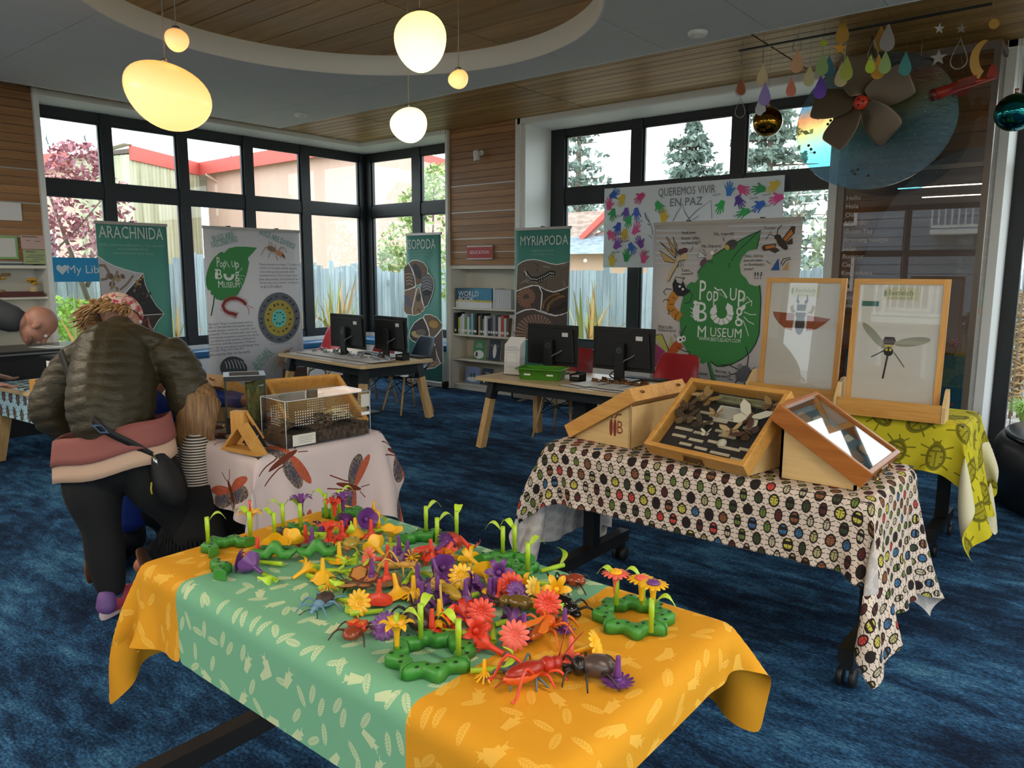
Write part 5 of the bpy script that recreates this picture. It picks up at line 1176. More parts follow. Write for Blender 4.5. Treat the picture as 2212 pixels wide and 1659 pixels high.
# ---- round ottoman by the glass door
t = thing('round_ottoman', 'large round black ottoman with a blue-sheened top beside the glass door', 'ottoman', (.28, 6.18, 0))
MB().lathe([(.88, .0), (.92, .03), (.92, .38), (.89, .43), (.86, .44)], 48).build('body', flat('#15171b', .4), t)
MB().lathe([(.86, .44), (.87, .455), (.84, .468), (.001, .472)], 48).build('top_cushion', flat('#2a3038', .22), t)
# ================================================================ cloth drape (a small position-based cloth solver)
def drape(x0, x1, y0, y1, z, ox0, ox1, oy0, oy1, res=.026, steps=260, seed=1, r0=.004):
    """rectangular cloth dropped over a table top; returns points [i][j], cloth coordinates [i][j]"""
    U = np.arange(x0-ox0, x1+ox1+res*.5, res); W_ = np.arange(y0-oy0, y1+oy1+res*.5, res)
    nx, ny = len(U), len(W_); u, v = np.meshgrid(U, W_, indexing='ij')
    P = np.stack([u, v, np.full_like(u, z+.004)], -1); q = np.random.RandomState(seed); P[..., 2] += q.rand(nx, ny)*.002
    ex = np.maximum(np.maximum(x0-u, u-x1), 0); ey = np.maximum(np.maximum(y0-v, v-y1), 0)
    P[..., 2] -= .6*np.maximum(ex, ey); sx = np.sign(u-(x0+x1)/2); sy = np.sign(v-(y0+y1)/2)
    P[..., 0] -= sx*ex*.75; P[..., 1] -= sy*ey*.75
    V_ = np.zeros_like(P); d2 = res*math.sqrt(2)
    def con(a, b, L, k):
        d = b-a; l = np.linalg.norm(d, axis=-1, keepdims=True)+1e-9; c = d*(k*.5*(l-L)/l); return c
    for s in range(steps):
        V_[..., 2] -= .004; V_ *= .965; O = P.copy(); P = P+V_*.12+0
        P[..., 2] -= .0006
        for it in range(7):
            for ax, off, L, k in ((0, 1, res, 1), (1, 1, res, 1), (0, 2, 2*res, .35), (1, 2, 2*res, .35)):
                for par in range(2 if off == 1 else 3):
                    st = 2*off if off == 1 else 4
                    starts = range(0, 2) if off == 1 else range(0, 4)
                    break
                for b0 in starts:
                    n = P.shape[ax]; idx = np.arange(b0, n-off, st if off == 2 else 2)
                    if len(idx) == 0: continue
                    if ax == 0: c = con(P[idx], P[idx+off], L, k); P[idx] += c; P[idx+off] -= c
                    else: c = con(P[:, idx], P[:, idx+off], L, k); P[:, idx] += c; P[:, idx+off] -= c
            for b0 in (0, 1):
                i = np.arange(b0, nx-1, 2)
                A = P[i][:, :-1]; B_ = P[i+1][:, 1:]; c = con(A, B_, d2, .3)*.5; P[np.ix_(i, np.arange(ny-1))] += c; P[np.ix_(i+1, np.arange(1, ny))] -= c
                A = P[i][:, 1:]; B_ = P[i+1][:, :-1]; c = con(A, B_, d2, .3)*.5; P[np.ix_(i, np.arange(1, ny))] += c; P[np.ix_(i+1, np.arange(ny-1))] -= c
            ins = (P[..., 0] > x0-r0) & (P[..., 0] < x1+r0) & (P[..., 1] > y0-r0) & (P[..., 1] < y1+r0)
            dz = z+.004-P[..., 2]; low = ins & (dz > 0)
            pen = np.stack([P[..., 0]-(x0-r0), (x1+r0)-P[..., 0], P[..., 1]-(y0-r0), (y1+r0)-P[..., 1]], -1)
            mn = pen.min(-1); side = low & (mn < dz); top = low & ~side
            P[..., 2][top] = z+.004; am = pen.argmin(-1)
            for k, (ax, val) in enumerate(((0, x0-r0), (0, x1+r0), (1, y0-r0), (1, y1+r0))):
                sel = side & (am == k); P[..., ax][sel] = val
            P[..., 2] = np.maximum(P[..., 2], .02)
        V_ = (P-O)/.12*.5
        V_[(P[..., 2] > z) & ins] *= .2
    return P, u, v
def cloth_obj(name, P, u, v, mat, parent, sel=None):
    nx, ny = u.shape; i0, i1 = sel or (0, nx-1); m = MB(); m.grid([[P[i, j] for j in range(ny)] for i in range(i1, i0-1, -1)])
    m.uv = [(u[i, j], v[i, j]) for i in range(i1, i0-1, -1) for j in range(ny)]; m.raw = True
    o = m.build(name, mat, parent); s = o.modifiers.new('subsurf', 'SUBSURF'); s.levels = 1; s.render_levels = 1
    return o
# ---------------------------------------------------------------- printed fabrics
def bug_cells(g, u, v, pu, pv, sz, shift=.5, leg=1.0, rotrand=0.0, seed=0, jit=0.0):
    """one insect per cell: returns outline, fill, stripe, random"""
    row = (v/pv).floor(); uu = u/pu+row*shift; col = uu.floor(); r = g.rand(col, row, seed); r2 = g.rand(col, row, seed+3.7)
    a = (uu.fract()-.5)*(pu/sz); b = ((v/pv).fract()-.5)*(pv/sz)
    if jit: a = a+(r-.5)*jit; b = b+(r2-.5)*jit
    if rotrand:
        t = (r-.5)*rotrand; c, s = t.cos(), t.sin(); a, b = a*c-b*s, a*s+b*c
    k = r2*.35+.8; wd = r*.12+.20
    body = ((a/wd)*(a/wd)+(b/(k*.40))*(b/(k*.40))).sqrt()
    hb = b-k*.44; head = ((a/.11)*(a/.11)+(hb/.09)*(hb/.09)).sqrt()
    fill = body.lt(1)
    ring = (body-1).abs().lt(.16); seam = a.abs().lt(.018)*fill*b.lt(.18); neck = (b-k*.2).abs().lt(.025)*fill
    aa = a.abs(); legs = None
    for q, sl in ((.24, .5), (.02, .1), (-.2, -.45)):
        l = (b-q-(aa-.15)*sl).abs().lt(.026)*aa.gt(.12)*aa.lt(.46*leg); legs = l if legs is None else legs.mx(l)
    ant = ((aa-.05)-(b-k*.48)*.7).abs().lt(.022)*(b.gt(k*.48))*b.lt(k*.48+.16)
    line = ring.mx(seam).mx(neck).mx(legs).mx(head.lt(1)).mx(ant)
    stripe = (b*13).sin().gt(.2)*fill*r2.gt(.6)
    return line, fill, stripe, r, r2
def fabric(name, rough=.85):
    g = G(name, rough, spec=.15); u, v, _ = g.xyz('uv')
    wv = g.noise(g.vec(u*300, v*300), 1.0, 1); g.bump(wv, .0004, .25)
    return g, u, v
g, u, v = fabric('beetle_print_cloth'); line, fill, st, r, r2 = bug_cells(g, u, v, .058, .052, .056, .37)
pal = g.ramp(r, [(0, lin('#b9ad94')), (.14, lin('#6c7f3c')), (.26, lin('#5c2f2c')), (.36, lin('#a9a070')), (.46, lin('#3f4a34')), (.56, lin('#c8473f')), (.62, lin('#3f6d94')), (.70, lin('#8a5a3a')), (.82, lin('#2c2626')), (.9, lin('#c2b84e'))], 'CONSTANT')
base = lin('#d9c6b8'); c = g.mix(fill, base, pal); c = g.mix(st, c, lin('#2a2422')); c = g.mix(line, c, lin('#2e2624'))
bk = g.mix(line.mx(fill)*.35, lin('#cfc7c2'), lin('#8a8584')); g.col(g.mix(g.back(), c, bk)); CL_BEETLE = g.m
g, u, v = fabric('large_beetle_print_cloth'); line, fill, st, r, r2 = bug_cells(g, u, v, .205, .19, .17, .5, 1.0, 2.2)
n = g.noise(g.vec(u*60, v*60), 1.0, 3, .7)
base = lin('#cbbf2e'); c = g.mix(fill*(n*.5+.35), base, lin('#6f6a1e')); c = g.mix(line*.8, c, lin('#55501c')); g.col(g.mix(g.back(), c, lin('#d9d3b4'))); CL_OLIVE = g.m
g, u, v = fabric('blue_bug_print_cloth'); line, fill, st, r, r2 = bug_cells(g, u, v, .125, .12, .105, .5, 1.0, 1.0)
sp = (u*330).sin().gt(.1)*fill; base = lin('#a9cfe0'); c = g.mix(fill, base, lin('#8f7a72')); c = g.mix(sp, c, lin('#4c3230')); c = g.mix(line, c, lin('#3c3a42')); g.col(g.mix(g.back(), c, lin('#c2d9e4'))); CL_BLUE = g.m
# pink cloth: large locusts with spread wings
g, u, v = fabric('locust_print_cloth'); pu, pv = .40, .34
row = (v/pv).floor(); uu = u/pu+row*.5; r = g.rand(uu.floor(), row, 2); a = (uu.fract()-.5)*pu; b = ((v/pv).fract()-.5)*pv
t = (r-.5)*.9; ct, s_ = t.cos(), t.sin(); a, b = a*ct-b*s_, a*s_+b*ct; aa = a.abs()
def ellm(x, y, cx, cy, rx, ry, rot):
    c_, s__ = math.cos(rot), math.sin(rot); X = (x-cx)*c_+(y-cy)*s__; Y = (y-cy)*c_-(x-cx)*s__
    return ((X/rx)*(X/rx)+(Y/ry)*(Y/ry)).sqrt()
fore = ellm(aa, b, .085, .045, .085, .022, .22); hind = ellm(aa, b, .08, .0, .078, .04, .12)
nz = g.noise(g.vec(u*90, v*90), 1.0, 3, .7); bod = ((a/.013)*(a/.013)+((b+.01)/.085)*((b+.01)/.085)).sqrt()
leg = (aa-.02-(b+.05).abs()*.12).abs().lt(.003)*b.lt(-.03)*b.gt(-.14); ant = (aa-.012-(b-.075)*.5).abs().lt(.0025)*b.gt(.07)*b.lt(.115)
c = g.mix(hind.lt(1), lin('#d6c3c0'), g.mix(hind, lin('#4d4a5e'), g.mix(g.smooth(nz, .4, .6), lin('#4c3c34'), lin('#9a8878'))))
c = g.mix(fore.lt(1), c, g.mix(g.smooth(nz, .3, .7), lin('#a84f38'), lin('#c8674a'))); c = g.mix(bod.lt(1).mx(leg).mx(ant), c, lin('#6f3626'))
g.col(g.mix(g.back(), c, lin('#c9bdba'))); CL_LOCUST = g.m
def runner(name, base, ink, seed):
    g, u, v = fabric(name); out = None
    for k, (pu, pv, sh) in enumerate(((.085, .075, .37), (.07, .095, .61))):
        row = (v/pv+k*.4).floor(); uu = u/pu+row*sh+k*.5; r = g.rand(uu.floor(), row, seed+k); r2 = g.rand(uu.floor(), row, seed+k+5)
        a = (uu.fract()-.5)*pu+(r-.5)*.02; b = ((v/pv+k*.4).fract()-.5)*pv+(r2-.5)*.02
        t = r*6.28 if k else (r-.5)*1.6; c_, s_ = t.cos(), t.sin(); x, y = a*c_-b*s_, a*s_+b*c_
        leaf = ((x/.0085)*(x/.0085)+(y/.024)*(y/.024)).sqrt().lt(1); vein = (((y+x.abs()*.9)*900).sin().gt(.55)).mx(x.abs().lt(.0008))
        bugb = (x.abs()-.007-(y+.016)*.16).lt(0)*y.abs().lt(.018); bh = ((x/.006)*(x/.006)+((y-.023)/.006)*((y-.023)/.006)).sqrt().lt(1); an = (x.abs()-.004-(y-.024)*.5).abs().lt(.0012)*y.gt(.024)*y.lt(.034)
        leafm_ = leaf*(1-vein*.7); m_ = leafm_*r2.lt(.62)+(bugb.mx(bh).mx(an))*r2.gt(.62)
        m_ = m_*r2.lt(.93); out = m_ if out is None else out.mx(m_)
    c = g.mix(out*.8, base, ink); g.col(g.mix(g.back(), c, tuple(q*.8 for q in base))); return g.m
CL_GOLD = runner('golden_motif_cloth', lin('#dc9a26'), lin('#edb950'), 1); CL_MINT = runner('mint_motif_cloth', lin('#79b391'), lin('#d3dcb0'), 11)
# ---------------------------------------------------------------- folding tables on castors
wheelm = flat('#1a1a1c', .5)
def folding_table(lab, x0, x1, y0, y1, z=.735, legx=(.07, .07), legy=(.03, .03)):
    t = thing('folding_table', lab, 'table', ((x0+x1)/2, (y0+y1)/2, 0), 0, 'black castor tables'); hx, hy = (x1-x0)/2, (y1-y0)/2
    MB().box((-hx+.016, -hy+.016, z-.035), (hx-.016, hy-.016, z-.002)).build('tabletop', flat('#3a3632', .5), t)
    for s, i in ((-1, 0), (1, 1)):
        X = s*(hx-legx[i])
        MB().box((X-.03, -.03, .16), (X+.03, .03, z-.03)).build('column', M['black'], t)
        MB().box((X-.028, -hy+legy[0], .10), (X+.028, hy-legy[1], .16)).build('foot_bar', flat('#1e1c1b', .45), t)
        for sy, yy in ((-1, -hy+legy[0]+.04), (1, hy-legy[1]-.04)):
            m = MB(); m.box((X-.02, yy-.02, .07), (X+.02, yy+.02, .10)); c = m.build('caster', wheelm, t)
            for q in (-.014, .014): MB().lathe([(.001, -.01), (.035, -.01), (.038, 0), (.035, .01), (.001, .01)], 16, c=(X+q*1.6, yy, .038), axis=(1,0,0)).build('wheel', wheelm, c)
    return t
folding_table('black castor table under the golden and mint cloth in front', -2.02, -.61, .86, 1.57, legx=(.04, .1), legy=(-.06, .03)); folding_table('black castor table under the multicoloured beetle cloth', -2.05, -.61, 2.72, 3.41, legx=(.07, .07), legy=(.05, .02))
folding_table('black castor table under the pink locust cloth', -4.25, -2.79, 1.72, 2.44); folding_table('black castor table under the lime beetle cloth by the framed posters', -2.05, -.59, 4.45, 5.0, legx=(.07, .12), legy=(-.02, .05))
P, u, v = drape(-2.02, -.61, .86, 1.57, .735, .24, .105, .20, .22, seed=3)
t = thing('tablecloth', 'golden yellow and mint green cloth printed with leaves and bugs', 'tablecloth', (0, 0, 0)); iA = int(np.searchsorted(u[:, 0], -1.785)); iB = int(np.searchsorted(u[:, 0], -.957))
cloth_obj('left_panel', P, u, v, CL_GOLD, t, (0, iA)); cloth_obj('centre_panel', P, u, v, CL_MINT, t, (iA, iB)); cloth_obj('right_panel', P, u, v, CL_GOLD, t, (iB, u.shape[0]-1))
for lab, box, over, mat, sd in (('cream tablecloth printed with rows of small coloured beetles', (-2.05, -.61, 2.72, 3.41), (.50, .46, .25, .30), CL_BEETLE, 4), ('pinkish tablecloth printed with large spread-winged locusts', (-4.25, -2.79, 1.72, 2.44), (.2, .36, .26, .2), CL_LOCUST, 5), ('lime yellow tablecloth printed with big olive beetles', (-2.05, -.59, 4.45, 5.0), (.3, .52, .26, .3), CL_OLIVE, 6)):
    P, u, v = drape(*box, .735, *over, res=.03, seed=sd, steps=220)
    o = cloth_obj('tablecloth', P, u, v, mat, None); tag(o, lab, 'tablecloth')
# left desk with the pale blue cloth
desk('maple desk at the far left under the pale blue bug cloth', -6.25, 2.38, 1.5, .8, .06)
P, u, v = drape(-.74, .74, -.38, .38, .625, .2, .5, .2, .25, res=.034, seed=8, steps=180)
o = cloth_obj('tablecloth', P, u, v, CL_BLUE, None); o.location = (-6.25, 2.38, 0); o.rotation_euler = (0, 0, .06); tag(o, 'pale blue tablecloth printed with striped brown bugs at the left', 'tablecloth')
# ---------------------------------------------------------------- wooden display cases
dark_card = flat('#2c2b2e', .9); glassc = M['acrylic']
def case_frame(x, y, z, yaw, tilt):
    """local axes: X along the low edge, Y up the slope, Z out of the glass"""
    m = Matrix.Translation((x, y, z)) @ Matrix.Rotation(yaw, 4, 'Z') @ Matrix.Rotation(tilt, 4, 'X'); return m
def display_case(lab, mat, w, l, h, wd, rim=.022, floor='#2c2b2e'):
    t = thing('display_case', lab, 'display case'); t.matrix_world = mat
    m = MB(); m.ring([(0, 0), (w, 0), (w, l), (0, l)], [(rim, rim), (w-rim, rim), (w-rim, l-rim), (rim, l-rim)], h, o=(0, 0, -h)); m.build('frame', wd, t, bevel=.003)
    MB().box((.004, .004, -h), (w-.004, l-.004, -h+.006)).build('backboard', flat('#b98d55', .6), t)
    MB().box((rim, rim, -h+.006), (w-rim, l-rim, -h+.012)).build('card', flat(floor, .9), t)
    MB().box((rim-.004, rim-.004, -.012), (w-rim+.004, l-rim+.004, -.009)).build('glass_lid', glassc, t)
    return t
def wedge(lab, mat, w, l, h, loc_y, wd, zt=.742, logo=None):
    """two side plates and a back plate that carry a tilted case; built in the case's own yaw"""
    tilt = mat.to_euler().x; yaw = mat.to_euler().z; o = mat.translation
    t = thing('case_stand', lab, 'stand', (o.x, o.y, zt), yaw)
    # slope line of the case's underside in the local (y, z) plane
    by = h*math.sin(tilt); bz = o.z-zt-h*math.cos(tilt); y1 = l*math.cos(tilt)*.88+by; z1 = bz+l*math.sin(tilt)*.88
    s0 = max(0, -bz/math.tan(tilt)+.02); pr = [(by+.02, 0), (y1, 0), (y1, z1-.002), (by+.02, max(.015, bz+.02*math.tan(tilt)-.002))]
    for xx in (.03, w-.04): m = MB(); m.prism(pr, .01, o=(xx, 0, 0), X=(0,1,0), Y=(0,0,1)); m.build('side_plate', wd, t)
    MB().box((.03, y1-.01, 0), (w-.03, y1, z1*.96)).build('back_plate', wd, t); MB().box((.03, by+.02, 0), (w-.03, by+.03, max(.012, bz))).build('front_plate', wd, t)
    return t, pr
# (b) open drawer of moths facing the viewer
mb = case_frame(-1.543, 2.777, .80, -.201, .70); cw, cl_ = .49, .40
t = display_case('open honey-wood drawer of dried moths with a title card, facing the viewer', mb, cw, cl_, .065, M['pine'])
wedge('plywood stand under the open moth drawer', mb, cw, cl_, .065, 0, M['pale_ply'])
paperw = flat('#cdbfa6', .7); Zc = -.052
MB().box((.16, .325, Zc), (.40, .36, Zc+.012)).build('title_card', flat('#8b8b6c', .7), t); text('MARVELOUS MOTHS', .024, 'title_lettering', flat('#2a2a20', .7), t, (.28, .342, Zc+.0125), (1,0,0), (0,1,0), h=0, sx=.85)
MB().box((.19, .235, Zc), (.33, .31, Zc+.002)).build('text_card', flat('#d8d4ca', .7), t)
pl_ = MB()
for i in range(8): pl_.box((.2, .243+i*.008, Zc+.002), (.32, .246+i*.008, Zc+.0023))
pl_.build('text_print', flat('#8a8478', .7), t)
for (lx, ly, lw) in ((.06, .355, .05), (.05, .33, .05), (.115, .25, .075), (.04, .21, .08), (.16, .2, .05), (.2, .22, .07), (.24, .17, .05), (.05, .145, .09), (.15, .14, .07), (.27, .15, .08), (.35, .21, .05), (.06, .105, .07), (.15, .1, .07), (.24, .11, .06), (.3, .095, .1), (.39, .105, .08), (.12, .07, .06), (.2, .065, .06), (.28, .06, .09), (.38, .05, .06)):
    MB().box((lx, ly, Zc), (lx+lw, ly+.013, Zc+.003)).build('name_label', paperw, t)
def moth(lab, cx, cy, s, rot, c1, c2, par=t, z=Zc+.022):
    m = MB(); R = Matrix.Translation((cx, cy, z)) @ Matrix.Rotation(rot, 4, 'Z'); m.M = R
    for q in (-1, 1):
        fw = [(0, .12), (.5, .62), (1, .72), (.92, .35), (.6, .05), (.1, -.02)]; hw = [(.05, 0), (.55, .0), (.75, -.3), (.5, -.62), (.2, -.5)]
        for W_, mi, zz in ((fw, 0, .004), (hw, 1, .001)):
            n = len(W_); m.add([(q*x*s, y*s, zz+.012*x) for x, y in W_], [tuple(range(n)) if q > 0 else tuple(range(n))[::-1]], mi)
    m.tube([(0, .3*s, .005), (0, .1*s, .007), (0, -.45*s, .004)], [.05*s, .09*s, .03*s], 6, mi=2)
    m.raw = True; o = m.build('moth', [flat(c1, .8), flat(c2, .8), flat('#5a4636', .8)], par, label=lab); return o
moth('large white moth', .37, .255, .085, -.25, '#e8e0cc', '#e3dbc6'); moth('brown patterned moth', .13, .315, .06, -.5, '#a4814f', '#8a6a42'); moth('dark brown moth', .06, .26, .055, .3, '#5f4a34', '#4c3a2a'); moth('tan moth', .215, .24, .035, .1, '#b08d5e', '#9a7850')
moth('mottled dark moth', .09, .195, .06, .25, '#4f3f30', '#6b573e'); moth('dark eyed moth', .18, .175, .05, -.3, '#4a4034', '#3a3228'); moth('orange brown moth', .43, .33, .05, -.1, '#9c7a48', '#6f4f30'); moth('reddish dark moth', .40, .18, .06, 1.2, '#5a3c30', '#4a3026'); moth('small white moth', .23, .135, .025, .2, '#ded6c4', '#d4ccb8'); moth('pale buff moth', .33, .17, .05, .4, '#c9ad7e', '#b4976a'); moth('pale leaf moth', .1, .34, .05, 1.0, '#bb9a68', '#a88856')
m = MB(); m.lathe([(.001, 0), (.018, .002), (.022, .01), (.012, .018), (.001, .02)], 12, c=(.31, .115, Zc)); m.build('cocoon', flat('#d8d0bc', .8), t)
m = MB(); m.box((.2, -.004, -.055), (.29, .0, -.02)); m.tube([(.205, -.004, -.03), (.21, -.022, -.032), (.28, -.022, -.032), (.285, -.004, -.03)], .004, 6); m.build('pull_handle', flat('#7a5a30', .4, .6), t)
# (c) glazed cherry case tilted to the right, mirror-bright glass
mc = case_frame(-.643, 2.798, .82, PI/2, .553)
t = display_case('cherry-wood glazed case tilted to the right with sky mirrored in its glass', mc, .43, .40, .07, M['cherry'], .02, '#5d6f78')
gl = [c for c in t.children if c.name.startswith('glass_lid')][0]; gl.data.materials.clear(); gl.data.materials.append(glass_mat('mirror_bright_glass', (.9, .93, .95), 1.0, .02, 2.6))
wedge('plywood stand under the cherry case', mc, .43, .40, .07, 0, M['pale_ply'])
for i, (lx, ly, a) in enumerate(((.06, .3, .05), (.2, .33, .07), (.1, .2, .06), (.28, .22, .08), (.2, .1, .07), (.33, .1, .05))):
    m = MB(); m.prism([(lx+a*math.cos(k*.9)*(.7+.3*math.sin(k*2.1)), ly+a*.8*math.sin(k*.9)*(.8+.2*math.cos(k*1.7))) for k in range(7)], .006, o=(0, 0, -.055)); m.build('specimen', flat(('#8a6a50', '#b08a68', '#6f5a4a', '#a87a5a')[i % 4], .7), t)
for lx, ly in ((.05, .24), (.27, .29), (.12, .06), (.3, .16)): MB().box((lx, ly, -.057), (lx+.08, ly+.03, -.054)).build('name_label', paperw, t)
m = MB(); m.box((.17, -.006, -.05), (.26, 0, -.02)); m.tube([(.18, -.006, -.03), (.19, -.02, -.035), (.24, -.02, -.035), (.25, -.006, -.03)], .003, 6); m.build('pull_handle', flat('#8a6a3a', .3, .8), t)
for q in (.1, .33): MB().lathe([(.004, 0), (.004, .012), (.009, .016), (.001, .024)], 10, c=(q, 0, -.04), axis=(0, -1, 0)).build('brass_knob', flat('#b8954a', .25, .9), t)
# (a) closed case seen from its back, tilted to the left
ma = case_frame(-1.955, 3.30, .80, -PI/2+.0, .537)
ma = case_frame(-1.981, 3.295, .80, -1.659, .537)
t = display_case('honey-wood case at the left of the beetle cloth seen edge-on', ma, .43, .43, .065, M['pine'], .02)
ws, pr = wedge('plywood stand with a burnt-in beetle letter mark', ma, .43, .43, .065, 0, M['pale_ply'])
brand = flat('#7a3018', .6)
wy = pr[1][0]*.80
text('B', .085, 'burnt_letter', brand, ws, (.4001, wy+.015, .085), (0,1,0), (0,0,1), h=0, sx=.75)
m = MB()
for q in (-.012, .012): m.prism(circ(12, .010, wy-.022+q*.9, .082, 0, .04), 0, o=(.4001, 0, 0), X=(0,1,0), Y=(0,0,1))
for q in (-.02, .02): m.prism(ribbon([(wy-.02+q*.3, .125), (wy-.02+q, .145), (wy-.02+q*2.2, .148)], .007)[0], 0, o=(.4001, 0, 0), X=(0,1,0), Y=(0,0,1))
m.raw = True; m.build('burnt_beetle', brand, ws)
for q in (.07, .36): m = MB(); m.tube(smooth_path([(q, .43, -.03), (q, .445, -.035), (q+.012, .45, -.03), (q+.02, .44, -.025)]), .003, 6); m.build('latch_hook', flat('#6f4a24', .4, .5), t)
# pink table, back: two cases seen from behind
m1 = case_frame(-4.12, 2.08, .80, .05, .5)
for lab, x, y, z, yaw, tilt in (('honey-wood case behind the glass tank, its hooked end towards us', -3.62, 2.36, .80, PI+.25, .5), ('honey-wood case behind the clear soil box, slanting down to the right', -2.98, 2.02, .79, PI/2-.25, .50)):
    mm = case_frame(x, y, z, yaw, tilt); t = display_case(lab, mm, .40, .40, .065, M['pine'], .02, '#b98d55')
    wedge('plywood stand under the ' + ' '.join(lab.split(',')[0].split()[:9]), mm, .40, .40, .065, 0, M['pale_ply'])
    for q in (.06, .33): k = MB(); k.tube(smooth_path([(q, .40, -.03), (q, .415, -.035), (q+.012, .42, -.03), (q+.02, .41, -.025)]), .003, 6); k.build('latch_hook', flat('#5f3a1c', .4, .5), t)
# ---------------------------------------------------------------- tanks on the pink cloth
soil = G('dark_soil', .95); x, y, z = soil.xyz('pos'); n = soil.noise(soil.vec(x*40, y*40, z*40), 1.0, 5, .7); soil.col(soil.ramp(n, [(.35, lin('#2a201a')), (.55, lin('#4a382c')), (.7, lin('#6a5846'))])); soil.bump(n, .006, .9); soil = soil.m
t = thing('soil_box', 'long clear acrylic box of dark soil with rows of air holes', 'terrarium', (-2.805, 1.877, .742), 1.489); L, D, Hh = .445, .215, .21
for lo, hi in (((0, 0, 0), (L, .004, Hh)), ((0, D-.004, 0), (L, D, Hh)), ((0, .004, 0), (.004, D-.004, Hh)), ((L-.004, .004, 0), (L, D-.004, Hh)), ((0, 0, Hh), (L, D, Hh+.004)), ((.004, .004, 0), (L-.004, D-.004, .004))): MB().box(lo, hi).build('wall_sheet', M['acrylic'], t)
edge_m = flat('#dfe6e8', .2)
m = MB()
for a, b_ in (((0,0,Hh+.002), (L,0,Hh+.002)), ((0,D,Hh+.002), (L,D,Hh+.002)), ((0,0,Hh+.002), (0,D,Hh+.002)), ((L,0,Hh+.002), (L,D,Hh+.002)), ((0,0,0), (0,0,Hh)), ((L,0,0), (L,0,Hh)), ((0,D,0), (0,D,Hh))): m.tube([a, b_], .0018, 4)
m.build('bright_edges', edge_m, t)
q = np.random.RandomState(2); m = MB(); nx_, ny_ = 30, 14
m.grid([[(.006+(L-.012)*i/nx_, .006+(D-.012)*j/ny_, .065+.018*math.sin(i*.4)+.012*q.rand()+.01*math.cos(j*.5)) for j in range(ny_+1)] for i in range(nx_+1)])
m.box((.006, .006, .005), (L-.006, D-.006, .062)); m.build('soil', soil, t, kind='stuff')
m = MB()
for k in range(150): a = q.uniform(0, 6.28); c = Vector((q.uniform(.02, L-.02), q.uniform(.02, D-.02), .085+q.uniform(0, .015))); m.tube([c, c+Vector((.02*math.cos(a), .02*math.sin(a), q.uniform(-.003, .006)))], .0025, 4)
m.build('bark_bits', flat('#7a6a54', .9), t, kind='stuff')
m = MB(); k = 0
for i in range(2):
    for gx in (.05, .24):
        for a in range(8):
            for b_ in range(6): m.prism(circ(6, .0026, gx+a*.012+.1*0, .10+b_*.012), 0, o=(0, (-.0004, D+.0004)[i], 0), X=(1,0,0), Y=(0,0,1))
for a in range(7):
    for b_ in range(6): m.prism(circ(6, .0026, .05+a*.012, .10+b_*.012), 0, o=(L+.0004, 0, 0), X=(0,1,0), Y=(0,0,1)); m.prism(circ(6, .0026, .05+a*.012, .10+b_*.012), 0, o=(-.0004, 0, 0), X=(0,1,0), Y=(0,0,1))
m.raw = True; m.build('air_holes', flat('#eef2f2', .4), t, kind='stuff')
for yy in (.06, .13): MB().box((.2, yy, Hh+.004), (.235, yy+.03, Hh+.012)).build('hinge', M['acrylic'], t)
m = MB(); m.box((.17, -.012, Hh-.05), (.2, 0, Hh+.006)); m.build('latch', M['acrylic'], t)
MB().box((.03, -.0015, .008), (.145, -.0006, .058)).build('care_card', M['cream'], t); m = MB(); [m.box((.06, -.002, .046-i*.009), (.135-.01*(i % 2), -.0016, .048-i*.009)) for i in range(4)]; m.build('card_print', flat('#8a8880', .6), t)
MB().box((L-.05, -.0015, Hh-.07), (L-.005, -.0006, Hh-.01)).build('blank_sticker', flat('#c9c4bc', .5), t); MB().box((L-.05, -.0015, .1), (L-.005, -.0006, .115)).build('white_tape', M['paper'], t)
t = thing('glass_terrarium', 'tall glass terrarium with a black lid and mossy bark inside', 'terrarium', (-3.23, 1.845, .742), 1.05); W_, D, Hh = .175, .165, .27
for lo, hi in (((0, 0, .05), (W_, .003, Hh)), ((0, D-.003, .05), (W_, D, Hh)), ((0, .003, .05), (.003, D-.003, Hh)), ((W_-.003, .003, .05), (W_, D-.003, Hh))): MB().box(lo, hi).build('glass_wall', M['glass'], t)
b_ = M['black']; m = MB(); m.ring([(-.006, -.006), (W_+.006, -.006), (W_+.006, D+.006), (-.006, D+.006)], [(.0, .0), (W_, 0), (W_, D), (0, D)], .06, o=(0, 0, 0)); m.box((0, 0, 0), (W_, D, .012)); m.build('base', b_, t)
m = MB(); m.ring([(-.006, -.006), (W_+.006, -.006), (W_+.006, D+.006), (-.006, D+.006)], [(.02, .02), (W_-.02, .02), (W_-.02, D-.02), (.02, D-.02)], .022, o=(0, 0, Hh-.005)); m.box((.02, .02, Hh+.004), (W_-.02, D-.02, Hh+.006)); m.build('lid', b_, t)
MB().box((-.007, -.007, Hh+.017), (W_+.007, D+.007, Hh+.018)).build('lid_rim', M['steel'], t); MB().box((.02, .02, Hh+.0175), (W_-.02, D-.02, Hh+.019)).build('mesh_screen', flat('#3a2a22', .8), t)
m = MB()
for xx in (0, W_): m.box((xx-.004, -.004, .05), (xx+.004, .004, Hh)); m.box((xx-.004, D-.004, .05), (xx+.004, D+.004, Hh))
m.build('corner_posts', b_, t)
moss = G('mossy_bark', .95); x, y, z = moss.xyz('pos'); n = moss.noise(moss.vec(x*30, y*30, z*18), 1.0, 5, .7); moss.col(moss.ramp(n, [(.35, lin('#3a3a24')), (.55, lin('#6a6a3c')), (.7, lin('#8a7f58'))])); moss.bump(n, .01, .8)
m = MB(); m.grid([[(.09+.07*i/6, D*.3+.09*i/6+.02*math.sin(j*.9+i), .05+.2*j/10) for j in range(11)] for i in range(7)]); bo = m.build('bark_slab', moss.m, t); so = bo.modifiers.new('t', 'SOLIDIFY'); so.thickness = .02
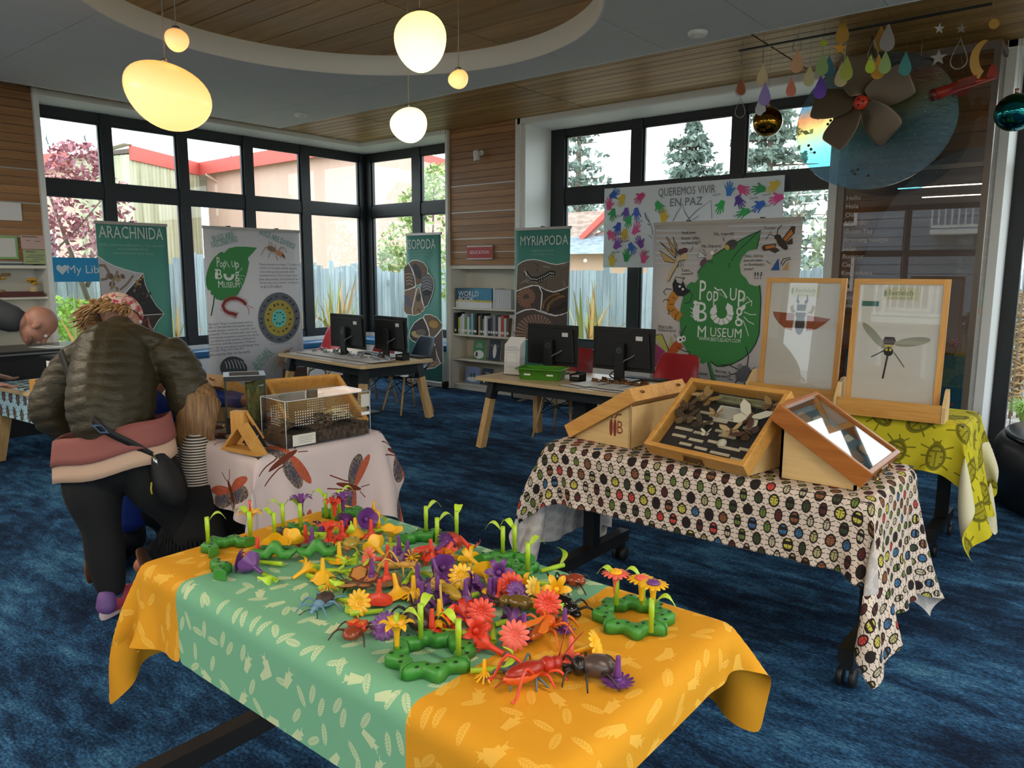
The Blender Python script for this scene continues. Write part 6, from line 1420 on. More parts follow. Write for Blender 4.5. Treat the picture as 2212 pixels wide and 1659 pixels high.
MB().box((.01, .01, .012), (W_-.01, D-.01, .045)).build('soil', soil, t)
MB().box((.03, -.0075, .075), (.085, -.0045, .125)).build('care_card', M['cream'], t); MB().box((-.01, -.012, 0), (W_+.01, -.006, .014)).build('silver_trim', M['steel'], t); MB().lathe([(.001, 0), (.008, 0), (.008, .02), (.001, .022)], 10, c=(-.015, .0, .06), axis=(0,-1,0)).build('brass_lock', flat('#b89a5a', .3, .8), t)
# wooden blocks before the tanks
t = thing('wood_block', 'upright wooden block with a slanting strut in front of the tank', 'display block', (-3.045, 1.80, .742), .5); MB().box((-.033, -.02, 0), (.033, .02, .155)).build('block', M['pine_z'], t); m = MB(); m.beam((.033, 0, .15), (.075, .06, .02), .02, .012); m.build('strut', M['pine_z'], t)
t = thing('triangle_frame', 'triangular wooden frame with dark specimens behind glass', 'display frame', (-2.91, 1.765, .742), .12); tri = [(-.125, 0), (.115, 0), (-.005, .125)]; k = .72; ti = [(x*k-.0, y*k+.018) for x, y in tri]
m = MB(); m.ring(tri, ti, .06, o=(0, 0, 0), X=(1,0,0), Y=(0,0,1)); m.build('frame', M['pine'], t); m = MB(); m.prism(ti, .003, o=(0, .03, 0), X=(1,0,0), Y=(0,0,1)); m.build('backing', dark_card, t)
m = MB()
for i in range(40): c = (q.uniform(-.06, .055), q.uniform(.02, .08)); m.ball((c[0]*(1-c[1]*7), .005+.012*q.rand(), c[1]), (.006, .004, .004), 6, 4)
m.build('dark_specimens', flat('#2a2422', .7), t, kind='stuff'); m = MB()
for i in range(9): c = (q.uniform(-.04, .04), q.uniform(.025, .07)); m.prism([(c[0], c[1]), (c[0]+.016, c[1]+.012), (c[0]+.008, c[1]-.008)], .002, o=(0, .002, 0), X=(1,0,0), Y=(0,0,1))
m.build('pale_wings', flat('#b9b2b4', .6), t, kind='stuff'); m = MB(); m.box((.056, -.0615, .03), (.066, -.0600, .1)); MB().box((.05, -.0, .028), (.056, .001, .034)).build('slot', dark_card, t)
# ---------------------------------------------------------------- left desk: case, small tank, block, flowers
mm = case_frame(-6.05, 2.78, .71, PI-.08, .62); t = display_case('honey-wood case on the blue cloth at the left edge, open side away', mm, .55, .40, .065, M['pine'], .02); wedge('plywood stand under the case on the blue cloth', mm, .55, .40, .065, 0, M['pale_ply'], .632)
for qx in (.08, .46): k = MB(); k.tube(smooth_path([(qx, .40, -.03), (qx, .415, -.035), (qx+.012, .42, -.03), (qx+.02, .41, -.025)]), .003, 6); k.build('latch_hook', flat('#5f3a1c', .4, .5), t)
t = thing('glass_terrarium', 'small glass tank with white cards and a flat black lid on the blue cloth', 'terrarium', (-5.87, 2.12, .632), .2)
for lo, hi in (((-.11, -.09, .05), (.11, -.087, .27)), ((-.11, .087, .05), (.11, .09, .27)), ((-.11, -.087, .05), (-.107, .087, .27)), ((.107, -.087, .05), (.11, .087, .27))): MB().box(lo, hi).build('glass_wall', M['glass'], t)
MB().box((-.118, -.098, .27), (.118, .098, .285)).build('lid', b_, t); MB().box((-.115, -.095, 0), (.115, .095, .05)).build('base', b_, t)
for z0, z1 in ((.14, .25), (.06, .12)): MB().box((-.05, -.093, z0), (.0, -.0905, z1)).build('care_card', M['paper'], t)
t = thing('daffodil', 'yellow daffodils standing beside the small tank behind the woman', 'flower', (-5.66, 2.13, .632))
m = MB(); m.lathe([(.02, 0), (.03, .06), (.028, .06), (.018, .004)], 12); m.build('pot', flat('#9a7a5a', .6), t)
for k in range(3):
    z = .2-.035*k; c = Vector((.02*math.cos(k*2.2), .02*math.sin(k*2.2), z)); st = MB(); st.tube([(0, 0, .03), c], .003, 5); st.build('stem', flat('#5f7a3a', .6), t); fl_ = MB()
    for a in range(6): fl_.add([c, c+Vector((.018*math.cos(a*1.047-.3), -.006, .018*math.sin(a*1.047-.3))), c+Vector((.034*math.cos(a*1.047), -.008, .034*math.sin(a*1.047))), c+Vector((.018*math.cos(a*1.047+.3), -.006, .018*math.sin(a*1.047+.3)))], [(0, 1, 2, 3)])
    fl_.lathe([(.006, 0), (.012, .018), (.014, .022)], 8, c=c, axis=(.2, -1, .1)); fl_.raw = True; fl_.build('bloom', flat('#e6c82c', .5), t)
t = thing('wood_block', 'small upright wooden block on the blue cloth at the left', 'display block', (-6.06, 1.99, .632), .3); MB().box((-.032, -.022, 0), (.032, .022, .105)).build('block', M['pine_z'], t); MB().box((-.026, -.017, .105), (.026, .017, .1065)).build('end_grain', M['pale_ply'], t)
# black counter behind, under the left wall
t = thing('black_counter', 'long black-topped counter along the left wall behind the man', 'counter', (-8.12, 2.2, 0)); MB().box((-.30, -1.0, .76), (.42, 1.1, .79)).build('top', flat('#24262a', .25), t, bevel=.004); MB().box((.416, -1.0, .755), (.424, 1.1, .768)).build('edge_strip', M['steel'], t); MB().box((-.28, -.95, .0), (.36, 1.05, .76)).build('cabinet', flat('#1a1b1e', .5), t)
t = thing('paper_sheet', 'white paper sheet on the black counter under the man\'s face', 'paper', (-7.95, 2.75, .79), .3); MB().box((-.14, -.1, 0), (.14, .1, .002)).build('sheet', M['paper'], t); MB().box((-.05, -.02, .002), (.05, .02, .003)).build('photo', flat('#9aa0a4', .5), t)
# ---------------------------------------------------------------- framed posters on the lime cloth
pframe = M['pine_z']; pwhite = G('poster_sheet', .18, lin('#d8cfc4')).m
def framed(lab, x, y, yaw, art, w=.47):
    l = .70; tilt = 1.50; t = thing('framed_poster', lab, 'poster', rot=None); mat = case_frame(x, y, .79, yaw, tilt); t.matrix_world = mat
    m = MB()
    r_ = .03; m.box((0, 0, -.02), (r_, l, 0)); m.build('stile', pframe, t); MB().box((w-r_, 0, -.02), (w, l, 0)).build('stile', pframe, t); MB().box((r_, l-r_, -.02), (w-r_, l, 0)).build('rail', M['pine'], t); MB().box((r_, 0, -.02), (w-r_, r_, 0)).build('rail', M['pine'], t)
    pn = MB().box((r_-.003, r_-.003, -.012), (w-r_+.003, l-r_+.003, -.008)).build('sheet', pwhite, t)
    MB().box((r_-.003, r_-.003, -.004), (w-r_+.003, l-r_+.003, -.002)).build('glazing', M['acrylic'], t)
    Z_ = -.0076; MB().box((w*.33, l-.115, -.008), (w*.69, l-.045, -.0078)).build('logo_card', flat('#cfc6a4', .6), t)
    text('Beetlelady', .042, 'logo_lettering', flat('#6b7a2c', .6), t, (w*.51, l-.075, Z_), (1,0,0), (0,1,0), h=0, sx=.72); text('WWW.BEETLELADY.COM', .010, 'logo_address', flat('#6b6a4c', .6), t, (w*.51, l-.104, Z_), (1,0,0), (0,1,0), h=0); MB().prism(circ(10, .008, w*.345, l-.078, 0, .02), .0002, o=(0, 0, Z_)).build('logo_beetle', flat('#6b7a2c', .6), t)
    cols = {}
    for nm, col, pts in art:
        k = MB(); k.prism([(w*px, l*py) for px, py in pts], 0, o=(0, 0, Z_+.0002+.00004*len(cols))); k.raw = True; cols[nm+str(len(cols))] = k.build(nm, flat(col, .6), t)
    s = thing('poster_stand', lab.replace('framed', 'pine trough stand of the framed', 1), 'stand', (x, y, .742), yaw)
    MB().box((-.02, -.085, 0), (w+.02, -.07, .095)).build('front_board', M['pine'], s); MB().box((-.02, -.07, 0), (w+.02, .09, .045)).build('base_board', M['pine_y'], s)
    for xx in (-.04, w+.022): k = MB(); k.prism([(-.085, 0), (.09, 0), (.09, .10), (.045, .17), (.0, .165), (-.085, .085)], .018, o=(xx, 0, 0), X=(0,1,0), Y=(0,0,1)); k.build('end_board', M['pale_ply'], s)
    return t
EL = lambda cx, cy, rx, ry, n=16, a0=0: [(cx+rx*math.cos(2*PI*i/n)*math.cos(a0)-ry*math.sin(2*PI*i/n)*math.sin(a0), cy+rx*math.cos(2*PI*i/n)*math.sin(a0)+ry*math.sin(2*PI*i/n)*math.cos(a0)) for i in range(n)]
stag = [('wing', '#a0502a', [(.11, .70), (.40, .69), (.38, .54), (.30, .55), (.20, .60), (.13, .66)]), ('wing', '#a0502a', [(.56, .68), (.85, .655), (.78, .61), (.68, .56), (.56, .54)]),
        ('foreleg', '#9a7a3a', [(.33, .74), (.37, .77), (.38, .73), (.41, .71), (.36, .69)]), ('foreleg', '#9a7a3a', [(.65, .75), (.61, .77), (.60, .72), (.56, .70), (.62, .69)]),
        ('abdomen', '#4a4042', EL(.475, .60, .06, .095)), ('thorax', '#2e2426', [(.415, .66), (.53, .66), (.54, .70), (.41, .70)]), ('head', '#241c20', [(.42, .715), (.53, .715), (.54, .77), (.42, .77)]),
        ('jaw', '#1c181c', [(.43, .77), (.405, .80), (.42, .845), (.435, .86), (.425, .82), (.45, .79)]), ('jaw', '#1c181c', [(.53, .77), (.555, .80), (.545, .845), (.53, .86), (.535, .82), (.505, .79)])]
dfly = [('wing', '#9a9580', EL(.26, .555, .165, .035, 18, -.62)), ('wing', '#9a9580', EL(.67, .52, .185, .035, 18, .12)), ('thorax', '#3a1a1a', [(.36, .52), (.38, .55), (.48, .55), (.50, .52), (.48, .49), (.38, .49)]), ('collar', '#c9b04a', [(.38, .485), (.48, .485), (.47, .47), (.39, .47)]),
        ('head', '#1f1512', EL(.43, .435, .052, .036)), ('eye_spot', '#d8c04a', EL(.41, .45, .014, .012, 8)), ('eye_spot', '#d8c04a', EL(.45, .45, .014, .012, 8)), ('tail', '#2a1a18', [(.415, .40), (.435, .40), (.405, .22), (.385, .22)]),
        ('leg', '#2a2020', ribbon([(.38, .44), (.30, .405), (.25, .385)], .010)[0]), ('leg', '#2a2020', ribbon([(.49, .43), (.57, .36), (.61, .32)], .007)[0]), ('green_label', '#3a6a5a', [(.10, .785), (.285, .785), (.285, .825), (.10, .825)])]
framed('framed poster of a stag beetle with spread rust-red wings', -1.786, 4.67, -.082, stag, .49); framed('framed poster of a dark dragonfly with grey wings', -1.199, 4.45, .06, dfly, .47)
# ================================================================ clear exhibit case with its moving-air toys
ec = thing('exhibit_case', 'tall clear-fronted exhibit case framed in metal on the wood wall', 'display case', (-1.44, 6.7, 0)); fr = flat('#6f655d', .45, .5)
MB().box((-.53, .0, 0), (-.48, .045, 3.2)).build('post', fr, ec); MB().box((.50, .0, 0), (.545, .045, 3.2)).build('post', fr, ec)
MB().box((-.48, 0, 3.14), (.50, .045, 3.2)).build('top_rail', fr, ec); MB().box((-.48, .004, 2.31), (.50, .04, 2.345)).build('mid_rail', fr, ec); MB().box((-.48, .0, .02), (.50, .045, .08)).build('bottom_rail', fr, ec)
MB().box((.515, .045, 0), (.545, .40, .05)).box((.515, .045, 3.15), (.545, .40, 3.2)).build('side_rail', fr, ec)
hv = glass_mat('case_acrylic', (.80, .76, .73), 1.0, .0, 2.4)
MB().box((-.48, .018, .08), (.50, .024, 2.31)).build('front_sheet', hv, ec); MB().box((-.48, .018, 2.345), (.50, .024, 3.14)).build('front_sheet', hv, ec); MB().box((.528, .045, .05), (.534, .40, 3.15)).build('side_sheet', M['acrylic'], ec); MB().box((-.51, .045, .05), (-.504, .40, 3.15)).build('side_sheet', M['acrylic'], ec)
# curved white panel with round cut-outs behind the sheet
cv = flat('#8f8688', .6); wp = MB(); arc = [(.46-.90*math.sin(PI/2*i/20)**1.0, .88+1.62*(math.cos(PI/2*i/20))**.8) for i in range(21)]
out = [(.46, .88)]+arc[::1]; wp.prism(out[::-1] if False else out, .008, o=(0, .30, 0), X=(1,0,0), Y=(0,0,1)); wo = wp.build('curved_panel', cv, ec)
for cx, cz, r in ((.29, 1.63, .085), (-.27, 1.52, .07), (.30, 1.20, .055)): k = MB(); k.prism(circ(28, r, cx, cz), .003, o=(0, .296, 0), X=(1,0,0), Y=(0,0,1)); k.build('round_opening', M['board_x'], ec)
MB().box((-.45, .26, .08), (.46, .30, .86)).build('blue_panel', flat('#12627e', .5), ec); MB().prism(circ(12, .012, .40, .46), .004, o=(0, .256, 0), X=(1,0,0), Y=(0,0,1)).build('red_button', flat('#b0484a', .5), ec)
for i, s in enumerate(('Hello', 'Hola', 'Olá', 'Nín hăo', 'Guten Tag', 'Anyoung haseyo', 'Salve', 'Bonjour', 'Ciao', 'Konnichiwa', 'Hej', 'Zdravstvuyte', 'Namaste', 'Kamusta')): text(s, .052, 'greeting', flat('#b9b2ae', .5), ec, (-.465, .0165, 2.13-i*.068), (1,0,0), (0,0,1), align='LEFT', h=0)
m = MB(); [m.ball((xx, -.002, z), (.004, .003, .004), 6, 4) for xx in (-.505, .522) for z in (.5, 1.0, 1.5, 2.0, 2.6, 3.0)]; m.build('screws', M['steel'], ec, kind='stuff')
MB().box((.546, .10, 1.2), (.549, .13, 1.42)).build('warning_strip', flat('#5a8a4a', .5), ec); MB().box((.5475, .10, 1.2), (.5498, .13, 1.26)).build('warning_strip_end', flat('#d87a2a', .5), ec)
m = MB(); m.ring(circ(20, .03, -.47, 1.12), circ(20, .016, -.47, 1.12), .006, o=(0, -.006, 0), X=(1,0,0), Y=(0,0,1)); m.build('lock', M['steel'], ec)
t = thing('paper_flower', 'small pink paper flower inside the case above the blue panel', 'decoration', (-1.06, 6.985, .86)); MB().tube([(0, 0, 0), (.01, 0, .06), (.0, 0, .1)], .003, 5).build('stem', flat('#5f8a6a', .6), t); m = MB(); [m.prism([(0, 0), (.03*math.cos(a*1.2+.3), .03*math.sin(a*1.2+.3)), (.045*math.cos(a*1.2), .045*math.sin(a*1.2)), (.03*math.cos(a*1.2-.3), .03*math.sin(a*1.2-.3))][::-1], .002, o=(0, -.003*a, .11), X=(1,0,0), Y=(0,0,1)) for a in range(5)]; m.build('petals', flat('#c98aa8', .5), t)
# ---- rippled glass disc
t = thing('glass_disc', 'big round rippled glass disc with a rainbow sheen behind the fan', 'glass disc', (-1.66, 6.40, 2.665))
dg_ = G('dichroic_glass'); nt = dg_.nt; nt.nodes.remove(dg_.p); x, y, z = dg_.xyz('obj'); nn = dg_.noise(dg_.vec(x*14, y*14, z*26), 1.0, 5, .65)
cr = dg_.ramp(z*.9+.5+(x+.3)*-.25+(nn-.5)*.10, [(.12, lin('#7fd0ea')), (.34, lin('#a8e4ee')), (.46, lin('#d6ecc9')), (.54, lin('#e9d9a0')), (.62, lin('#e0ae86')), (.70, lin('#8fb3c4')), (.9, lin('#93a0a6'))])
tr = nt.nodes.new('ShaderNodeBsdfTransparent'); tl = nt.nodes.new('ShaderNodeBsdfTranslucent'); df = nt.nodes.new('ShaderNodeBsdfGlossy'); df.inputs['Roughness'].default_value = .12
trc = dg_.hsv(cr, .5, .9, .95); nt.links.new(trc.s, tr.inputs[0]); nt.links.new(cr.s, tl.inputs[0]); bp = nt.nodes.new('ShaderNodeBump'); bp.inputs['Distance'].default_value = .02; bp.inputs['Strength'].default_value = .8; nt.links.new(nn.s, bp.inputs['Height']); nt.links.new(bp.outputs[0], df.inputs['Normal'])
m1_ = nt.nodes.new('ShaderNodeMixShader'); m1_.inputs[0].default_value = .16; m2_ = nt.nodes.new('ShaderNodeMixShader'); m2_.inputs[0].default_value = .14
nt.links.new(tr.outputs[0], m1_.inputs[1]); nt.links.new(tl.outputs[0], m1_.inputs[2]); nt.links.new(m1_.outputs[0], m2_.inputs[1]); nt.links.new(df.outputs[0], m2_.inputs[2]); nt.links.new(m2_.outputs[0], nt.nodes['Material Output'].inputs[0])
m = MB(); m.prism(circ(72, .575, 0, 0, 0, .50), .008, o=(0, 0, 0), X=(1,0,0), Y=(0,0,1)); m.build('disc', dg_.m, t)
m = MB(); m.ring(circ(72, .580, 0, 0, 0, .505), circ(72, .574, 0, 0, 0, .499), .012, o=(0, .002, 0), X=(1,0,0), Y=(0,0,1)); m.build('edge', glass_mat('disc_edge', (.7, .85, .9), 1, .1, 2.2), t)
r = random.Random(12); hl = MB()
for k in range(46): a = r.uniform(1.6, 3.0); d = r.uniform(.25, .5); hl.prism(circ(7, r.uniform(.003, .006), d*math.cos(a), d*math.sin(a)*.9), .0012, o=(0, -.008, 0), X=(1,0,0), Y=(0,0,1))
for cx, cz in ((-.47, -.13), (-.45, -.16), (-.42, -.19), (-.33, .02), (-.31, .045), (-.27, .02), (-.12, -.36), (-.1, -.38), (-.08, -.35), (.0, -.40)): hl.prism(circ(9, .011, cx, cz), .0012, o=(0, -.008, 0), X=(1,0,0), Y=(0,0,1))
hl.build('dark_holes', flat('#2a2624', .6), t, kind='stuff')
sk = MB(); [sk.ball((r.uniform(-.1, .5), -.010, r.uniform(-.42, .42)), (.003, .002, .003), 5, 4) for _ in range(70)]; sk.build('sparkle_beads', M['chrome'], t, kind='stuff')  # tiny chrome beads put on the disc to stand for its sparkles
for sx in (-.3, .3): MB().tube([(sx, .0, .425), (sx, .0, .6)], .002, 5).build('hanging_wire', M['steel'], t)
# ---- fan
t = thing('hanging_fan', 'five-bladed metal fan with a red hub in front of the glass disc', 'fan', (-1.68, 6.15, 2.765)); fm_ = flat('#8a7a68', .35, .6)
for k, (a, c) in enumerate(((100, 0), (22, 0), (-48, 0), (-125, 0), (175, 0))):
    a = math.radians(a); m = MB(); P = []; tw = .5
    for i in range(8):
        f_ = i/7; d = .05+.30*f_; hw = .045+.075*math.sin(min(1, f_*1.5+.15)*PI/2); hw *= (1 if f_ < .9 else .84)
        P.append([Vector((d*math.cos(a)-s_*hw*math.sin(a), -.035*s_*1.4-.02, d*math.sin(a)+s_*hw*math.cos(a))) for s_ in (-1, -.6, 0, .6, 1)])
    m.grid(P); o = m.build('blade', fm_, t); q = o.modifiers.new('t', 'SOLIDIFY'); q.thickness = .004; q = o.modifiers.new('s', 'SUBSURF'); q.levels = 1; q.render_levels = 1
m = MB(); m.lathe([(.05, 0), (.052, .03), (.04, .045), (.001, .046)], 24, axis=(0,-1,0), c=(0, -.0, 0)); m.build('hub', flat('#d8402a', .3), t)
m = MB(); [m.prism(circ(8, .008, .022*math.cos(k*2.1), .022*math.sin(k*2.1)), .002, o=(0, -.0475, 0), X=(1,0,0), Y=(0,0,1)) for k in range(3)]; m.build('hub_bolts', M['black'], t)
m = MB(); m.tube([(0, 0, 0), (0, .12, 0), (0, .16, .1), (0, .16, .505)], .012, 8); m.build('axle_rod', M['steel'], t)
# ---- hanging mobile of tinted acrylic pieces
def tint(name, c, a=.72):
    g = G(name, .25, lin(c)); nt = g.nt; tr = nt.nodes.new('ShaderNodeBsdfTransparent'); tr.inputs[0].default_value = (*[min(1, .25+q) for q in lin(c)], 1); mx = nt.nodes.new('ShaderNodeMixShader'); mx.inputs[0].default_value = a
    nt.links.new(tr.outputs[0], mx.inputs[1]); nt.links.new(g.p.outputs[0], mx.inputs[2]); nt.links.new(mx.outputs[0], nt.nodes['Material Output'].inputs[0]); g.p.inputs['Transmission Weight'].default_value = .0; return g.m
TC = dict(clear='#b9b6ae', rust='#b5623f', cream='#dcc79a', violet='#a48fd0', white='#cfccd0', peach='#e0ad88', coral='#d07a62', lime='#bfd23f', gold='#c99a4a', amber='#f2b24a', green='#a9c47e', blue='#4f8fa8', ivory='#d9cc9c', purple='#7a52c8', olive='#a8b04a', grey='#a8a0a0', teal='#3f8f8f')
TM = {k: tint('tinted_'+k, v, .35 if k == 'clear' else .8) for k, v in TC.items()}
drop = [(.0, .085), (.012, .055), (.028, .02), (.038, -.01), (.04, -.03), (.034, -.05), (.018, -.064), (0, -.069), (-.018, -.064), (-.034, -.05), (-.04, -.03), (-.038, -.01), (-.028, .02), (-.012, .055)][::-1]
star = [((.05 if k % 2 == 0 else .02)*math.sin(k*PI/5), (.05 if k % 2 == 0 else .02)*math.cos(k*PI/5)) for k in range(10)][::-1]
cres = [(.10*math.cos(a), .13*math.sin(a)) for a in [math.radians(100+i*10) for i in range(16)]]+[(.03+.075*math.cos(a), .02+.105*math.sin(a)) for a in [math.radians(240-i*10) for i in range(14)]]
mob = thing('mobile_rod', 'dark ceiling rod from which the acrylic drops hang', 'rod', (-1.6, 5.8, 3.2)); MB().box((-.9, -.012, -.012), (.75, .012, .0)).build('rod', M['black'], mob)
r = random.Random(6)
MOB = [
(-2.424,5.683,2.899,'d','clear',1,'clear acrylic teardrop left of the gold ball, at the top left of the mobile'),
(-2.477,5.790,3.139,'d','clear',.7,'narrow clear teardrop furthest to the left of the mobile, at middle height'),
(-2.283,5.729,3.104,'d','clear',.7,'clear teardrop edge-on between the peach and leftmost drops'),
(-2.474,5.811,2.769,'d','clear',1,'lowest clear teardrop, left of the gold ball by the window mullion'),
(-2.478,5.819,2.932,'d','rust',.9,'rust coloured teardrop left of the violet one'),
(-2.236,5.623,2.942,'d','cream',1,'cream teardrop above the violet one and gold ball'),
(-2.204,5.605,2.799,'d','violet',1.1,'pale violet teardrop just above the gold hanging ball'),
(-2.346,5.893,2.783,'d','white',1,'white teardrop touching the top of the gold ball'),
(-2.013,5.691,3.013,'d','peach',1.1,'peach teardrop against the slatted ceiling, left of the glass disc'),
(-2.043,5.682,2.838,'d','coral',.9,'coral teardrop in front of the far window top'),
(-2.112,5.948,3.210,'d','clear',.8,'clear teardrop above the peach one'),
(-1.860,5.765,3.131,'c','lime',.5,'small lime disc left of the amber star'),
(-1.899,5.893,3.334,'c','peach',1.1,'largest orange disc at the top of the mobile'),
(-1.736,5.767,3.186,'d','gold',1.15,'dull gold teardrop highest on the mobile above the star'),
(-1.761,5.824,3.090,'s','amber',1,'glowing amber star in the middle of the mobile'),
(-1.677,5.653,3.008,'d','white',.8,'white teardrop edge-on beside the amber star'),
(-1.879,5.822,2.999,'d','green',1.1,'pale green teardrop over the left rim of the glass disc'),
(-1.858,5.904,2.996,'d','blue',1,'blue teardrop over the left rim of the glass disc'),
(-1.953,5.783,2.923,'d','ivory',1,'ivory teardrop at the left rim of the glass disc'),
(-1.894,5.859,2.849,'d','purple',1.1,'deep violet teardrop in front of the rainbow part of the glass disc'),
(-1.746,5.835,2.905,'d','ivory',1.1,'ivory teardrop just above the left fan blade'),
(-1.651,5.622,2.892,'d','olive',1.1,'two-tone yellow and green teardrop above the fan'),
(-1.509,5.865,3.116,'d','gold',1.1,'orange-gold teardrop overlapping the grey one'),
(-1.450,5.807,3.098,'d','grey',1.25,'large grey teardrop right of the orange-gold one'),
(-1.521,5.705,2.918,'d','lime',.8,'lime teardrop above the fan hub'),
(-1.484,5.611,2.981,'d','clear',.9,'clear hoop teardrop above the lime one'),
(-1.520,5.903,2.936,'d','amber',1.1,'brightest amber teardrop above the right fan blade'),
(-1.443,5.765,2.927,'d','green',1,'green teardrop right of the brightest amber one'),
(-1.337,5.852,2.918,'d','teal',1.05,'teal teardrop right of the fan'),
(-1.156,5.900,3.127,'s','white',.7,'small white star near the ceiling'),
(-1.025,5.900,3.103,'s','clear',.7,'small clear star right of the white star'),
(-1.147,5.900,2.942,'s','grey',1.1,'grey star over the dark glass of the case'),
(-1.025,5.900,2.936,'d','clear',1.3,'large clear hoop teardrop near the case top'),
(-0.844,5.900,3.097,'c','gold',.7,'small gold disc near the ceiling at the right')]
NM = dict(d='acrylic_teardrop', c='acrylic_disc', s='acrylic_star')
for x, y, z, k, col, sc, lab in MOB:
    t = thing(NM[k], lab, 'mobile piece', (x, y, z), 0, 'pieces of the hanging mobile'); a = 0.0 if 'edge-on' not in lab and 'narrow' not in lab else 1.1
    yaw = math.radians(r.uniform(5, 40)) if a == 0 else math.radians(39+65); X = (math.cos(yaw), math.sin(yaw), 0); sh = dict(d=drop, c=circ(20, .045), s=star)[k]; m = MB()
    if 'hoop' in lab or (col == 'clear' and k == 'd'):
        m.ring([(p*sc, q*sc) for p, q in sh], [(p*sc*.86, q*sc*.88-.002) for p, q in sh], .003, X=X, Y=(0,0,1)); m.build('hoop', TM['clear'], t)
    else: m.prism([(p*sc, q*sc) for p, q in sh], .003, X=X, Y=(0,0,1)); m.build('plate', TM[col], t)
    if 3.25-z > .09: MB().tube([(0, 0, .085*sc if k == 'd' else .045*sc), (0, 0, 3.26-z)], .0008, 3).build('thread', TM['clear'], t)
t = thing('acrylic_moon', 'amber and grey crescent moon hanging at the top right of the case', 'mobile piece', (-.90, 6.1, 2.93)); m = MB(); m.prism(cres, .004, X=(math.cos(.5), math.sin(.5), 0), Y=(0,0,1)); m.build('crescent', TM['gold'], t); MB().tube([(0, 0, .12), (0, 0, .33)], .0008, 3).build('thread', TM['clear'], t)
t = thing('toy_aeroplane', 'red clear-plastic toy aeroplane hanging in front of the exhibit case', 'toy aeroplane', (-1.02, 6.2, 2.80), rot=(0, -.22, .25)); rp = tint('red_plastic', '#b03a2c', .75)
m = MB(); m.tube([(-.19, 0, 0), (-.15, 0, 0), (-.05, 0, .012), (.06, 0, .01), (.18, 0, .0)], [.04, .042, .034, .028, .008], 10); m.build('fuselage', rp, t); m = MB(); m.prism([(-.06, -.30), (.03, -.30), (.05, 0), (.03, .30), (-.06, .30), (-.09, 0)], .006, o=(0, 0, -.01)); m.build('wing', rp, t); m = MB(); m.prism([(.12, -.08), (.18, -.08), (.18, .08), (.12, .08)], .004); m.prism([(.11, 0), (.19, 0), (.19, .08), (.16, .09)], .004, X=(1,0,0), Y=(0,0,1)); m.build('tail', rp, t)
m = MB(); m.ball((-.2, 0, 0), (.03, .045, .045), 10, 6); m.build('nose', flat('#5a1f1c', .3), t); m = MB(); m.ball((-.02, 0, .03), (.05, .02, .022), 10, 6); m.build('canopy', tint('amber_plastic', '#f09a3a', .7), t); MB().tube([(0, 0, .03), (0, 0, .45)], .001, 3).build('thread', TM['clear'], t)
for lab, c, x, z, rr_ in (('mirror-gold glass ball hanging before the far window', '#8a6420', -2.327, 2.684, .112), ('mirror-teal glass ball hanging at the right edge', '#1f6f72', -.695, 2.552, .118)):
    t = thing('mirror_ball', lab, 'glass ball', (x, 6.0, z)); MB().lathe([(rr_*math.sin(PI*i/24), -rr_*math.cos(PI*i/24)) for i in range(25)], 36).build('ball', G('mirror_'+c[1:], .04, lin(c), 1).m, t); MB().lathe([(.012, rr_-.002), (.012, rr_+.03), (.001, rr_+.032)], 12).build('cap', flat('#b9927a', .3, .6), t); MB().tube([(0, 0, rr_+.03), (0, 0, 3.26-z)], .001, 4).build('cord', M['steel'], t)
# ================================================================ pebble-shaped pendant lamps
def pebble(lab, x, y, z, rx, rz, tilt, c, e, skew=.12):
    t = thing('pendant_lamp', lab, 'lamp', (x, y, z)); g = G('opal_glass_'+str(len(bpy.data.materials)), .25, (.9, .8, .6), emit=lin(c), estr=e*.62)
    px, py, pz = g.xyz('obj'); f = g.smooth(pz*(1/rz), -1.0, .9); g.nt.links.new(g.mix(f, tuple(min(1, q*1.15+.06) for q in lin(c)), tuple(q*w_ for q, w_ in zip(lin(c), (1, .80, .62)))).s, g.p.inputs['Emission Color'])
    m = MB(); P = []; n = 28; R = Euler((0, tilt, math.radians(39))).to_matrix()
    for i in range(21):
        ph = PI*i/20; row = []
        for j in range(n):
            a = 2*PI*j/n; q = Vector((rx*math.sin(ph)*math.cos(a), rx*.92*math.sin(ph)*math.sin(a), -rz*math.cos(ph))); q.x *= 1+skew*q.z/rz; q.z *= 1+skew*.6*q.x/rx
            row.append(R @ q)
        P.append(row)
    m.grid(P, closed=True); m.build('glass', g.m, t); top = max(p.z for r_ in P for p in r_)
    MB().lathe([(.02, top-.01), (.02, top+.012), (.001, top+.014)], 12, c=(0, 0, 0)).build('cap', M['steel'], t); MB().tube([(0, 0, top), (.004, 0, (3.36-z+top)/2), (0, 0, 3.36-z)], .003, 5).build('cord', flat('#8a8580', .5), t)
    MB().lathe([(.04, 0), (.04, .012), (.001, .013)], 16, c=(0, 0, 3.345-z)).build('ceiling_rose', M['white'], t)
pebble('largest amber pebble lamp hanging at the left', -4.519, 2.31, 2.534, .25, .185, .42, '#f8b45c', 1.25)
pebble('small amber lamp hanging just above the largest lamp', -4.454, 2.354, 2.846, .068, .064, .4, '#f6a350', 1.15)
pebble('bright yellow lamp hanging highest in the middle of the round recess', -3.437, 3.332, 2.874, .155, .172, .1, '#fff0a0', 1.7)
pebble('round bright lamp hanging lower, before the corner window', -3.666, 3.446, 2.437, .118, .108, -.15, '#fff2c4', 1.8)
pebble('small orange lamp right of the bright yellow lamp', -3.509, 3.742, 2.748, .066, .058, -.3, '#f6ac5a', 1.2)
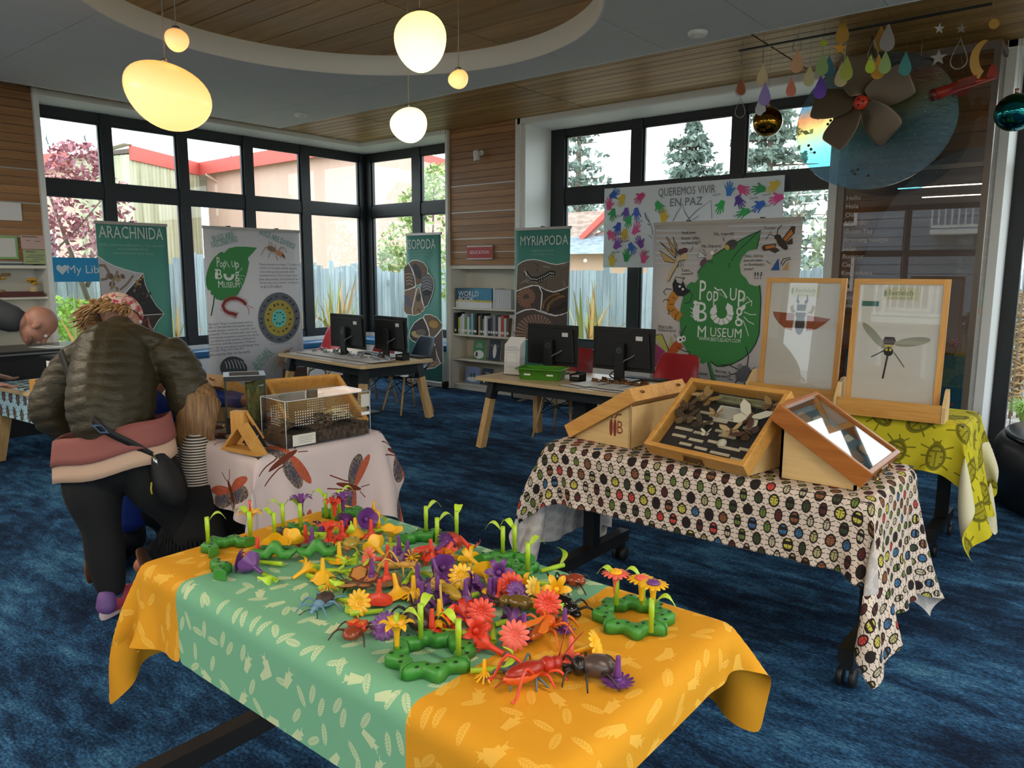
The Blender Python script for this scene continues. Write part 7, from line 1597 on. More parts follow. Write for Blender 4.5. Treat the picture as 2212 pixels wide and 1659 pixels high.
# ================================================================ garden-building toys on the cloth: kind, colour, pose, place, axis
TOYS = [
('lily','red','u',(-1.709,1.270,.750),(.000,.000,-1.000)),
('lily','red','o',(-1.697,1.265,.810),(.000,.000,1.000)),
('lily','red','u',(-1.760,1.228,.750),(.000,.000,-1.000)),
('lily','red','u',(-1.782,1.088,.750),(.000,.000,-1.000)),
('daisy','purple','s',(-1.743,1.006,.768),(-.768,-.623,.151)),
('cup','purple','s',(-1.705,1.017,.768),(-.957,-.049,.285)),
('cup','yellow','f',(-1.759,1.128,.772),(.753,-.483,.447)),
('cup','yellow','b',(-1.763,1.188,.776),(-.407,.834,.371)),
('lily','purple','u',(-1.717,1.219,.756),(.000,.000,-1.000)),
('daisy','yellow','u',(-1.574,1.202,.750),(.000,.000,-1.000)),
('cup','yellow','u',(-1.517,1.106,.750),(.000,.000,-1.000)),
('lily','yellow','s',(-1.574,1.106,.764),(.033,.951,.307)),
('lily','purple','s',(-1.808,1.320,.757),(.063,.908,.415)),
('lily','purple','o',(-1.842,1.274,.860),(.000,.000,1.000)),
('lily','red','o',(-1.777,1.345,.847),(.000,.000,1.000)),
('lily','purple','o',(-1.774,1.374,.857),(.000,.000,1.000)),
('lily','yellow','o',(-1.908,1.147,.832),(.000,.000,1.000)),
('daisy','purple','b',(-1.750,1.370,.786),(-.320,.795,.514)),
('cup','purple','f',(-1.699,1.404,.788),(.875,-.311,.371)),
('cup','yellow','u',(-1.703,1.360,.750),(.000,.000,-1.000)),
('lily','red','u',(-1.657,1.382,.750),(.000,.000,-1.000)),
('daisy','yellow','u',(-1.694,1.441,.750),(.000,.000,-1.000)),
('cup','yellow','s',(-1.596,1.410,.776),(.146,.086,.986)),
('cup','yellow','b',(-1.550,1.303,.772),(-.943,.167,.287)),
('daisy','coral','f',(-1.484,1.223,.774),(-.158,-.945,.287)),
('lily','red','u',(-1.462,1.274,.750),(.000,.000,-1.000)),
('star','purple','u',(-1.440,1.279,.750),(.000,.000,-1.000)),
('star','purple','u',(-1.492,1.341,.750),(.000,.000,-1.000)),
('cup','purple','u',(-1.446,1.330,.750),(.000,.000,-1.000)),
('daisy','red','s',(-1.402,1.345,.787),(-.139,-.015,.990)),
('lily','red','u',(-1.385,1.358,.760),(.000,.000,-1.000)),
('cup','coral','o',(-1.368,1.396,.772),(.000,.000,1.000)),
('daisy','coral','b',(-1.382,1.447,.786),(-.219,.902,.371)),
('daisy','purple','b',(-1.393,1.430,.784),(-.072,.978,.196)),
('lily','red','s',(-1.338,1.469,.760),(.670,.255,-.697)),
('cup','purple','f',(-1.273,1.293,.784),(.739,-.435,.514)),
('daisy','yellow','f',(-1.201,1.279,.782),(.756,-.566,.330)),
('lily','purple','u',(-1.306,1.233,.750),(.000,.000,-1.000)),
('daisy','purple','b',(-1.233,1.259,.774),(-.807,.387,.447)),
('lily','purple','u',(-1.273,1.274,.760),(.286,.095,-.953)),
('bell','red','u',(-1.311,1.110,.750),(-.119,.000,-.993)),
('bell','yellow','u',(-1.300,1.162,.750),(.148,.098,-.984)),
('daisy','yellow','f',(-1.299,1.039,.770),(.251,-.858,.447)),
('lily','red','u',(-1.379,1.196,.750),(.000,.000,-1.000)),
('lily','yellow','u',(-1.260,1.176,.750),(.000,.000,-1.000)),
('lily','purple','u',(-1.201,1.169,.750),(.000,.000,-1.000)),
('star','purple','u',(-1.208,1.205,.754),(.000,.000,-1.000)),
('lily','yellow','s',(-1.297,1.405,.772),(-.969,.148,.196)),
('bell','yellow','s',(-1.198,1.362,.772),(-.755,.506,.418)),
('lily','purple','s',(-1.175,1.308,.768),(.557,.620,.552)),
('lily','yellow','s',(-1.350,1.401,.762),(-.064,.845,.532)),
('lily','purple','s',(-1.185,1.205,.758),(-.133,.772,.622)),
('star','purple','u',(-1.219,1.167,.750),(.000,.000,-1.000)),
('lily','red','u',(-1.710,1.318,.752),(.000,.000,-1.000)),
('lily','red','s',(-1.737,1.345,.757),(-.178,-.889,.421)),
('star','purple','u',(-1.405,1.171,.758),(.000,.000,-1.000)),
('lily','purple','f',(-1.145,1.356,.786),(.528,-.626,.573)),
('daisy','red','f',(-1.076,1.317,.782),(.597,-.731,.330)),
('daisy','purple','f',(-1.040,1.303,.778),(.765,-.154,.625)),
('lily','yellow','s',(-1.082,1.369,.762),(-.154,-.815,.558)),
('daisy','pale yellow','f',(-1.028,1.348,.774),(.950,.123,.287)),
('lily','yellow','f',(-.982,1.374,.780),(.510,-.713,.482)),
('daisy','red','f',(-1.033,1.163,.782),(.627,-.706,.330)),
('daisy','red','f',(-.942,1.284,.786),(.558,-.761,.330)),
('lily','purple','s',(-.987,1.225,.762),(-.182,.927,.327)),
('daisy','coral','f',(-.916,1.134,.778),(.449,-.813,.371)),
('lily','red','f',(-.994,1.111,.772),(.882,-.290,.371)),
('lily','red','s',(-1.094,1.166,.772),(-.845,.416,.335)),
('lily','purple','s',(-1.072,1.164,.772),(-.014,-.176,.984)),
('daisy','red','u',(-1.098,1.077,.750),(.000,.000,-1.000)),
('lily','yellow','u',(-1.114,1.116,.754),(.000,.000,-1.000)),
('lily','purple','u',(-1.108,1.296,.750),(.000,.000,-1.000)),
('lily','red','u',(-1.086,1.289,.750),(.000,.000,-1.000)),
('lily','purple','u',(-.934,1.190,.750),(.000,.000,-1.000)),
('star','purple','u',(-.880,1.263,.750),(.000,.000,-1.000)),
('button','yellow','o',(-1.124,1.291,.762),(.000,.000,1.000)),
('lily','purple','s',(-1.171,1.301,.766),(.734,.225,.640)),
('lily','purple','u',(-1.136,1.225,.756),(.000,.000,-1.000)),
('star','purple','u',(-1.113,1.284,.750),(.000,.000,-1.000)),
('lily','red','s',(-1.096,1.120,.760),(.438,-.872,.218)),
('lily','yellow','u',(-1.012,1.339,.750),(.000,.000,-1.000)),
('daisy','purple','u',(-.684,1.160,.750),(.000,.000,-1.000)),
('daisy','coral','u',(-.797,1.167,.750),(.000,.000,-1.000)),
('daisy','yellow','s',(-.773,1.227,.768),(.837,.319,.445)),
('daisy','coral','o',(-.844,1.412,.845),(.000,.000,1.000)),
('daisy','yellow','o',(-.733,1.382,.860),(.000,.000,1.000)),
('daisy','yellow','o',(-.786,1.426,.842),(.000,.000,1.000)),
('lily','yellow','o',(-1.063,.945,.834),(.000,.000,1.000)),
('daisy','purple','f',(-1.174,1.009,.766),(.382,-.681,.625)),
('lily','red','s',(-.969,1.095,.762),(-.933,-.218,.288)),
('stamen','yellow','u',(-.888,1.009,.750),(.000,.000,-1.000)),
('stamen','yellow','u',(-1.453,1.072,.750),(.000,.000,-1.000)),
('stamen','yellow','s',(-1.645,1.243,.762),(-.092,.778,.622)),
('stamen','yellow','s',(-1.409,1.312,.772),(.702,-.367,.611)),
('stamen','yellow','u',(-1.774,1.492,.770),(.000,.000,-1.000)),
]
STEMS = [('t',(-1.927,1.025,.768),20),('t',(-1.881,1.127,.768),160),('t',(-1.841,1.269,.768),165),('t',(-1.860,1.193,.752),170),('t',(-1.875,1.232,.768),190),('t',(-1.860,1.375,.768),170),('t',(-1.824,1.373,.768),40),('t',(-1.855,1.422,.768),20),('t',(-1.532,1.484,.768),30),('t',(-1.433,1.430,.768),20),('t',(-1.433,1.509,.768),80),('t',(-1.246,1.492,.768),170),('t',(-1.229,1.521,.768),140),('t',(-1.120,1.440,.768),30),('t',(-.842,1.413,.768),150),('t',(-.716,1.346,.768),-20),('t',(-.794,1.449,.768),160),('t',(-1.076,.957,.768),-10),('t',(-1.071,1.018,.768),60),('t',(-.964,1.018,.768),150),('l',(-1.668,1.024,.750),(-1.600,1.021,.750),1),('l',(-1.574,1.118,.750),(-1.544,1.143,.750),1),('l',(-1.489,1.101,.750),(-1.535,1.094,.750),1),('l',(-1.424,1.040,.750),(-1.390,1.052,.750),1),('l',(-1.471,1.058,.750),(-1.466,1.097,.750),1),('l',(-1.740,1.060,.750),(-1.720,1.070,.750),0),('l',(-1.846,1.279,.750),(-1.783,1.281,.750),1),('l',(-1.491,1.112,.750),(-1.437,1.103,.750),1),('l',(-1.522,1.148,.750),(-1.503,1.177,.750),1),('l',(-1.496,1.164,.750),(-1.448,1.147,.750),1),('l',(-1.775,1.347,.750),(-1.722,1.332,.750),1),('l',(-1.699,1.376,.750),(-1.689,1.402,.750),1),('l',(-1.492,1.309,.750),(-1.453,1.320,.750),1),('l',(-1.584,1.414,.750),(-1.509,1.375,.750),1),('l',(-1.343,1.235,.750),(-1.379,1.287,.750),1),('l',(-1.351,1.291,.750),(-1.312,1.291,.750),1),('l',(-1.618,1.190,.750),(-1.594,1.196,.750),1),('l',(-1.608,1.300,.750),(-1.560,1.238,.750),0),('l',(-1.258,1.078,.750),(-1.281,1.049,.750),1),('l',(-1.164,1.213,.750),(-1.160,1.238,.750),1),('l',(-1.118,1.495,.750),(-1.094,1.575,.750),1),('l',(-1.010,1.302,.750),(-.991,1.312,.750),1),('l',(-1.087,1.096,.750),(-1.041,1.115,.750),0),('l',(-1.015,1.190,.750),(-1.004,1.223,.750),1),('l',(-.980,1.161,.750),(-.979,1.176,.750),1),('l',(-1.017,1.183,.750),(-.997,1.161,.750),0),('l',(-1.053,1.441,.750),(-1.082,1.430,.750),1),('l',(-.926,1.011,.750),(-.897,1.041,.750),1),('l',(-1.358,1.265,.750),(-1.342,1.233,.750),1),('l',(-1.822,1.282,.750),(-1.796,1.296,.750),1),]
SEGS = [((-1.929,1.031,.755),200),((-1.922,1.098,.755),95),((-1.763,.971,.755),30),((-1.859,1.293,.755),70),((-1.896,1.439,.755),60),((-1.872,1.469,.755),80),((-1.864,1.496,.755),85),((-1.544,1.463,.755),110),((-1.518,1.509,.755),70),((-1.467,1.494,.755),20),((-1.267,1.488,.755),100),((-1.234,1.523,.755),70),((-1.198,1.472,.755),60),((-1.136,1.448,.755),-40)]
OVERS = [(-1.712,1.086,.762),(-1.640,1.167,.762)]
RINGS = [('right',(-.798,1.415,.742)),('near',(-1.026,1.003,.742))]
BUGS = {'blue weevil':(-1.393,1.011,.754),'red shield beetle':(-1.223,.975,.756),'orange butterfly':(-1.409,1.132,.756),'olive bug':(-1.620,1.280,.762),'yellow mantis':(-1.394,1.256,.766),'yellow locust':(-1.210,1.228,.762),'horned brown beetle':(-1.155,1.091,.756),'red-brown beetle':(-1.012,1.473,.758),'olive horned beetle':(-1.031,1.273,.764),'black beetle':(-.936,1.347,.756),'orange wasp':(-.910,1.236,.760),'red cricket':(-.809,1.059,.764),'grey rhinoceros beetle':(-.742,1.151,.758),'grey spider':(-.858,1.076,.750),'black centipede':(-1.684,1.226,.762),'dark woodlouse':(-1.891,1.244,.754),'brown moth':(-1.350,1.193,.752)}
def plastic(name, h, rough=.35):
    g = G('plastic_'+name, rough, lin(h)); g.p.inputs['Subsurface Weight'].default_value = .0; return g.m
TP = {'red': plastic('red', '#e0452e'), 'coral': plastic('coral', '#ee6a58'), 'yellow': plastic('yellow', '#f0b41c'), 'pale yellow': plastic('pale_yellow', '#f2cf58'), 'purple': plastic('purple', '#6d3a82')}
LIME = plastic('lime', '#a9c92a'); LEAFG = plastic('leaf', '#b9d838'); BASEG = plastic('base_green', '#3f8a34', .4); BASED = plastic('base_green_dark', '#245c22', .4)
def petal_mesh(ty):
    m = MB(); m.raw = False
    if ty == 'daisy':
        n = 14
        for k in range(n):
            a = 2*PI*k/n; P = []
            for i, (r_, w_, z) in enumerate(((.004, .0022, -.010), (.010, .0030, -.003), (.018, .0045, .0), (.026, .0050, -.001), (.031, .0034, -.003), (.033, .0008, -.004))):
                P.append([(r_*math.cos(a)-s*w_*math.sin(a), r_*math.sin(a)+s*w_*math.cos(a), z+(.0012 if s == 0 else 0)) for s in (-1, 0, 1)])
            m.grid(P)
        m.lathe([(.0055, -.014), (.007, -.009), (.010, -.004), (.0085, -.003), (.004, -.009)], 12)
    elif ty == 'star':
        n = 9
        for k in range(n):
            a = 2*PI*k/n
            m.tube([(.004*math.cos(a), .004*math.sin(a), -.01), (.012*math.cos(a), .012*math.sin(a), .0), (.026*math.cos(a), .026*math.sin(a), -.004)], [.004, .0045, .001], 5, flat=.5)
        m.lathe([(.0055, -.016), (.008, -.008), (.011, -.001), (.001, .0)], 12)
    elif ty == 'lily':
        n = 6
        for k in range(n):
            a = 2*PI*k/n; P = []
            for (r_, w_, z) in ((.005, .0035, -.022), (.009, .006, -.012), (.016, .0085, -.003), (.025, .0085, .002), (.033, .005, -.001), (.037, .0008, -.006)):
                P.append([(r_*math.cos(a)-s*w_*math.sin(a), r_*math.sin(a)+s*w_*math.cos(a), z-(.0018 if s == 0 else 0)) for s in (-1, -.5, 0, .5, 1)])
            m.grid(P)
    elif ty in ('cup', 'bell'):
        n = 40; P = []
        pr = ((.004, -.022), (.009, -.019), (.018, -.012), (.026, -.002), (.032, .004)) if ty == 'cup' else ((.0055, -.026), (.008, -.016), (.015, -.008), (.027, -.002), (.034, .0))
        for i, (r_, z) in enumerate(pr):
            P.append([(r_*(1+(.10*i/4)*abs(math.cos(2.5*t))-.05*i/4)*math.cos(t), r_*(1+(.10*i/4)*abs(math.cos(2.5*t))-.05*i/4)*math.sin(t), z+(.003*i/4)*math.cos(5*t if ty == 'cup' else 3*t)) for t in [2*PI*j/n for j in range(n)]])
        m.grid(P, closed=True)
    elif ty == 'stamen':
        for k in range(9):
            a = 2*PI*k/9; m.tube([(.003*math.cos(a), .003*math.sin(a), -.012), (.010*math.cos(a), .010*math.sin(a), -.004), (.020*math.cos(a), .020*math.sin(a), .002)], [.002, .0018, .0024], 5)
    elif ty == 'button': m.lathe([(.001, -.004), (.013, -.004), (.016, 0), (.013, .004), (.001, .006)], 20)
    return m
PM = {}
for ty in ('daisy', 'star', 'lily', 'cup', 'bell', 'stamen', 'button'):
    for c in TP:
        me = petal_mesh(ty).mesh('petals', TP[c])
        bm = bmesh.new(); bm.from_mesh(me); bmesh.ops.recalc_face_normals(bm, faces=bm.faces); bm.to_mesh(me); bm.free()
        PM[ty, c] = me
def peg_mesh(c, L, r): return MB().lathe([(.001, -.012-L), (r*.62, -.012-L), (r*.68, -.010-L), (r*.95, -.022), (r*1.25, -.014), (r*.9, -.008)], 12).mesh('peg', TP[c])
PEG = {c: peg_mesh(c, .040, .0068) for c in TP}; PEGS = {c: peg_mesh(c, .026, .0045) for c in TP}
used_mesh = set()
words_pose = {'u': 'peg up', 'f': 'facing the viewer', 'b': 'seen from behind', 's': 'on its side', 'o': 'open upward'}
marks = {'the blue weevil': BUGS['blue weevil'], 'the red shield beetle': BUGS['red shield beetle'], 'the orange butterfly': BUGS['orange butterfly'], 'the olive bug': BUGS['olive bug'], 'the yellow locust': BUGS['yellow locust'], 'the red cricket': BUGS['red cricket'], 'the orange wasp': BUGS['orange wasp'], 'the near green ring': RINGS[1][1], 'the right green ring': RINGS[0][1], 'the red-brown beetle': BUGS['red-brown beetle'], 'the dark woodlouse': BUGS['dark woodlouse'], 'the grey beetle': BUGS['grey rhinoceros beetle']}
RANK = ['nearest of its kind to']+['%s nearest of its kind to' % q for q in NTH[1:]]
def ranked(items):
    """items: (kind phrase, place) -> labels that tell each apart by the toy it lies nearest to"""
    best = []
    for k, p in items:
        d = {n: math.dist(p[:2], q[:2]) for n, q in marks.items()}; n = min(d, key=d.get); best.append((k, n, d[n]))
    out = []
    for k, n, d in best:
        same = sorted(x[2] for x in best if x[0] == k and x[1] == n); out.append('%s, %s %s' % (k, RANK[same.index(d)] if len(same) > 1 else 'the one by', n))
    return out
kindw = dict(daisy='daisy', star='star', lily='lily', cup='pansy cup', bell='trumpet flower', stamen='stamen piece', button='flower centre')
labs = ranked([('%s toy %s %s' % (c, kindw[ty], words_pose[po]), p) for ty, c, po, p, n in TOYS])
NMS = dict(daisy='toy_daisy', star='toy_star_flower', lily='toy_lily', cup='toy_pansy', bell='toy_trumpet_flower', stamen='toy_stamen', button='toy_flower_centre')
r = random.Random(21)
for (ty, c, po, p, n), lab in zip(TOYS, labs):
    t = thing(NMS[ty], lab, 'toy flower', p, 0, 'toy flowers'); N = Vector(n).normalized()
    q = Vector((0, 0, 1)).rotation_difference(N) @ Euler((0, 0, r.uniform(0, 6.28))).to_quaternion(); t.rotation_mode = 'QUATERNION'; t.rotation_quaternion = q
    instance(PM[ty, c], 'petals', t)
    if ty != 'button': instance((PEGS if ty == 'stamen' else PEG)[c], 'peg', t)
    if ty == 'lily' and c == 'yellow' and po == 'o' and p[0] < -1.7: MB().tube([(0, 0, -.015), (0, 0, .02), (0, 0, .032)], [.003, .0028, .0045], 8).build('stamen', TP['red'], t)
    if ty == 'daisy' and po == 'o':
        cc_ = 'yellow' if c == 'coral' else ('purple' if p[2] > .85 else 'coral'); k = MB(); k.lathe([(.013, -.002), (.0145, .002), (.011, .005), (.001, .0065)], 18)
        for i in range(11): k.ball((.009*math.cos(i*2.4)*(i/11)**.5*1.2, .009*math.sin(i*2.4)*(i/11)**.5*1.2, .0055), .002, 6, 4)
        k.build('flower_centre', TP[cc_], t)
# ---- stems with a leaf
tube_m = MB().lathe([(.0055, 0), (.0055, .034), (.0062, .035), (.0062, .074), (.0045, .074), (.0045, .06)], 12).mesh('tube', LIME)
P = []
for i in range(8):
    f = i/7; wd = .0025+.010*math.sin(min(1, f*1.15)*PI)**.8*(1 if f < .9 else .5); P.append([(.004+.045*f, s*wd, .062+.028*math.sin(f*2.6)-.012*f*f-(.002 if s == 0 else 0)) for s in (-1, 0, 1)])
leaf_m = MB().grid(P).mesh('leaf', LEAFG)
labs = ranked([('green toy sprig %s' % ('standing' if e[0] == 't' else 'lying'), e[1]) for e in STEMS])
for e, lab in zip(STEMS, labs):
    t = thing('toy_sprig', lab, 'toy stem', e[1], 0, 'toy stems')
    if e[0] == 't': t.rotation_euler = (0, 0, math.radians(39+e[2]))
    else:
        d = Vector(e[2])-Vector(e[1]); t.rotation_mode = 'QUATERNION'; q0 = Vector((0, 0, 1)).rotation_difference(d.normalized()); t.rotation_quaternion = q0 @ Euler((0, 0, r.uniform(-.9, .9))).to_quaternion(); L = d.length; t.location = Vector(e[1])
    instance(tube_m, 'tube', t)
    if e[0] == 't' or e[3]: instance(leaf_m, 'leaf', t, (0, 0, 0), (0, 0, 0 if e[0] == 't' else PI/2*r.choice((-1, 1))))
# ---- wavy green base segments and rings
def seg_mesh(mat):
    m = MB(); P = []; n = 20
    for i in range(n+1):
        a = -PI/4+PI/2*i/n*.985; ro = .078+.010*math.cos(8*a); ri = .048+.005*math.cos(8*a)
        P.append([(q*math.cos(a), q*math.sin(a), z) for q, z in ((ri, 0), (ri, .019), (ri+.005, .025), (ro-.006, .025), (ro, .019), (ro, 0))])
    m.grid(P, closed=True); m.f += [tuple(range(6))[::-1], tuple(n*6+k for k in range(6))]; m.m += [0, 0]; m.sm += [False, False]
    return m.mesh('segment', mat)
SEGM = seg_mesh(BASEG); hm = MB()
for a, d in ((-.52, .072), (-.0, .075), (.52, .072), (-.27, .060), (.27, .060)): hm.prism(circ(10, .0042, d*math.cos(a), d*math.sin(a)), .0006, o=(0, 0, .0247))
HOLE = hm.mesh('peg_holes', flat('#173a18', .6))
for nm, p in RINGS:
    t = thing('toy_base_ring', {'right': 'green wavy toy ring holding three tall daisies on the golden cloth', 'near': 'green wavy toy ring on the mint cloth nearest the front edge'}[nm], 'toy base', p, .6 if nm == 'right' else .95)
    for k in range(4): s = instance(SEGM, 'segment', t, (0, 0, 0), (0, 0, k*PI/2), (1.06, 1.06, 1)); h = instance(HOLE, 'peg_holes', s); h['kind'] = 'stuff'
labs = ranked([('green wavy toy base segment lying flat', p) for p, a in SEGS])
for (p, a), lab in zip(SEGS, labs):
    a = math.radians(a+39); t = thing('toy_base_segment', lab, 'toy base', (p[0]-.063*math.cos(a), p[1]-.063*math.sin(a), .742), a, 'loose base segments'); instance(SEGM, 'segment', t); h = instance(HOLE, 'peg_holes', t); h['kind'] = 'stuff'
for i, p in enumerate(OVERS):
    t = thing('toy_base_segment', ('overturned green base segment showing its ribbed hollow underside', 'green base segment tipped against the overturned one')[i], 'toy base', (p[0]-.01, p[1]+.02, p[2]+.012), 0, rot=(PI/2-.35, 0, math.radians(39+8*i)))
    s = instance(SEGM, 'segment', t, (0, -.063, 0), (0, 0, PI/2)); m = MB(); m.prism([(-.05, -.008), (-.02, -.002), (.02, -.002), (.05, -.008), (.04, .012), (-.04, .012)], .001, o=(0, .0, -.001)); m.tube([(-.04, -.005, -.002), (0, .008, -.002), (.04, -.005, -.002)], .0018, 5); m.tube([(-.03, .0, -.004), (-.03, .0, 0)], .005, 8); m.tube([(.03, .0, -.004), (.03, .0, 0)], .005, 8); m.build('underside_ribs', BASED, t)
# ---- plastic insects: bodies, legs and feelers on local axes, head towards +x
def insect(kind, lab, rz, bodies, legs, feel=(), sc=1.0, lift=0.0, extra=None, glossy=.3):
    p = BUGS[kind]; t = thing('toy_insect', lab, 'toy insect', (p[0], p[1], p[2]-.012+lift), math.radians(rz), 'toy insects'); t.scale = (sc, sc, sc)
    for nm, col, parts in bodies:
        m = MB()
        for (c, rr) in parts: m.ball(c, rr, 16, 10)
        m.build(nm, flat(col, glossy), t)
    lc, L = legs
    for pts in L:
        for s in (-1, 1): m = MB(); m.tube(smooth_path([(x, s*y, z) for x, y, z in pts], 3), [.0026]*(len(pts)*3-5)+[.0022, .0018, .0013] if len(pts) > 2 else .002, 6); m.build('leg', flat(lc, .4), t)
    if feel:
        fc, F_ = feel
        for pts in F_:
            for s in (-1, 1): m = MB(); m.tube(smooth_path([(x, s*y, z) for x, y, z in pts], 3), .0011, 5); m.build('feeler', flat(fc, .4), t)
    if extra: extra(t)
    return t
LG = [[(.022, .008, .010), (.038, .026, .020), (.046, .042, .000)], [(.004, .010, .010), (.006, .034, .022), (.004, .056, .000)], [(-.014, .010, .010), (-.03, .032, .020), (-.048, .046, .000)]]
def wings(col, pts, z, nm='wing', both=True):
    def f(t):
        for s in ((-1, 1) if both else (1,)):
            m = MB(); n = len(pts); m.add([(x, s*y, z+.003*abs(y)/.03) for x, y in pts], [tuple(range(n)) if s > 0 else tuple(range(n))[::-1]]); m.raw = True; o = m.build(nm, flat(col, .35), t); q = o.modifiers.new('t', 'SOLIDIFY'); q.thickness = .0012
    return f
def shield(t):
    for s in (-1, 1):
        m = MB(); m.prism([(.016, .002*s), (.02, .016*s), (-.004, .024*s), (-.018, .014*s), (-.012, .003*s)][::s], .002, o=(0, 0, .026)); m.build('wing_case', flat('#d8402a', .25), t)
        for k in range(3): m = MB(); m.tube([(.015, s*(.006+.004*k), .0286), (-.006, s*(.008+.005*k), .0286)], .0011, 4); m.build('yellow_stripe', flat('#e8a03a', .3), t)
insect('red shield beetle', 'red and yellow striped shield beetle toy with brown legs', 110, [('abdomen', '#8a3a20', [((-.018, 0, .013), (.03, .022, .014))]), ('thorax', '#c8421f', [((.006, 0, .014), (.026, .022, .014))]), ('head', '#7a2a1a', [((.034, 0, .010), (.009, .010, .007))])], ('#4a2416', LG), sc=.95, extra=shield)
insect('blue weevil', 'dusty blue weevil toy with a dark brown back and black feelers', -70, [('abdomen', '#3a2a26', [((-.012, 0, .016), (.024, .021, .016))]), ('thorax', '#6a8ba6', [((.014, 0, .013), (.013, .013, .011)), ((-.012, 0, .009), (.026, .023, .010))]), ('head', '#7196b2', [((.03, 0, .010), (.012, .008, .007)), ((.043, 0, .007), (.006, .005, .004))])], ('#5f88a4', LG), ('#1a1a1c', [[(.036, .004, .010), (.046, .016, .008), (.058, .024, .002)]]), sc=1.0, glossy=.6)
def bfly(t):
    for nm, col, pts in (('wing', '#c98a4a', [(.004, .004), (.03, .018), (.034, .05), (.018, .064), (-.004, .052), (-.010, .02)]), ('hind_wing', '#b9763c', [(-.004, .004), (-.006, .03), (-.022, .044), (-.036, .034), (-.034, .012), (-.016, .002)])):
        for s in (-1, 1):
            m = MB(); n = len(pts); m.add([(x, s*y, .010+.25*y) for x, y in pts], [tuple(range(n)) if s > 0 else tuple(range(n))[::-1]]); c_ = Vector((sum(p[0] for p in pts)/n, s*sum(p[1] for p in pts)/n, 0)); m.add([(c_.x+(x-c_.x)*.8, c_.y+(s*y-c_.y)*.8, .0112+.25*abs(c_.y+(s*y-c_.y)*.8)) for x, y in pts], [tuple(range(n)) if s > 0 else tuple(range(n))[::-1]], 1); m.raw = True
            o = m.build(nm, [flat('#7a3a20', .4), flat(col, .35)], t)
insect('orange butterfly', 'orange-brown butterfly toy with raised wings and dark margins', -150, [('body', '#5a3a22', [((0, 0, .010), (.03, .006, .006)), ((.03, 0, .012), (.007, .006, .006))])], ('#1c1a1a', [[(.012, .004, .008), (.02, .02, .010), (.024, .03, .0)]]), ('#1a1a1c', [[(.034, .003, .014), (.05, .012, .026), (.062, .018, .024)]]), sc=1.15, extra=bfly)
insect('olive bug', 'shiny olive-gold round bug toy behind the yellow daisy', -60, [('body', '#a8923a', [((0, 0, .018), (.03, .024, .017))]), ('head', '#b06a3a', [((.03, 0, .012), (.008, .010, .007))])], ('#a8963c', LG), glossy=.2)
hop = [[(.02, .006, .010), (.034, .02, .016), (.044, .028, .0)], [(.008, .006, .010), (.012, .024, .016), (.016, .036, .0)], [(-.004, .008, .014), (-.03, .026, .038), (-.05, .034, .002), (-.06, .036, .0)]]
insect('yellow mantis', 'tan yellow long-legged grasshopper toy lying behind the purple cup', 35, [('abdomen', '#d0a048', [((-.022, 0, .012), (.034, .008, .008))]), ('thorax', '#c9983f', [((.012, 0, .014), (.016, .009, .009))]), ('head', '#c2913c', [((.032, 0, .015), (.010, .008, .009))])], ('#d2a44c', hop), ('#4a3a20', [[(.038, .003, .02), (.05, .008, .034), (.056, .012, .05)]]), sc=1.1)
insect('yellow locust', 'yellow-olive locust toy in the middle of the heap', 165, [('abdomen', '#b9942f', [((-.026, 0, .016), (.04, .014, .014))]), ('thorax', '#c8a23c', [((.014, 0, .016), (.018, .013, .013))]), ('head', '#c09a3a', [((.036, 0, .014), (.011, .010, .011))])], ('#caa652', hop), ('#8a6a2a', [[(.042, .003, .02), (.056, .01, .032), (.07, .016, .03)]]), sc=1.15)
def horn(t):
    m = MB(); m.tube(smooth_path([(.03, 0, .014), (.05, 0, .018), (.06, 0, .03)], 4), [.004, .004, .0035, .0035, .003, .003, .0026, .002, .0012], 6); m.build('horn', flat('#1c1310', .3), t)
insect('horned brown beetle', 'dark brown horned beetle toy behind the near green ring', 150, [('wing_cases', '#35211a', [((-.012, 0, .016), (.034, .023, .018))]), ('thorax', '#2a1a15', [((.022, 0, .014), (.014, .018, .013))]), ('head', '#1f1411', [((.036, 0, .010), (.009, .009, .007))])], ('#1f1512', LG), sc=1.3, extra=horn, glossy=.4)
insect('red-brown beetle', 'glossy red-brown beetle toy at the right edge of the mint cloth', 205, [('wing_cases', '#8a3a20', [((-.014, 0, .016), (.026, .021, .017))]), ('thorax', '#8f3a1e', [((.016, 0, .015), (.014, .016, .013))]), ('head', '#4a1c14', [((.032, 0, .010), (.008, .008, .006))])], ('#1c1412', LG), sc=1.0, extra=horn, glossy=.12)
insect('olive horned beetle', 'amber-olive horned beetle toy below the dark purple daisy', 200, [('wing_cases', '#6a5220', [((-.014, 0, .016), (.028, .020, .016))]), ('thorax', '#6f561f', [((.018, 0, .015), (.014, .016, .013))]), ('head', '#4a3a18', [((.034, 0, .011), (.009, .008, .007))])], ('#2a2014', LG), sc=1.1, extra=horn, glossy=.15)
insect('black beetle', 'glossy black beetle toy behind the orange wasp', -15, [('wing_cases', '#17120f', [((-.012, 0, .016), (.028, .022, .017))]), ('thorax', '#1a1512', [((.018, 0, .014), (.013, .018, .012))]), ('head', '#14100e', [((.033, 0, .010), (.010, .010, .007))])], ('#15110f', LG), sc=1.15, glossy=.12)
insect('orange wasp', 'bright orange wasp toy with two long wings, under a red daisy', 100, [('abdomen', '#b8591c', [((-.026, 0, .014), (.032, .010, .010))]), ('thorax', '#e8641c', [((.01, 0, .016), (.014, .012, .011))]), ('head', '#8a3a18', [((.028, 0, .016), (.008, .010, .008))])], ('#e06a24', LG), sc=1.25, extra=wings('#ee7a22', [(.012, .006), (-.01, .012), (-.045, .026), (-.056, .022), (-.054, .012), (-.02, .002)], .026))
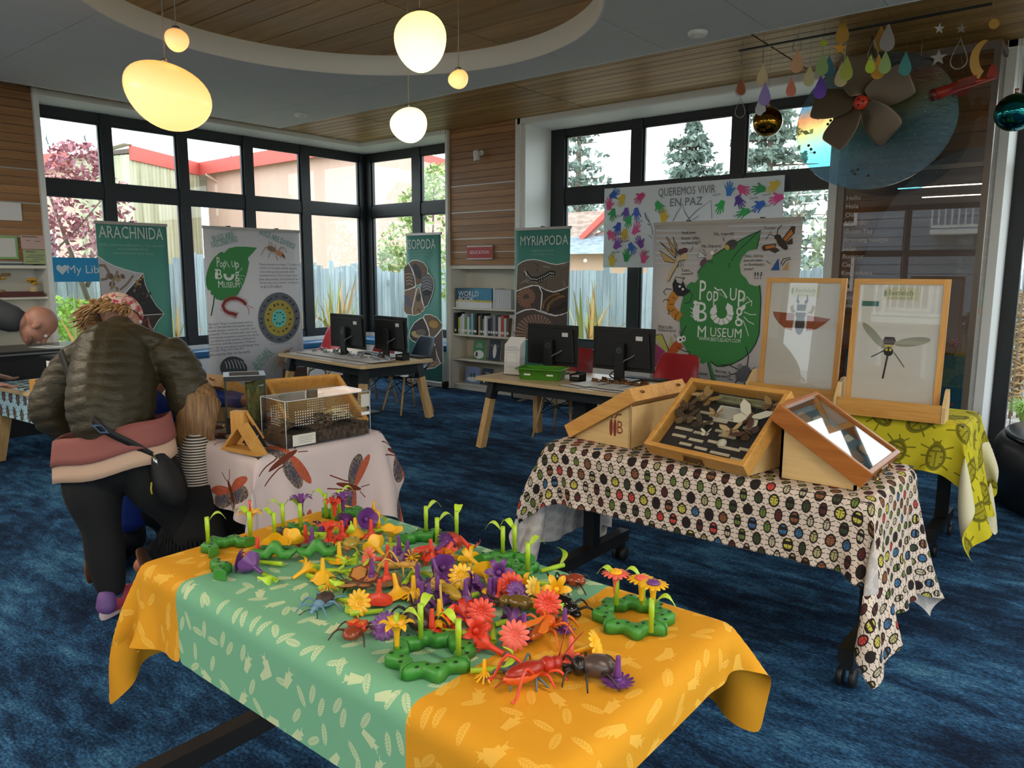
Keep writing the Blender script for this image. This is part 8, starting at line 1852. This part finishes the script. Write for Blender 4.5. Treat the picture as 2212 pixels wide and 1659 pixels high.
insect('red cricket', 'red and orange cricket toy with long feelers at the front', 70, [('wing_cases', '#a02818', [((-.014, 0, .020), (.036, .013, .012))]), ('abdomen', '#d85a20', [((-.018, 0, .014), (.036, .013, .012))]), ('thorax', '#b02a1a', [((.026, 0, .019), (.012, .013, .012))]), ('head', '#a82a1c', [((.042, 0, .017), (.010, .010, .011))])], ('#d8452a', hop), ('#a02818', [[(.05, .004, .024), (.066, .012, .05), (.08, .018, .066)], [(-.05, .004, .014), (-.062, .010, .018), (-.074, .014, .016)]]), sc=1.25)
insect('grey rhinoceros beetle', 'big grey-brown rhinoceros beetle toy beside the purple daisy at the front', 215, [('wing_cases', '#4f3f3a', [((-.014, 0, .018), (.030, .022, .019))]), ('thorax', '#1c1614', [((.018, 0, .017), (.014, .019, .016))]), ('head', '#231a17', [((.036, 0, .010), (.010, .010, .008))])], ('#2c221e', LG), sc=1.15, extra=horn, glossy=.3)
insect('grey spider', 'slate-grey spider toy half hidden under the red cricket', 20, [('abdomen', '#4f5f66', [((-.012, 0, .010), (.022, .017, .010))]), ('head', '#566870', [((.016, 0, .009), (.011, .010, .008))])], ('#5a6f78', LG+[[(.014, .008, .008), (.04, .02, .014), (.062, .024, .0)]]), sc=1.15, glossy=.6)
cen = [[(-.03+.012*k, .006, .006), (-.03+.012*k+.002, .014, .012), (-.03+.012*k+.004, .02, .014)] for k in range(6)]
insect('black centipede', 'black bristly centipede toy across the green segments', 10, [('body', '#17101a', [((0, 0, .006), (.045, .008, .005))])], ('#17101a', cen), sc=1.0)
insect('dark woodlouse', 'dark grey ridged woodlouse toy on the golden cloth at the back', 20, [('shell', '#4a4644', [((0, 0, .010), (.026, .016, .011)), ((.016, 0, .009), (.012, .013, .009)), ((-.016, 0, .009), (.012, .013, .009))])], ('#3a3634', [[(.01, .012, .006), (.014, .022, .004), (.016, .026, .0)], [(-.01, .012, .006), (-.012, .022, .004), (-.014, .026, .0)]]), sc=1.05, glossy=.5)
insect('brown moth', 'dull brown winged insect toy under the yellow trumpet flower', 15, [('body', '#6a5034', [((0, 0, .010), (.028, .008, .008)), ((.028, 0, .010), (.007, .007, .006))])], ('#4a3a28', [[(.012, .006, .008), (.02, .022, .010), (.026, .034, .0)]]), sc=1.05, extra=wings('#7a6242', [(.014, .005), (.006, .03), (-.02, .044), (-.038, .03), (-.02, .006)], .014))
# ================================================================ people
FW = Vector((-.632, .775, 0)); RT = Vector((.775, .632, 0)); UP = Vector((0, 0, 1))
def capsule_chain(m, pts, rad, flat_=1.0, up=None, n=16, k=4):
    """a smooth tapering limb with rounded ends"""
    q = smooth_path([tuple(p)+(r,) for p, r in zip(pts, rad)], k); P = [Vector(a[:3]) for a in q]; R = [a[3] for a in q]
    d0 = (P[0]-P[1]).normalized(); d1 = (P[-1]-P[-2]).normalized()
    P = [P[0]+d0*R[0]*.8, P[0]+d0*R[0]*.5]+P+[P[-1]+d1*R[-1]*.5, P[-1]+d1*R[-1]*.8]; R = [R[0]*.3, R[0]*.8]+R+[R[-1]*.8, R[-1]*.3]
    m.tube(P, R, n, flat=flat_, up=up)
def hand(m, wrist, d, palm_n, s=1.0, curl=.35, side=1):
    """palm, four unequal bent fingers and a thumb that leaves the palm's side"""
    d = Vector(d).normalized(); N = Vector(palm_n); N = (N-d*N.dot(d)).normalized(); X = d.cross(N)*side; w = Vector(wrist)
    capsule_chain(m, [w, w+d*.04*s, w+d*.085*s], [.026*s, .034*s, .036*s], .5, up=N, n=12)
    for k, (o, l, r) in enumerate(((-.028, .066, .0085), (-.010, .076, .009), (.010, .072, .0088), (.027, .056, .0078))):
        b = w+d*.085*s+X*o*s; a1 = (d-N*curl*.5).normalized(); a2 = (d-N*curl*1.6).normalized(); a3 = (d*.6-N*curl*2).normalized()
        capsule_chain(m, [b-d*.02*s, b, b+a1*l*.45*s, b+a1*l*.45*s+a2*l*.3*s, b+a1*l*.45*s+a2*l*.3*s+a3*l*.22*s], [r*s, r*1.05*s, r*s, r*.92*s, r*.8*s], n=8, k=2)
    b = w+d*.03*s-X*.024*s; capsule_chain(m, [b, b-X*.022*s+d*.02*s-N*.006*s, b-X*.03*s+d*.05*s-N*.014*s], [.012*s, .0105*s, .008*s], n=8, k=2)
def head(m, c, face, top, s=1.0):
    """skull, jaw, brow, nose, ears and lips; face and top are directions"""
    c = Vector(c); f = Vector(face).normalized(); u = Vector(top); u = (u-f*u.dot(f)).normalized(); x = f.cross(u); R = Matrix((x, f, u)).transposed()
    P = lambda a, b, e: c+(x*a+f*b+u*e)*s
    m.ball(P(0, -.01, .03), [.077*s, .098*s, .088*s], 20, 14, R=R); m.ball(P(0, .025, -.035), [.060*s, .068*s, .080*s], 18, 12, R=R); m.ball(P(0, .05, -.095), [.034*s, .034*s, .026*s], 12, 8, R=R)
    capsule_chain(m, [P(0, .085, .015), P(0, .100, -.012), P(0, .112, -.032)], [.010*s, .013*s, .016*s], n=8); m.ball(P(0, .083, .018), [.052*s, .016*s, .010*s], 12, 8, R=R)
    m.ball(P(0, .088, -.066), [.024*s, .010*s, .006*s], 10, 6, R=R); m.ball(P(0, .086, -.076), [.021*s, .010*s, .006*s], 10, 6, R=R)
    for q in (-1, 1): m.ball(P(q*.080, -.004, -.012), [.011*s, .020*s, .032*s], 10, 8, R=R)
    return R
def eyes(t, c, R, s, col='#3a2f28'):
    for q in (-1, 1):
        k = MB(); k.ball(Vector(c)+R @ Vector((q*.031*s, .078*s, .003*s)), .0125*s, 10, 8); k.ball(Vector(c)+R @ Vector((q*.031*s, .087*s, .003*s)), .0062*s, 8, 6, mi=1); k.build('eye', [flat('#d8d4ce', .3), flat(col, .3)], t)
def merge(m, name, mat, t, vox=.011, ridges=None, smooth=2):
    o = m.build(name, mat, None); md = o.modifiers.new('r', 'REMESH'); md.mode = 'VOXEL'; md.voxel_size = vox; md.use_smooth_shade = True
    if smooth: s = o.modifiers.new('s', 'SMOOTH'); s.iterations = smooth; s.factor = .5
    dg = bpy.context.evaluated_depsgraph_get(); dg.update(); me = bpy.data.meshes.new_from_object(o.evaluated_get(dg)); o.modifiers.clear(); o.data = me; me.name = name
    if ridges:
        n = len(me.vertices); co = np.zeros(n*3); me.vertices.foreach_get('co', co); co = co.reshape(-1, 3); no = np.zeros(n*3); me.vertices.foreach_get('normal', no); no = no.reshape(-1, 3)
        ax, pitch, amp = ridges; h = co@np.array(ax); q = np.random.RandomState(3); h = h+.006*np.sin(co[:, 0]*31)+.006*np.sin(co[:, 1]*37+1)
        f = np.abs(np.sin(h*PI/pitch))**.6; f = f+.25*np.sin(co@np.array((61., 47., 13.)))*f; co += no*(amp*(f-.6))[:, None]; me.vertices.foreach_set('co', co.ravel()); me.update()
    o.parent = t; return o
skin = G('skin', .5, lin('#c08a74')); skin.p.inputs['Subsurface Weight'].default_value = 0; skin = skin.m; skin2 = flat('#b0705c', .5)
def WP(g): return lambda a, d, z: Vector(g)+RT*a+FW*d+UP*z
# ---- woman in a quilted jacket and flowered cap, bending over the table, seen from behind
t = thing('person', 'woman in olive quilted jacket, flowered cap and black leggings bending towards the pink table', 'person'); W0 = WP((-3.413, 1.337, 0))
b = MB()
hp, kn = W0(-.02, .02, .69), W0(-.005, -.01, .40)
capsule_chain(b, [hp, W0(-.03, .0, .56), kn, W0(.0, .0, .26), W0(.015, .0, .085)], [.115, .105, .068, .066, .042]); capsule_chain(b, [W0(.015, -.02, .05), W0(.03, .02, .035), W0(.07, .10, .03)], [.04, .038, .03])
capsule_chain(b, [W0(.16, .05, .70), W0(.22, .07, .56), W0(.27, .12, .42), W0(.32, .16, .26), W0(.36, .18, .10)], [.115, .108, .072, .066, .042]); capsule_chain(b, [W0(.36, .16, .05), W0(.38, .22, .035), W0(.41, .30, .03)], [.03, .028, .02])
capsule_chain(b, [W0(.06, .03, .70), W0(.04, .04, .80), W0(.015, .12, .95), W0(-.01, .22, 1.08), W0(-.02, .31, 1.17)], [.15, .145, .14, .14, .11], .66, up=RT)
capsule_chain(b, [W0(-.02, .30, 1.15), W0(-.06, .37, 1.20), W0(-.09, .42, 1.24)], [.07, .06, .058])
hc = W0(-.10, .47, 1.285); Rw = head(b, hc, RT*.55+FW*.75-UP*.45, UP*.8+FW*.5-RT*.2)
for sh, el, wr, hd, nn in ((W0(-.22, .25, 1.08), W0(-.30, .22, .88), W0(-.24, .30, .74), (.2, .5, -.35), (1, 0, 0)), (W0(.22, .28, 1.10), W0(.29, .30, .92), W0(.20, .48, .84), (-.5, .8, -.1), (0, 0, -1))):
    capsule_chain(b, [sh, el, wr], [.055, .045, .032]); hand(b, wr, RT*hd[0]+FW*hd[1]+UP*hd[2], nn, .95)
merge(b, 'body', skin, t, .0085); eyes(t, hc, Rw, 1)
lg = MB(); capsule_chain(lg, [W0(-.02, .02, .69), W0(-.03, .0, .56), kn, W0(.0, .0, .26), W0(.012, .0, .115)], [.128, .122, .082, .082, .060]); capsule_chain(lg, [W0(.16, .05, .70), W0(.22, .07, .56), W0(.27, .12, .42), W0(.32, .16, .26), W0(.36, .18, .13)], [.13, .122, .084, .080, .054]); capsule_chain(lg, [W0(.04, .03, .66), W0(.10, .04, .74)], [.15, .17], .85, up=RT)
merge(lg, 'leggings', flat('#0f0f11', .8), t, .011)
def band(name, z0, z1, col, r0, r1, c0, c1, wav=.0):
    m = MB(); P = []
    for i in range(5):
        f = i/4; P.append([W0(c0[0]+(c1[0]-c0[0])*f+(r0+(r1-r0)*f)*math.cos(a), c0[1]+(c1[1]-c0[1])*f+(r0+(r1-r0)*f)*.74*math.sin(a), z0+(z1-z0)*f+.055*math.cos(a)+.006*math.sin(5*a)) for a in [2*PI*k/40 for k in range(40)]])
    m.grid(P, closed=True); o = m.build(name, flat(col, .8), t); q = o.modifiers.new('t', 'SOLIDIFY'); q.thickness = .008
band('cream_shirt', .66, .78, '#c9a890', .262, .252, (.06, .03), (.05, .04)); band('rose_jumper', .735, .84, '#8a4f4a', .264, .248, (.058, .03), (.042, .06))
jk = G('olive_quilted_nylon', .42, lin('#3a3322')); x, y, z = jk.xyz('pos'); n = jk.noise(jk.vec(x*28, y*28, z*60), 1.0, 4, .6, .5); jk.bump(n, .012, .5); jk.p.inputs['Specular IOR Level'].default_value = .35
j = MB(); capsule_chain(j, [W0(.045, .05, .875), W0(.03, .09, .94), W0(.01, .17, 1.04), W0(-.015, .26, 1.13), W0(-.03, .33, 1.19)], [.215, .222, .222, .205, .13], .76, up=RT)
capsule_chain(j, [W0(-.20, .27, 1.10), W0(-.275, .25, 1.0), W0(-.315, .20, .88), W0(-.26, .25, .77)], [.095, .095, .09, .062]); capsule_chain(j, [W0(.20, .30, 1.13), W0(.265, .30, 1.02), W0(.285, .28, .91), W0(.21, .42, .85)], [.095, .095, .088, .06])
capsule_chain(j, [W0(-.19, .29, 1.165), W0(-.08, .25, 1.21), W0(.04, .25, 1.225), W0(.17, .30, 1.185)], [.055, .075, .075, .05], .8)
merge(j, 'quilted_jacket', jk.m, t, .010, ((-.12, .15, .98), .052, .007))
cp = G('flowered_cap', .8); x, y, z = cp.xyz('pos'); n1 = cp.noise(cp.vec(x*26, y*26, z*26), 1.0, 3, .6, .8); n2 = cp.noise(cp.vec(x*40+9, y*40, z*40), 1.0, 3, .6, .6)
c = cp.mix(n1.gt(.53), lin('#dcc0ae'), lin('#c83a58')); c = cp.mix(n2.gt(.60), c, lin('#8a7250')); cp.col(c)
m = MB(); P = []
for i in range(10):
    ph = PI*.56*i/9; P.append([hc+Rw @ Vector((.094*math.sin(ph)*math.cos(a), -.012+.112*math.sin(ph)*math.sin(a), .028+.100*math.cos(ph))) for a in [2*PI*k/28 for k in range(28)]])
m.grid(P, closed=True); co = m.build('cap', cp.m, t); q = co.modifiers.new('t', 'SOLIDIFY'); q.thickness = .006
m = MB(); P = []
for i in range(6): P.append([hc+Rw @ Vector(((.088-.008*i)*math.sin(a), .085+(.010+.016*i)*math.cos(a*.9), .022-.006*i-.012*math.sin(a)**2)) for a in [-1.35+2.7*k/12 for k in range(13)]])
m.grid(P); o = m.build('cap_brim', flat('#8f6a60', .8), co); q = o.modifiers.new('t', 'SOLIDIFY'); q.thickness = .004
hairm = G('blonde_hair', .6); x, y, z = hairm.xyz('pos'); n = hairm.noise(hairm.vec(x*60, y*60, z*60), 1.0, 2); hairm.col(hairm.ramp(n, [(.3, lin('#7a5230')), (.7, lin('#c69a62'))])); hairm = hairm.m
r = random.Random(5); m = MB()
for k in range(170):
    a = r.uniform(PI*1.02, PI*2.0); p = hc+Rw @ Vector((.090*math.cos(a), -.01+.105*math.sin(a), r.uniform(-.02, .03))); dd = Rw @ Vector((math.cos(a)*.5, -.3+math.sin(a)*.5, -.35+r.uniform(-.3, .3))); e = p+dd*r.uniform(.05, .10)-RT*r.uniform(.0, .05)-UP*.01
    m.tube([p, p.lerp(e, .5)+UP*r.uniform(-.004, .014), e-UP*r.uniform(0, .03)], [.007, .006, .002], 4)
m.build('hair', hairm, t)
so = flat('#c9b4b8', .6)
for q, lo in ((W0(.015, 0, 0), 0), (W0(.36, .18, 0), 1)):
    s = MB(); capsule_chain(s, [q+FW*-.045+UP*.055, q+RT*.02+FW*.03+UP*.055, q+RT*.05+FW*.12+UP*.045, q+RT*.07+FW*.18+UP*.04], [.046, .05, .045, .034], .8, up=RT); sh = s.build('shoe', G('shoe_pink_purple', .6).m if False else flat('#b8475c', .6), t)
    s = MB(); capsule_chain(s, [q-FW*.05+UP*.022, q+RT*.03+FW*.06+UP*.02, q+RT*.075+FW*.19+UP*.02], [.05, .055, .04], .42, up=RT); s.build('sole', so, sh)
    s = MB(); capsule_chain(s, [q-FW*.052+UP*.05, q-FW*.045+UP*.095], [.043, .038]); s.build('heel', flat('#6a4a86', .6), sh)
    s = MB(); capsule_chain(s, [q+UP*.075, q+UP*.11], [.047, .045]); s.build('sock', flat('#2c4a68', .8), t)
    s = MB(); [s.tube([q+RT*(.0+.012*k)+FW*(.05+.02*k)-RT*.035+UP*(.098-.008*k), q+RT*(.0+.012*k)+FW*(.05+.02*k)+UP*(.108-.008*k), q+RT*(.0+.012*k)+FW*(.05+.02*k)+RT*.035+UP*(.094-.008*k)], .004, 5) for k in range(4)]; s.build('laces', flat('#f0b09a', .6), sh)
# ---- black bag worn across the back
t = thing('shoulder_bag', 'black shoulder bag with a strap across the olive quilted jacket', 'bag'); m = MB()
pth = [W0(-.185, .16, 1.165), W0(-.13, .10, 1.10), W0(-.05, .015, 1.0), W0(.04, -.065, .93), W0(.13, -.10, .865), W0(.215, -.06, .80), W0(.27, -.02, .745)]; q = smooth_path([tuple(p-FW*.055) for p in pth], 5); P = []
for i, p in enumerate(q): d = (Vector(q[min(i+1, len(q)-1)])-Vector(q[max(i-1, 0)])).normalized(); s = d.cross(-FW).normalized(); P.append([Vector(p)+s*.015, Vector(p)-s*.015])
m.grid(P); o = m.build('strap', flat('#141416', .7), t); sd = o.modifiers.new('t', 'SOLIDIFY'); sd.thickness = .004
m = MB(); capsule_chain(m, [W0(.285, -.03, .70), W0(.31, -.03, .62), W0(.33, -.02, .56)], [.062, .085, .075], .6, up=RT); m.build('bag_body', flat('#121214', .7), t); m = MB(); m.ring([(-.02, -.018), (.02, -.018), (.02, .018), (-.02, .018)], [(-.013, -.011), (.013, -.011), (.013, .011), (-.013, .011)], .004, o=W0(.115, -.165, .875), X=RT, Y=UP+RT*-.9); m.build('strap_buckle', M['chrome'], t)
m = MB(); m.tube([W0(.275, -.075, .745), W0(.29, -.085, .72), W0(.30, -.09, .70)], [.006, .009, .004], 6); m.build('clip', M['chrome'], t); m = MB(); m.tube([W0(.275, -.10, .63), W0(.273, -.105, .60), W0(.276, -.105, .58)], .004, 5); m.build('charm', flat('#b0a23a', .4), t)
# ---- girl with long hair, striped top, black net skirt and red leggings
t = thing('person', 'girl with long fair hair, striped top, black net skirt and red leggings beside the woman', 'person'); W1 = WP((-3.413, 1.337, 0)); ga, gd = .345, .20; Wg = lambda a, d, z: W1(ga+a, gd+d, z)
b = MB()
for q in (-.05, .05): capsule_chain(b, [Wg(q, 0, .42), Wg(q, .01, .24), Wg(q*1.05, .01, .07)], [.06, .045, .032]); capsule_chain(b, [Wg(q, .0, .04), Wg(q, .06, .03)], [.03, .026])
capsule_chain(b, [Wg(0, 0, .46), Wg(.0, .01, .58), Wg(.0, .02, .70)], [.085, .08, .075], .8, up=RT); capsule_chain(b, [Wg(0, .03, .72), Wg(0, .05, .80)], [.038, .036]); gh = Wg(-.01, .09, .885); Rg = head(b, gh, FW*.8-UP*.4-RT*.2, UP+FW*.3, .86)
for s, wr in ((1, Wg(.10, .24, .70)), (-1, Wg(-.06, .26, .70))): capsule_chain(b, [Wg(s*.085, .03, .69), Wg(s*.12, .06, .58), wr], [.033, .028, .022]); hand(b, wr, FW*.8+UP*.1, (0, 0, -1), .68)
merge(b, 'body', skin, t, .0075); eyes(t, gh, Rg, .86)
st = G('striped_jersey', .85); x, y, z = st.xyz('pos'); st.col(st.mix((z*520).sin().gt(.0), lin('#cfc4b4'), lin('#2c2a2c'))); m = MB(); capsule_chain(m, [Wg(0, 0, .50), Wg(.0, .01, .60), Wg(.0, .02, .71)], [.096, .094, .088], .85, up=RT)
for s, wr in ((1, Wg(.105, .20, .68)), (-1, Wg(-.07, .22, .68))): capsule_chain(m, [Wg(s*.085, .03, .69), Wg(s*.125, .055, .58), wr], [.046, .040, .032])
merge(m, 'striped_top', st.m, t, .010)
m = MB(); P = []; n = 44
for i in range(7):
    f = i/6; P.append([Wg((.10+.085*f+.012*f*math.sin(7*a))*math.cos(a), (.09+.075*f+.012*f*math.sin(7*a+1))*math.sin(a), .55-.25*f-.01*f*math.sin(11*a)) for a in [2*PI*k/n for k in range(n)]])
m.grid(P, closed=True); o = m.build('net_skirt', flat('#0d0d10', .9), t); q = o.modifiers.new('t', 'SOLIDIFY'); q.thickness = .006; rr_ = random.Random(3); m = MB()
for k in range(60): a = 2*PI*k/60; m.tube([Wg(.183*math.cos(a), .163*math.sin(a), .32), Wg(.195*math.cos(a), .172*math.sin(a), .27-rr_.uniform(0, .04))], [.006, .002], 4)
m.build('net_fringe', flat('#0d0d10', .9), o); m = MB()
for q in (-.05, .05): capsule_chain(m, [Wg(q, 0, .40), Wg(q, .01, .24), Wg(q*1.05, .01, .085)], [.068, .053, .04])
merge(m, 'leggings', flat('#a81f2c', .7), t, .010); m = MB()
for q in (-.05, .05): k = MB(); capsule_chain(k, [Wg(q, -.02, .035), Wg(q, .07, .032)], [.037, .034], .85); k.build('shoe', flat('#1c1c22', .6), t)
hm_ = G('fair_long_hair', .55); x, y, z = hm_.xyz('pos'); n = hm_.noise(hm_.vec(x*90, y*90, z*6), 1.0, 3); hm_.col(hm_.ramp(n, [(.3, lin('#5a3c24')), (.7, lin('#a07a4e'))])); m = MB(); r = random.Random(8)
for k in range(230):
    a = r.uniform(-.35, PI+.35)+PI; e = r.uniform(0, 1); p0 = gh+Rg @ Vector((.064*math.cos(a)*(.4+.6*e), -.01+.08*math.sin(a)*(.4+.6*e), .105-.06*e)); L = r.uniform(.20, .27)
    m.tube([p0, gh+Rg @ Vector((.086*math.cos(a), -.01+.103*math.sin(a), .02)), gh+RT*.085*math.cos(a)+FW*(-.075-.02*abs(math.sin(a)))-UP*.10, gh+RT*(.075*math.cos(a)+r.uniform(-.02, .02))+FW*(-.07+r.uniform(-.02, .02))-UP*L], [.009, .010, .009, .002], 4)
m.ball(gh+Rg @ Vector((0, -.012, .035)), [.076, .094, .086], 16, 10, R=Rg); m.build('long_hair', hm_.m, t)
# ---- person in blue kneeling between the woman and the table, reaching round the tank
t = thing('person', 'person in a blue top kneeling behind the woman and reaching to the glass terrarium', 'person'); Wb = lambda a, d, z: W1(-.13+a, .40+d, z); b = MB()
capsule_chain(b, [Wb(.0, .08, .40), Wb(.03, .12, .60), Wb(.07, .16, .82)], [.13, .12, .12], .75, up=RT); capsule_chain(b, [Wb(.07, .17, .84), Wb(.08, .20, .92)], [.05, .048]); bh = Wb(.09, .24, 1.0); Rb = head(b, bh, FW*.6+RT*.6-UP*.3, UP+FW*.2, .86)
for s in (-1, 1): capsule_chain(b, [Wb(s*.09, .08, .36), Wb(s*.11, .24, .22), Wb(s*.11, .30, .075)], [.09, .075, .06]); capsule_chain(b, [Wb(s*.11, .28, .07), Wb(s*.11, .08, .07), Wb(s*.11, -.06, .08)], [.06, .05, .04])
ar = [Wb(.18, .20, .80), Vector((-3.62, 2.02, .86)), Vector((-3.40, 2.07, .865))]; capsule_chain(b, ar, [.045, .038, .028]); hand(b, ar[2], Vector((1, .0, .0)), (0, -1, -.2), .85, .5); ar2 = [Wb(-.08, .18, .78), Wb(-.16, .26, .62), Wb(-.06, .36, .50)]; capsule_chain(b, ar2, [.045, .038, .028]); hand(b, ar2[2], RT*.8+FW*.3, (0, 0, -1), .85)
merge(b, 'body', skin2, t, .009); eyes(t, bh, Rb, .86); blue = flat('#1f3f9a', .8); m = MB(); capsule_chain(m, [Wb(.0, .07, .34), Wb(.03, .12, .60), Wb(.07, .16, .83)], [.155, .145, .135], .8, up=RT); capsule_chain(m, [ar[0], ar[1], ar[1].lerp(ar[2], .75)], [.06, .05, .04]); capsule_chain(m, [ar2[0], ar2[1], ar2[2]], [.06, .05, .038]); merge(m, 'blue_top', blue, t, .011); m = MB()
for s in (-1, 1): capsule_chain(m, [Wb(s*.09, .08, .36), Wb(s*.11, .24, .22), Wb(s*.11, .30, .085)], [.10, .085, .07]); capsule_chain(m, [Wb(s*.11, .28, .08), Wb(s*.11, .08, .08), Wb(s*.11, -.02, .085)], [.07, .06, .052])
merge(m, 'trousers', flat('#17181f', .8), t, .011)
for s, tw in ((-1, 0), (1, .12)): m = MB(); capsule_chain(m, [Wb(s*.12, -.06, .145), Wb(s*.12+tw*.3, -.08, .09), Wb(s*.12+tw, -.075, .04)], [.036, .044, .036], .62, up=RT); sh = m.build('shoe', flat('#4a2c1c', .6), t); m = MB(); capsule_chain(m, [Wb(s*.12, -.085, .15), Wb(s*.12+tw*.3, -.105, .09), Wb(s*.12+tw, -.10, .035)], [.036, .042, .034], .3, up=RT); m.build('sole', flat('#6f4527', .7), sh)
m = MB(); m.ball(bh+Rb @ Vector((0, -.012, .036)), [.070, .088, .080], 14, 10, R=Rb); m.build('hair', flat('#4a3222', .7), t)
# ---- bald man in black at the left edge, bent over with his face down
t = thing('person', 'bald man in a black jacket bent low at the left edge of the view', 'person'); W2 = WP((-6.55, 1.74, 0)); Lr, Lf = Vector((.30, .954, 0)), Vector((-.954, .30, 0)); W2 = lambda a, d, z: Vector((-6.72, 1.50, 0))+Lr*a+Lf*d+UP*z; b = MB(); mh = Vector((-6.42, 2.16, 1.105)); hs = 1.22
for s in (-1, 1): capsule_chain(b, [W2(-.05, s*.10, .88), W2(-.02, s*.11, .48), W2(-.05, s*.11, .08)], [.10, .065, .045]); capsule_chain(b, [W2(-.06, s*.11, .045), W2(.10, s*.12, .035)], [.042, .034])
capsule_chain(b, [W2(-.06, 0, .90), W2(.05, 0, 1.05), W2(.22, 0, 1.18), W2(.38, 0, 1.22)], [.14, .14, .16, .12], .75, up=Lf); capsule_chain(b, [W2(.36, .0, 1.20), mh-Lr*.10+UP*.03], [.08, .072]); Rm = head(b, mh, Lr*.45-UP*.9, Lr*.9+UP*.45, hs)
for s in (-1, 1): wr = W2(.42, s*.26, .70); capsule_chain(b, [W2(.33, s*.19, 1.17), W2(.30, s*.27, .92), wr], [.06, .045, .032]); hand(b, wr, Lr*.8-UP*.3, (0, 0, -1), 1)
merge(b, 'body', flat('#a97866', .45), t, .0095); eyes(t, mh, Rm, hs); m = MB(); blk = flat('#17191d', .7); capsule_chain(m, [W2(-.08, 0, .92), W2(.05, 0, 1.06), W2(.22, 0, 1.19), W2(.36, 0, 1.235)], [.165, .17, .19, .14], .8, up=Lf)
for s in (-1, 1): capsule_chain(m, [W2(.33, s*.19, 1.18), W2(.30, s*.27, .92), W2(.41, s*.26, .72)], [.082, .066, .048])
merge(m, 'black_jacket', blk, t, .012); m = MB(); capsule_chain(m, [W2(.36, 0, 1.235), mh-Lr*.15+UP*.045], [.125, .10], .85, up=Lf); m.build('grey_collar', flat('#33383c', .8), t); m = MB()
for s in (-1, 1): capsule_chain(m, [W2(-.05, s*.10, .88), W2(-.02, s*.11, .48), W2(-.05, s*.11, .09)], [.115, .082, .065]); k = MB(); capsule_chain(k, [W2(-.09, s*.11, .04), W2(.13, s*.12, .035)], [.046, .04], .8); k.build('shoe', flat('#2a1c18', .5), t)
merge(m, 'trousers', flat('#23262e', .8), t, .012); m = MB(); [m.ball(mh+Rm @ Vector((.062*math.sin(a)*hs, (.045+.03*math.cos(a))*hs, (-.085-.012*math.cos(2*a))*hs)), .017*hs, 8, 6) for a in [-1.3+2.6*k/12 for k in range(13)]]; m.build('stubble_beard', flat('#6f4f44', .9), t)
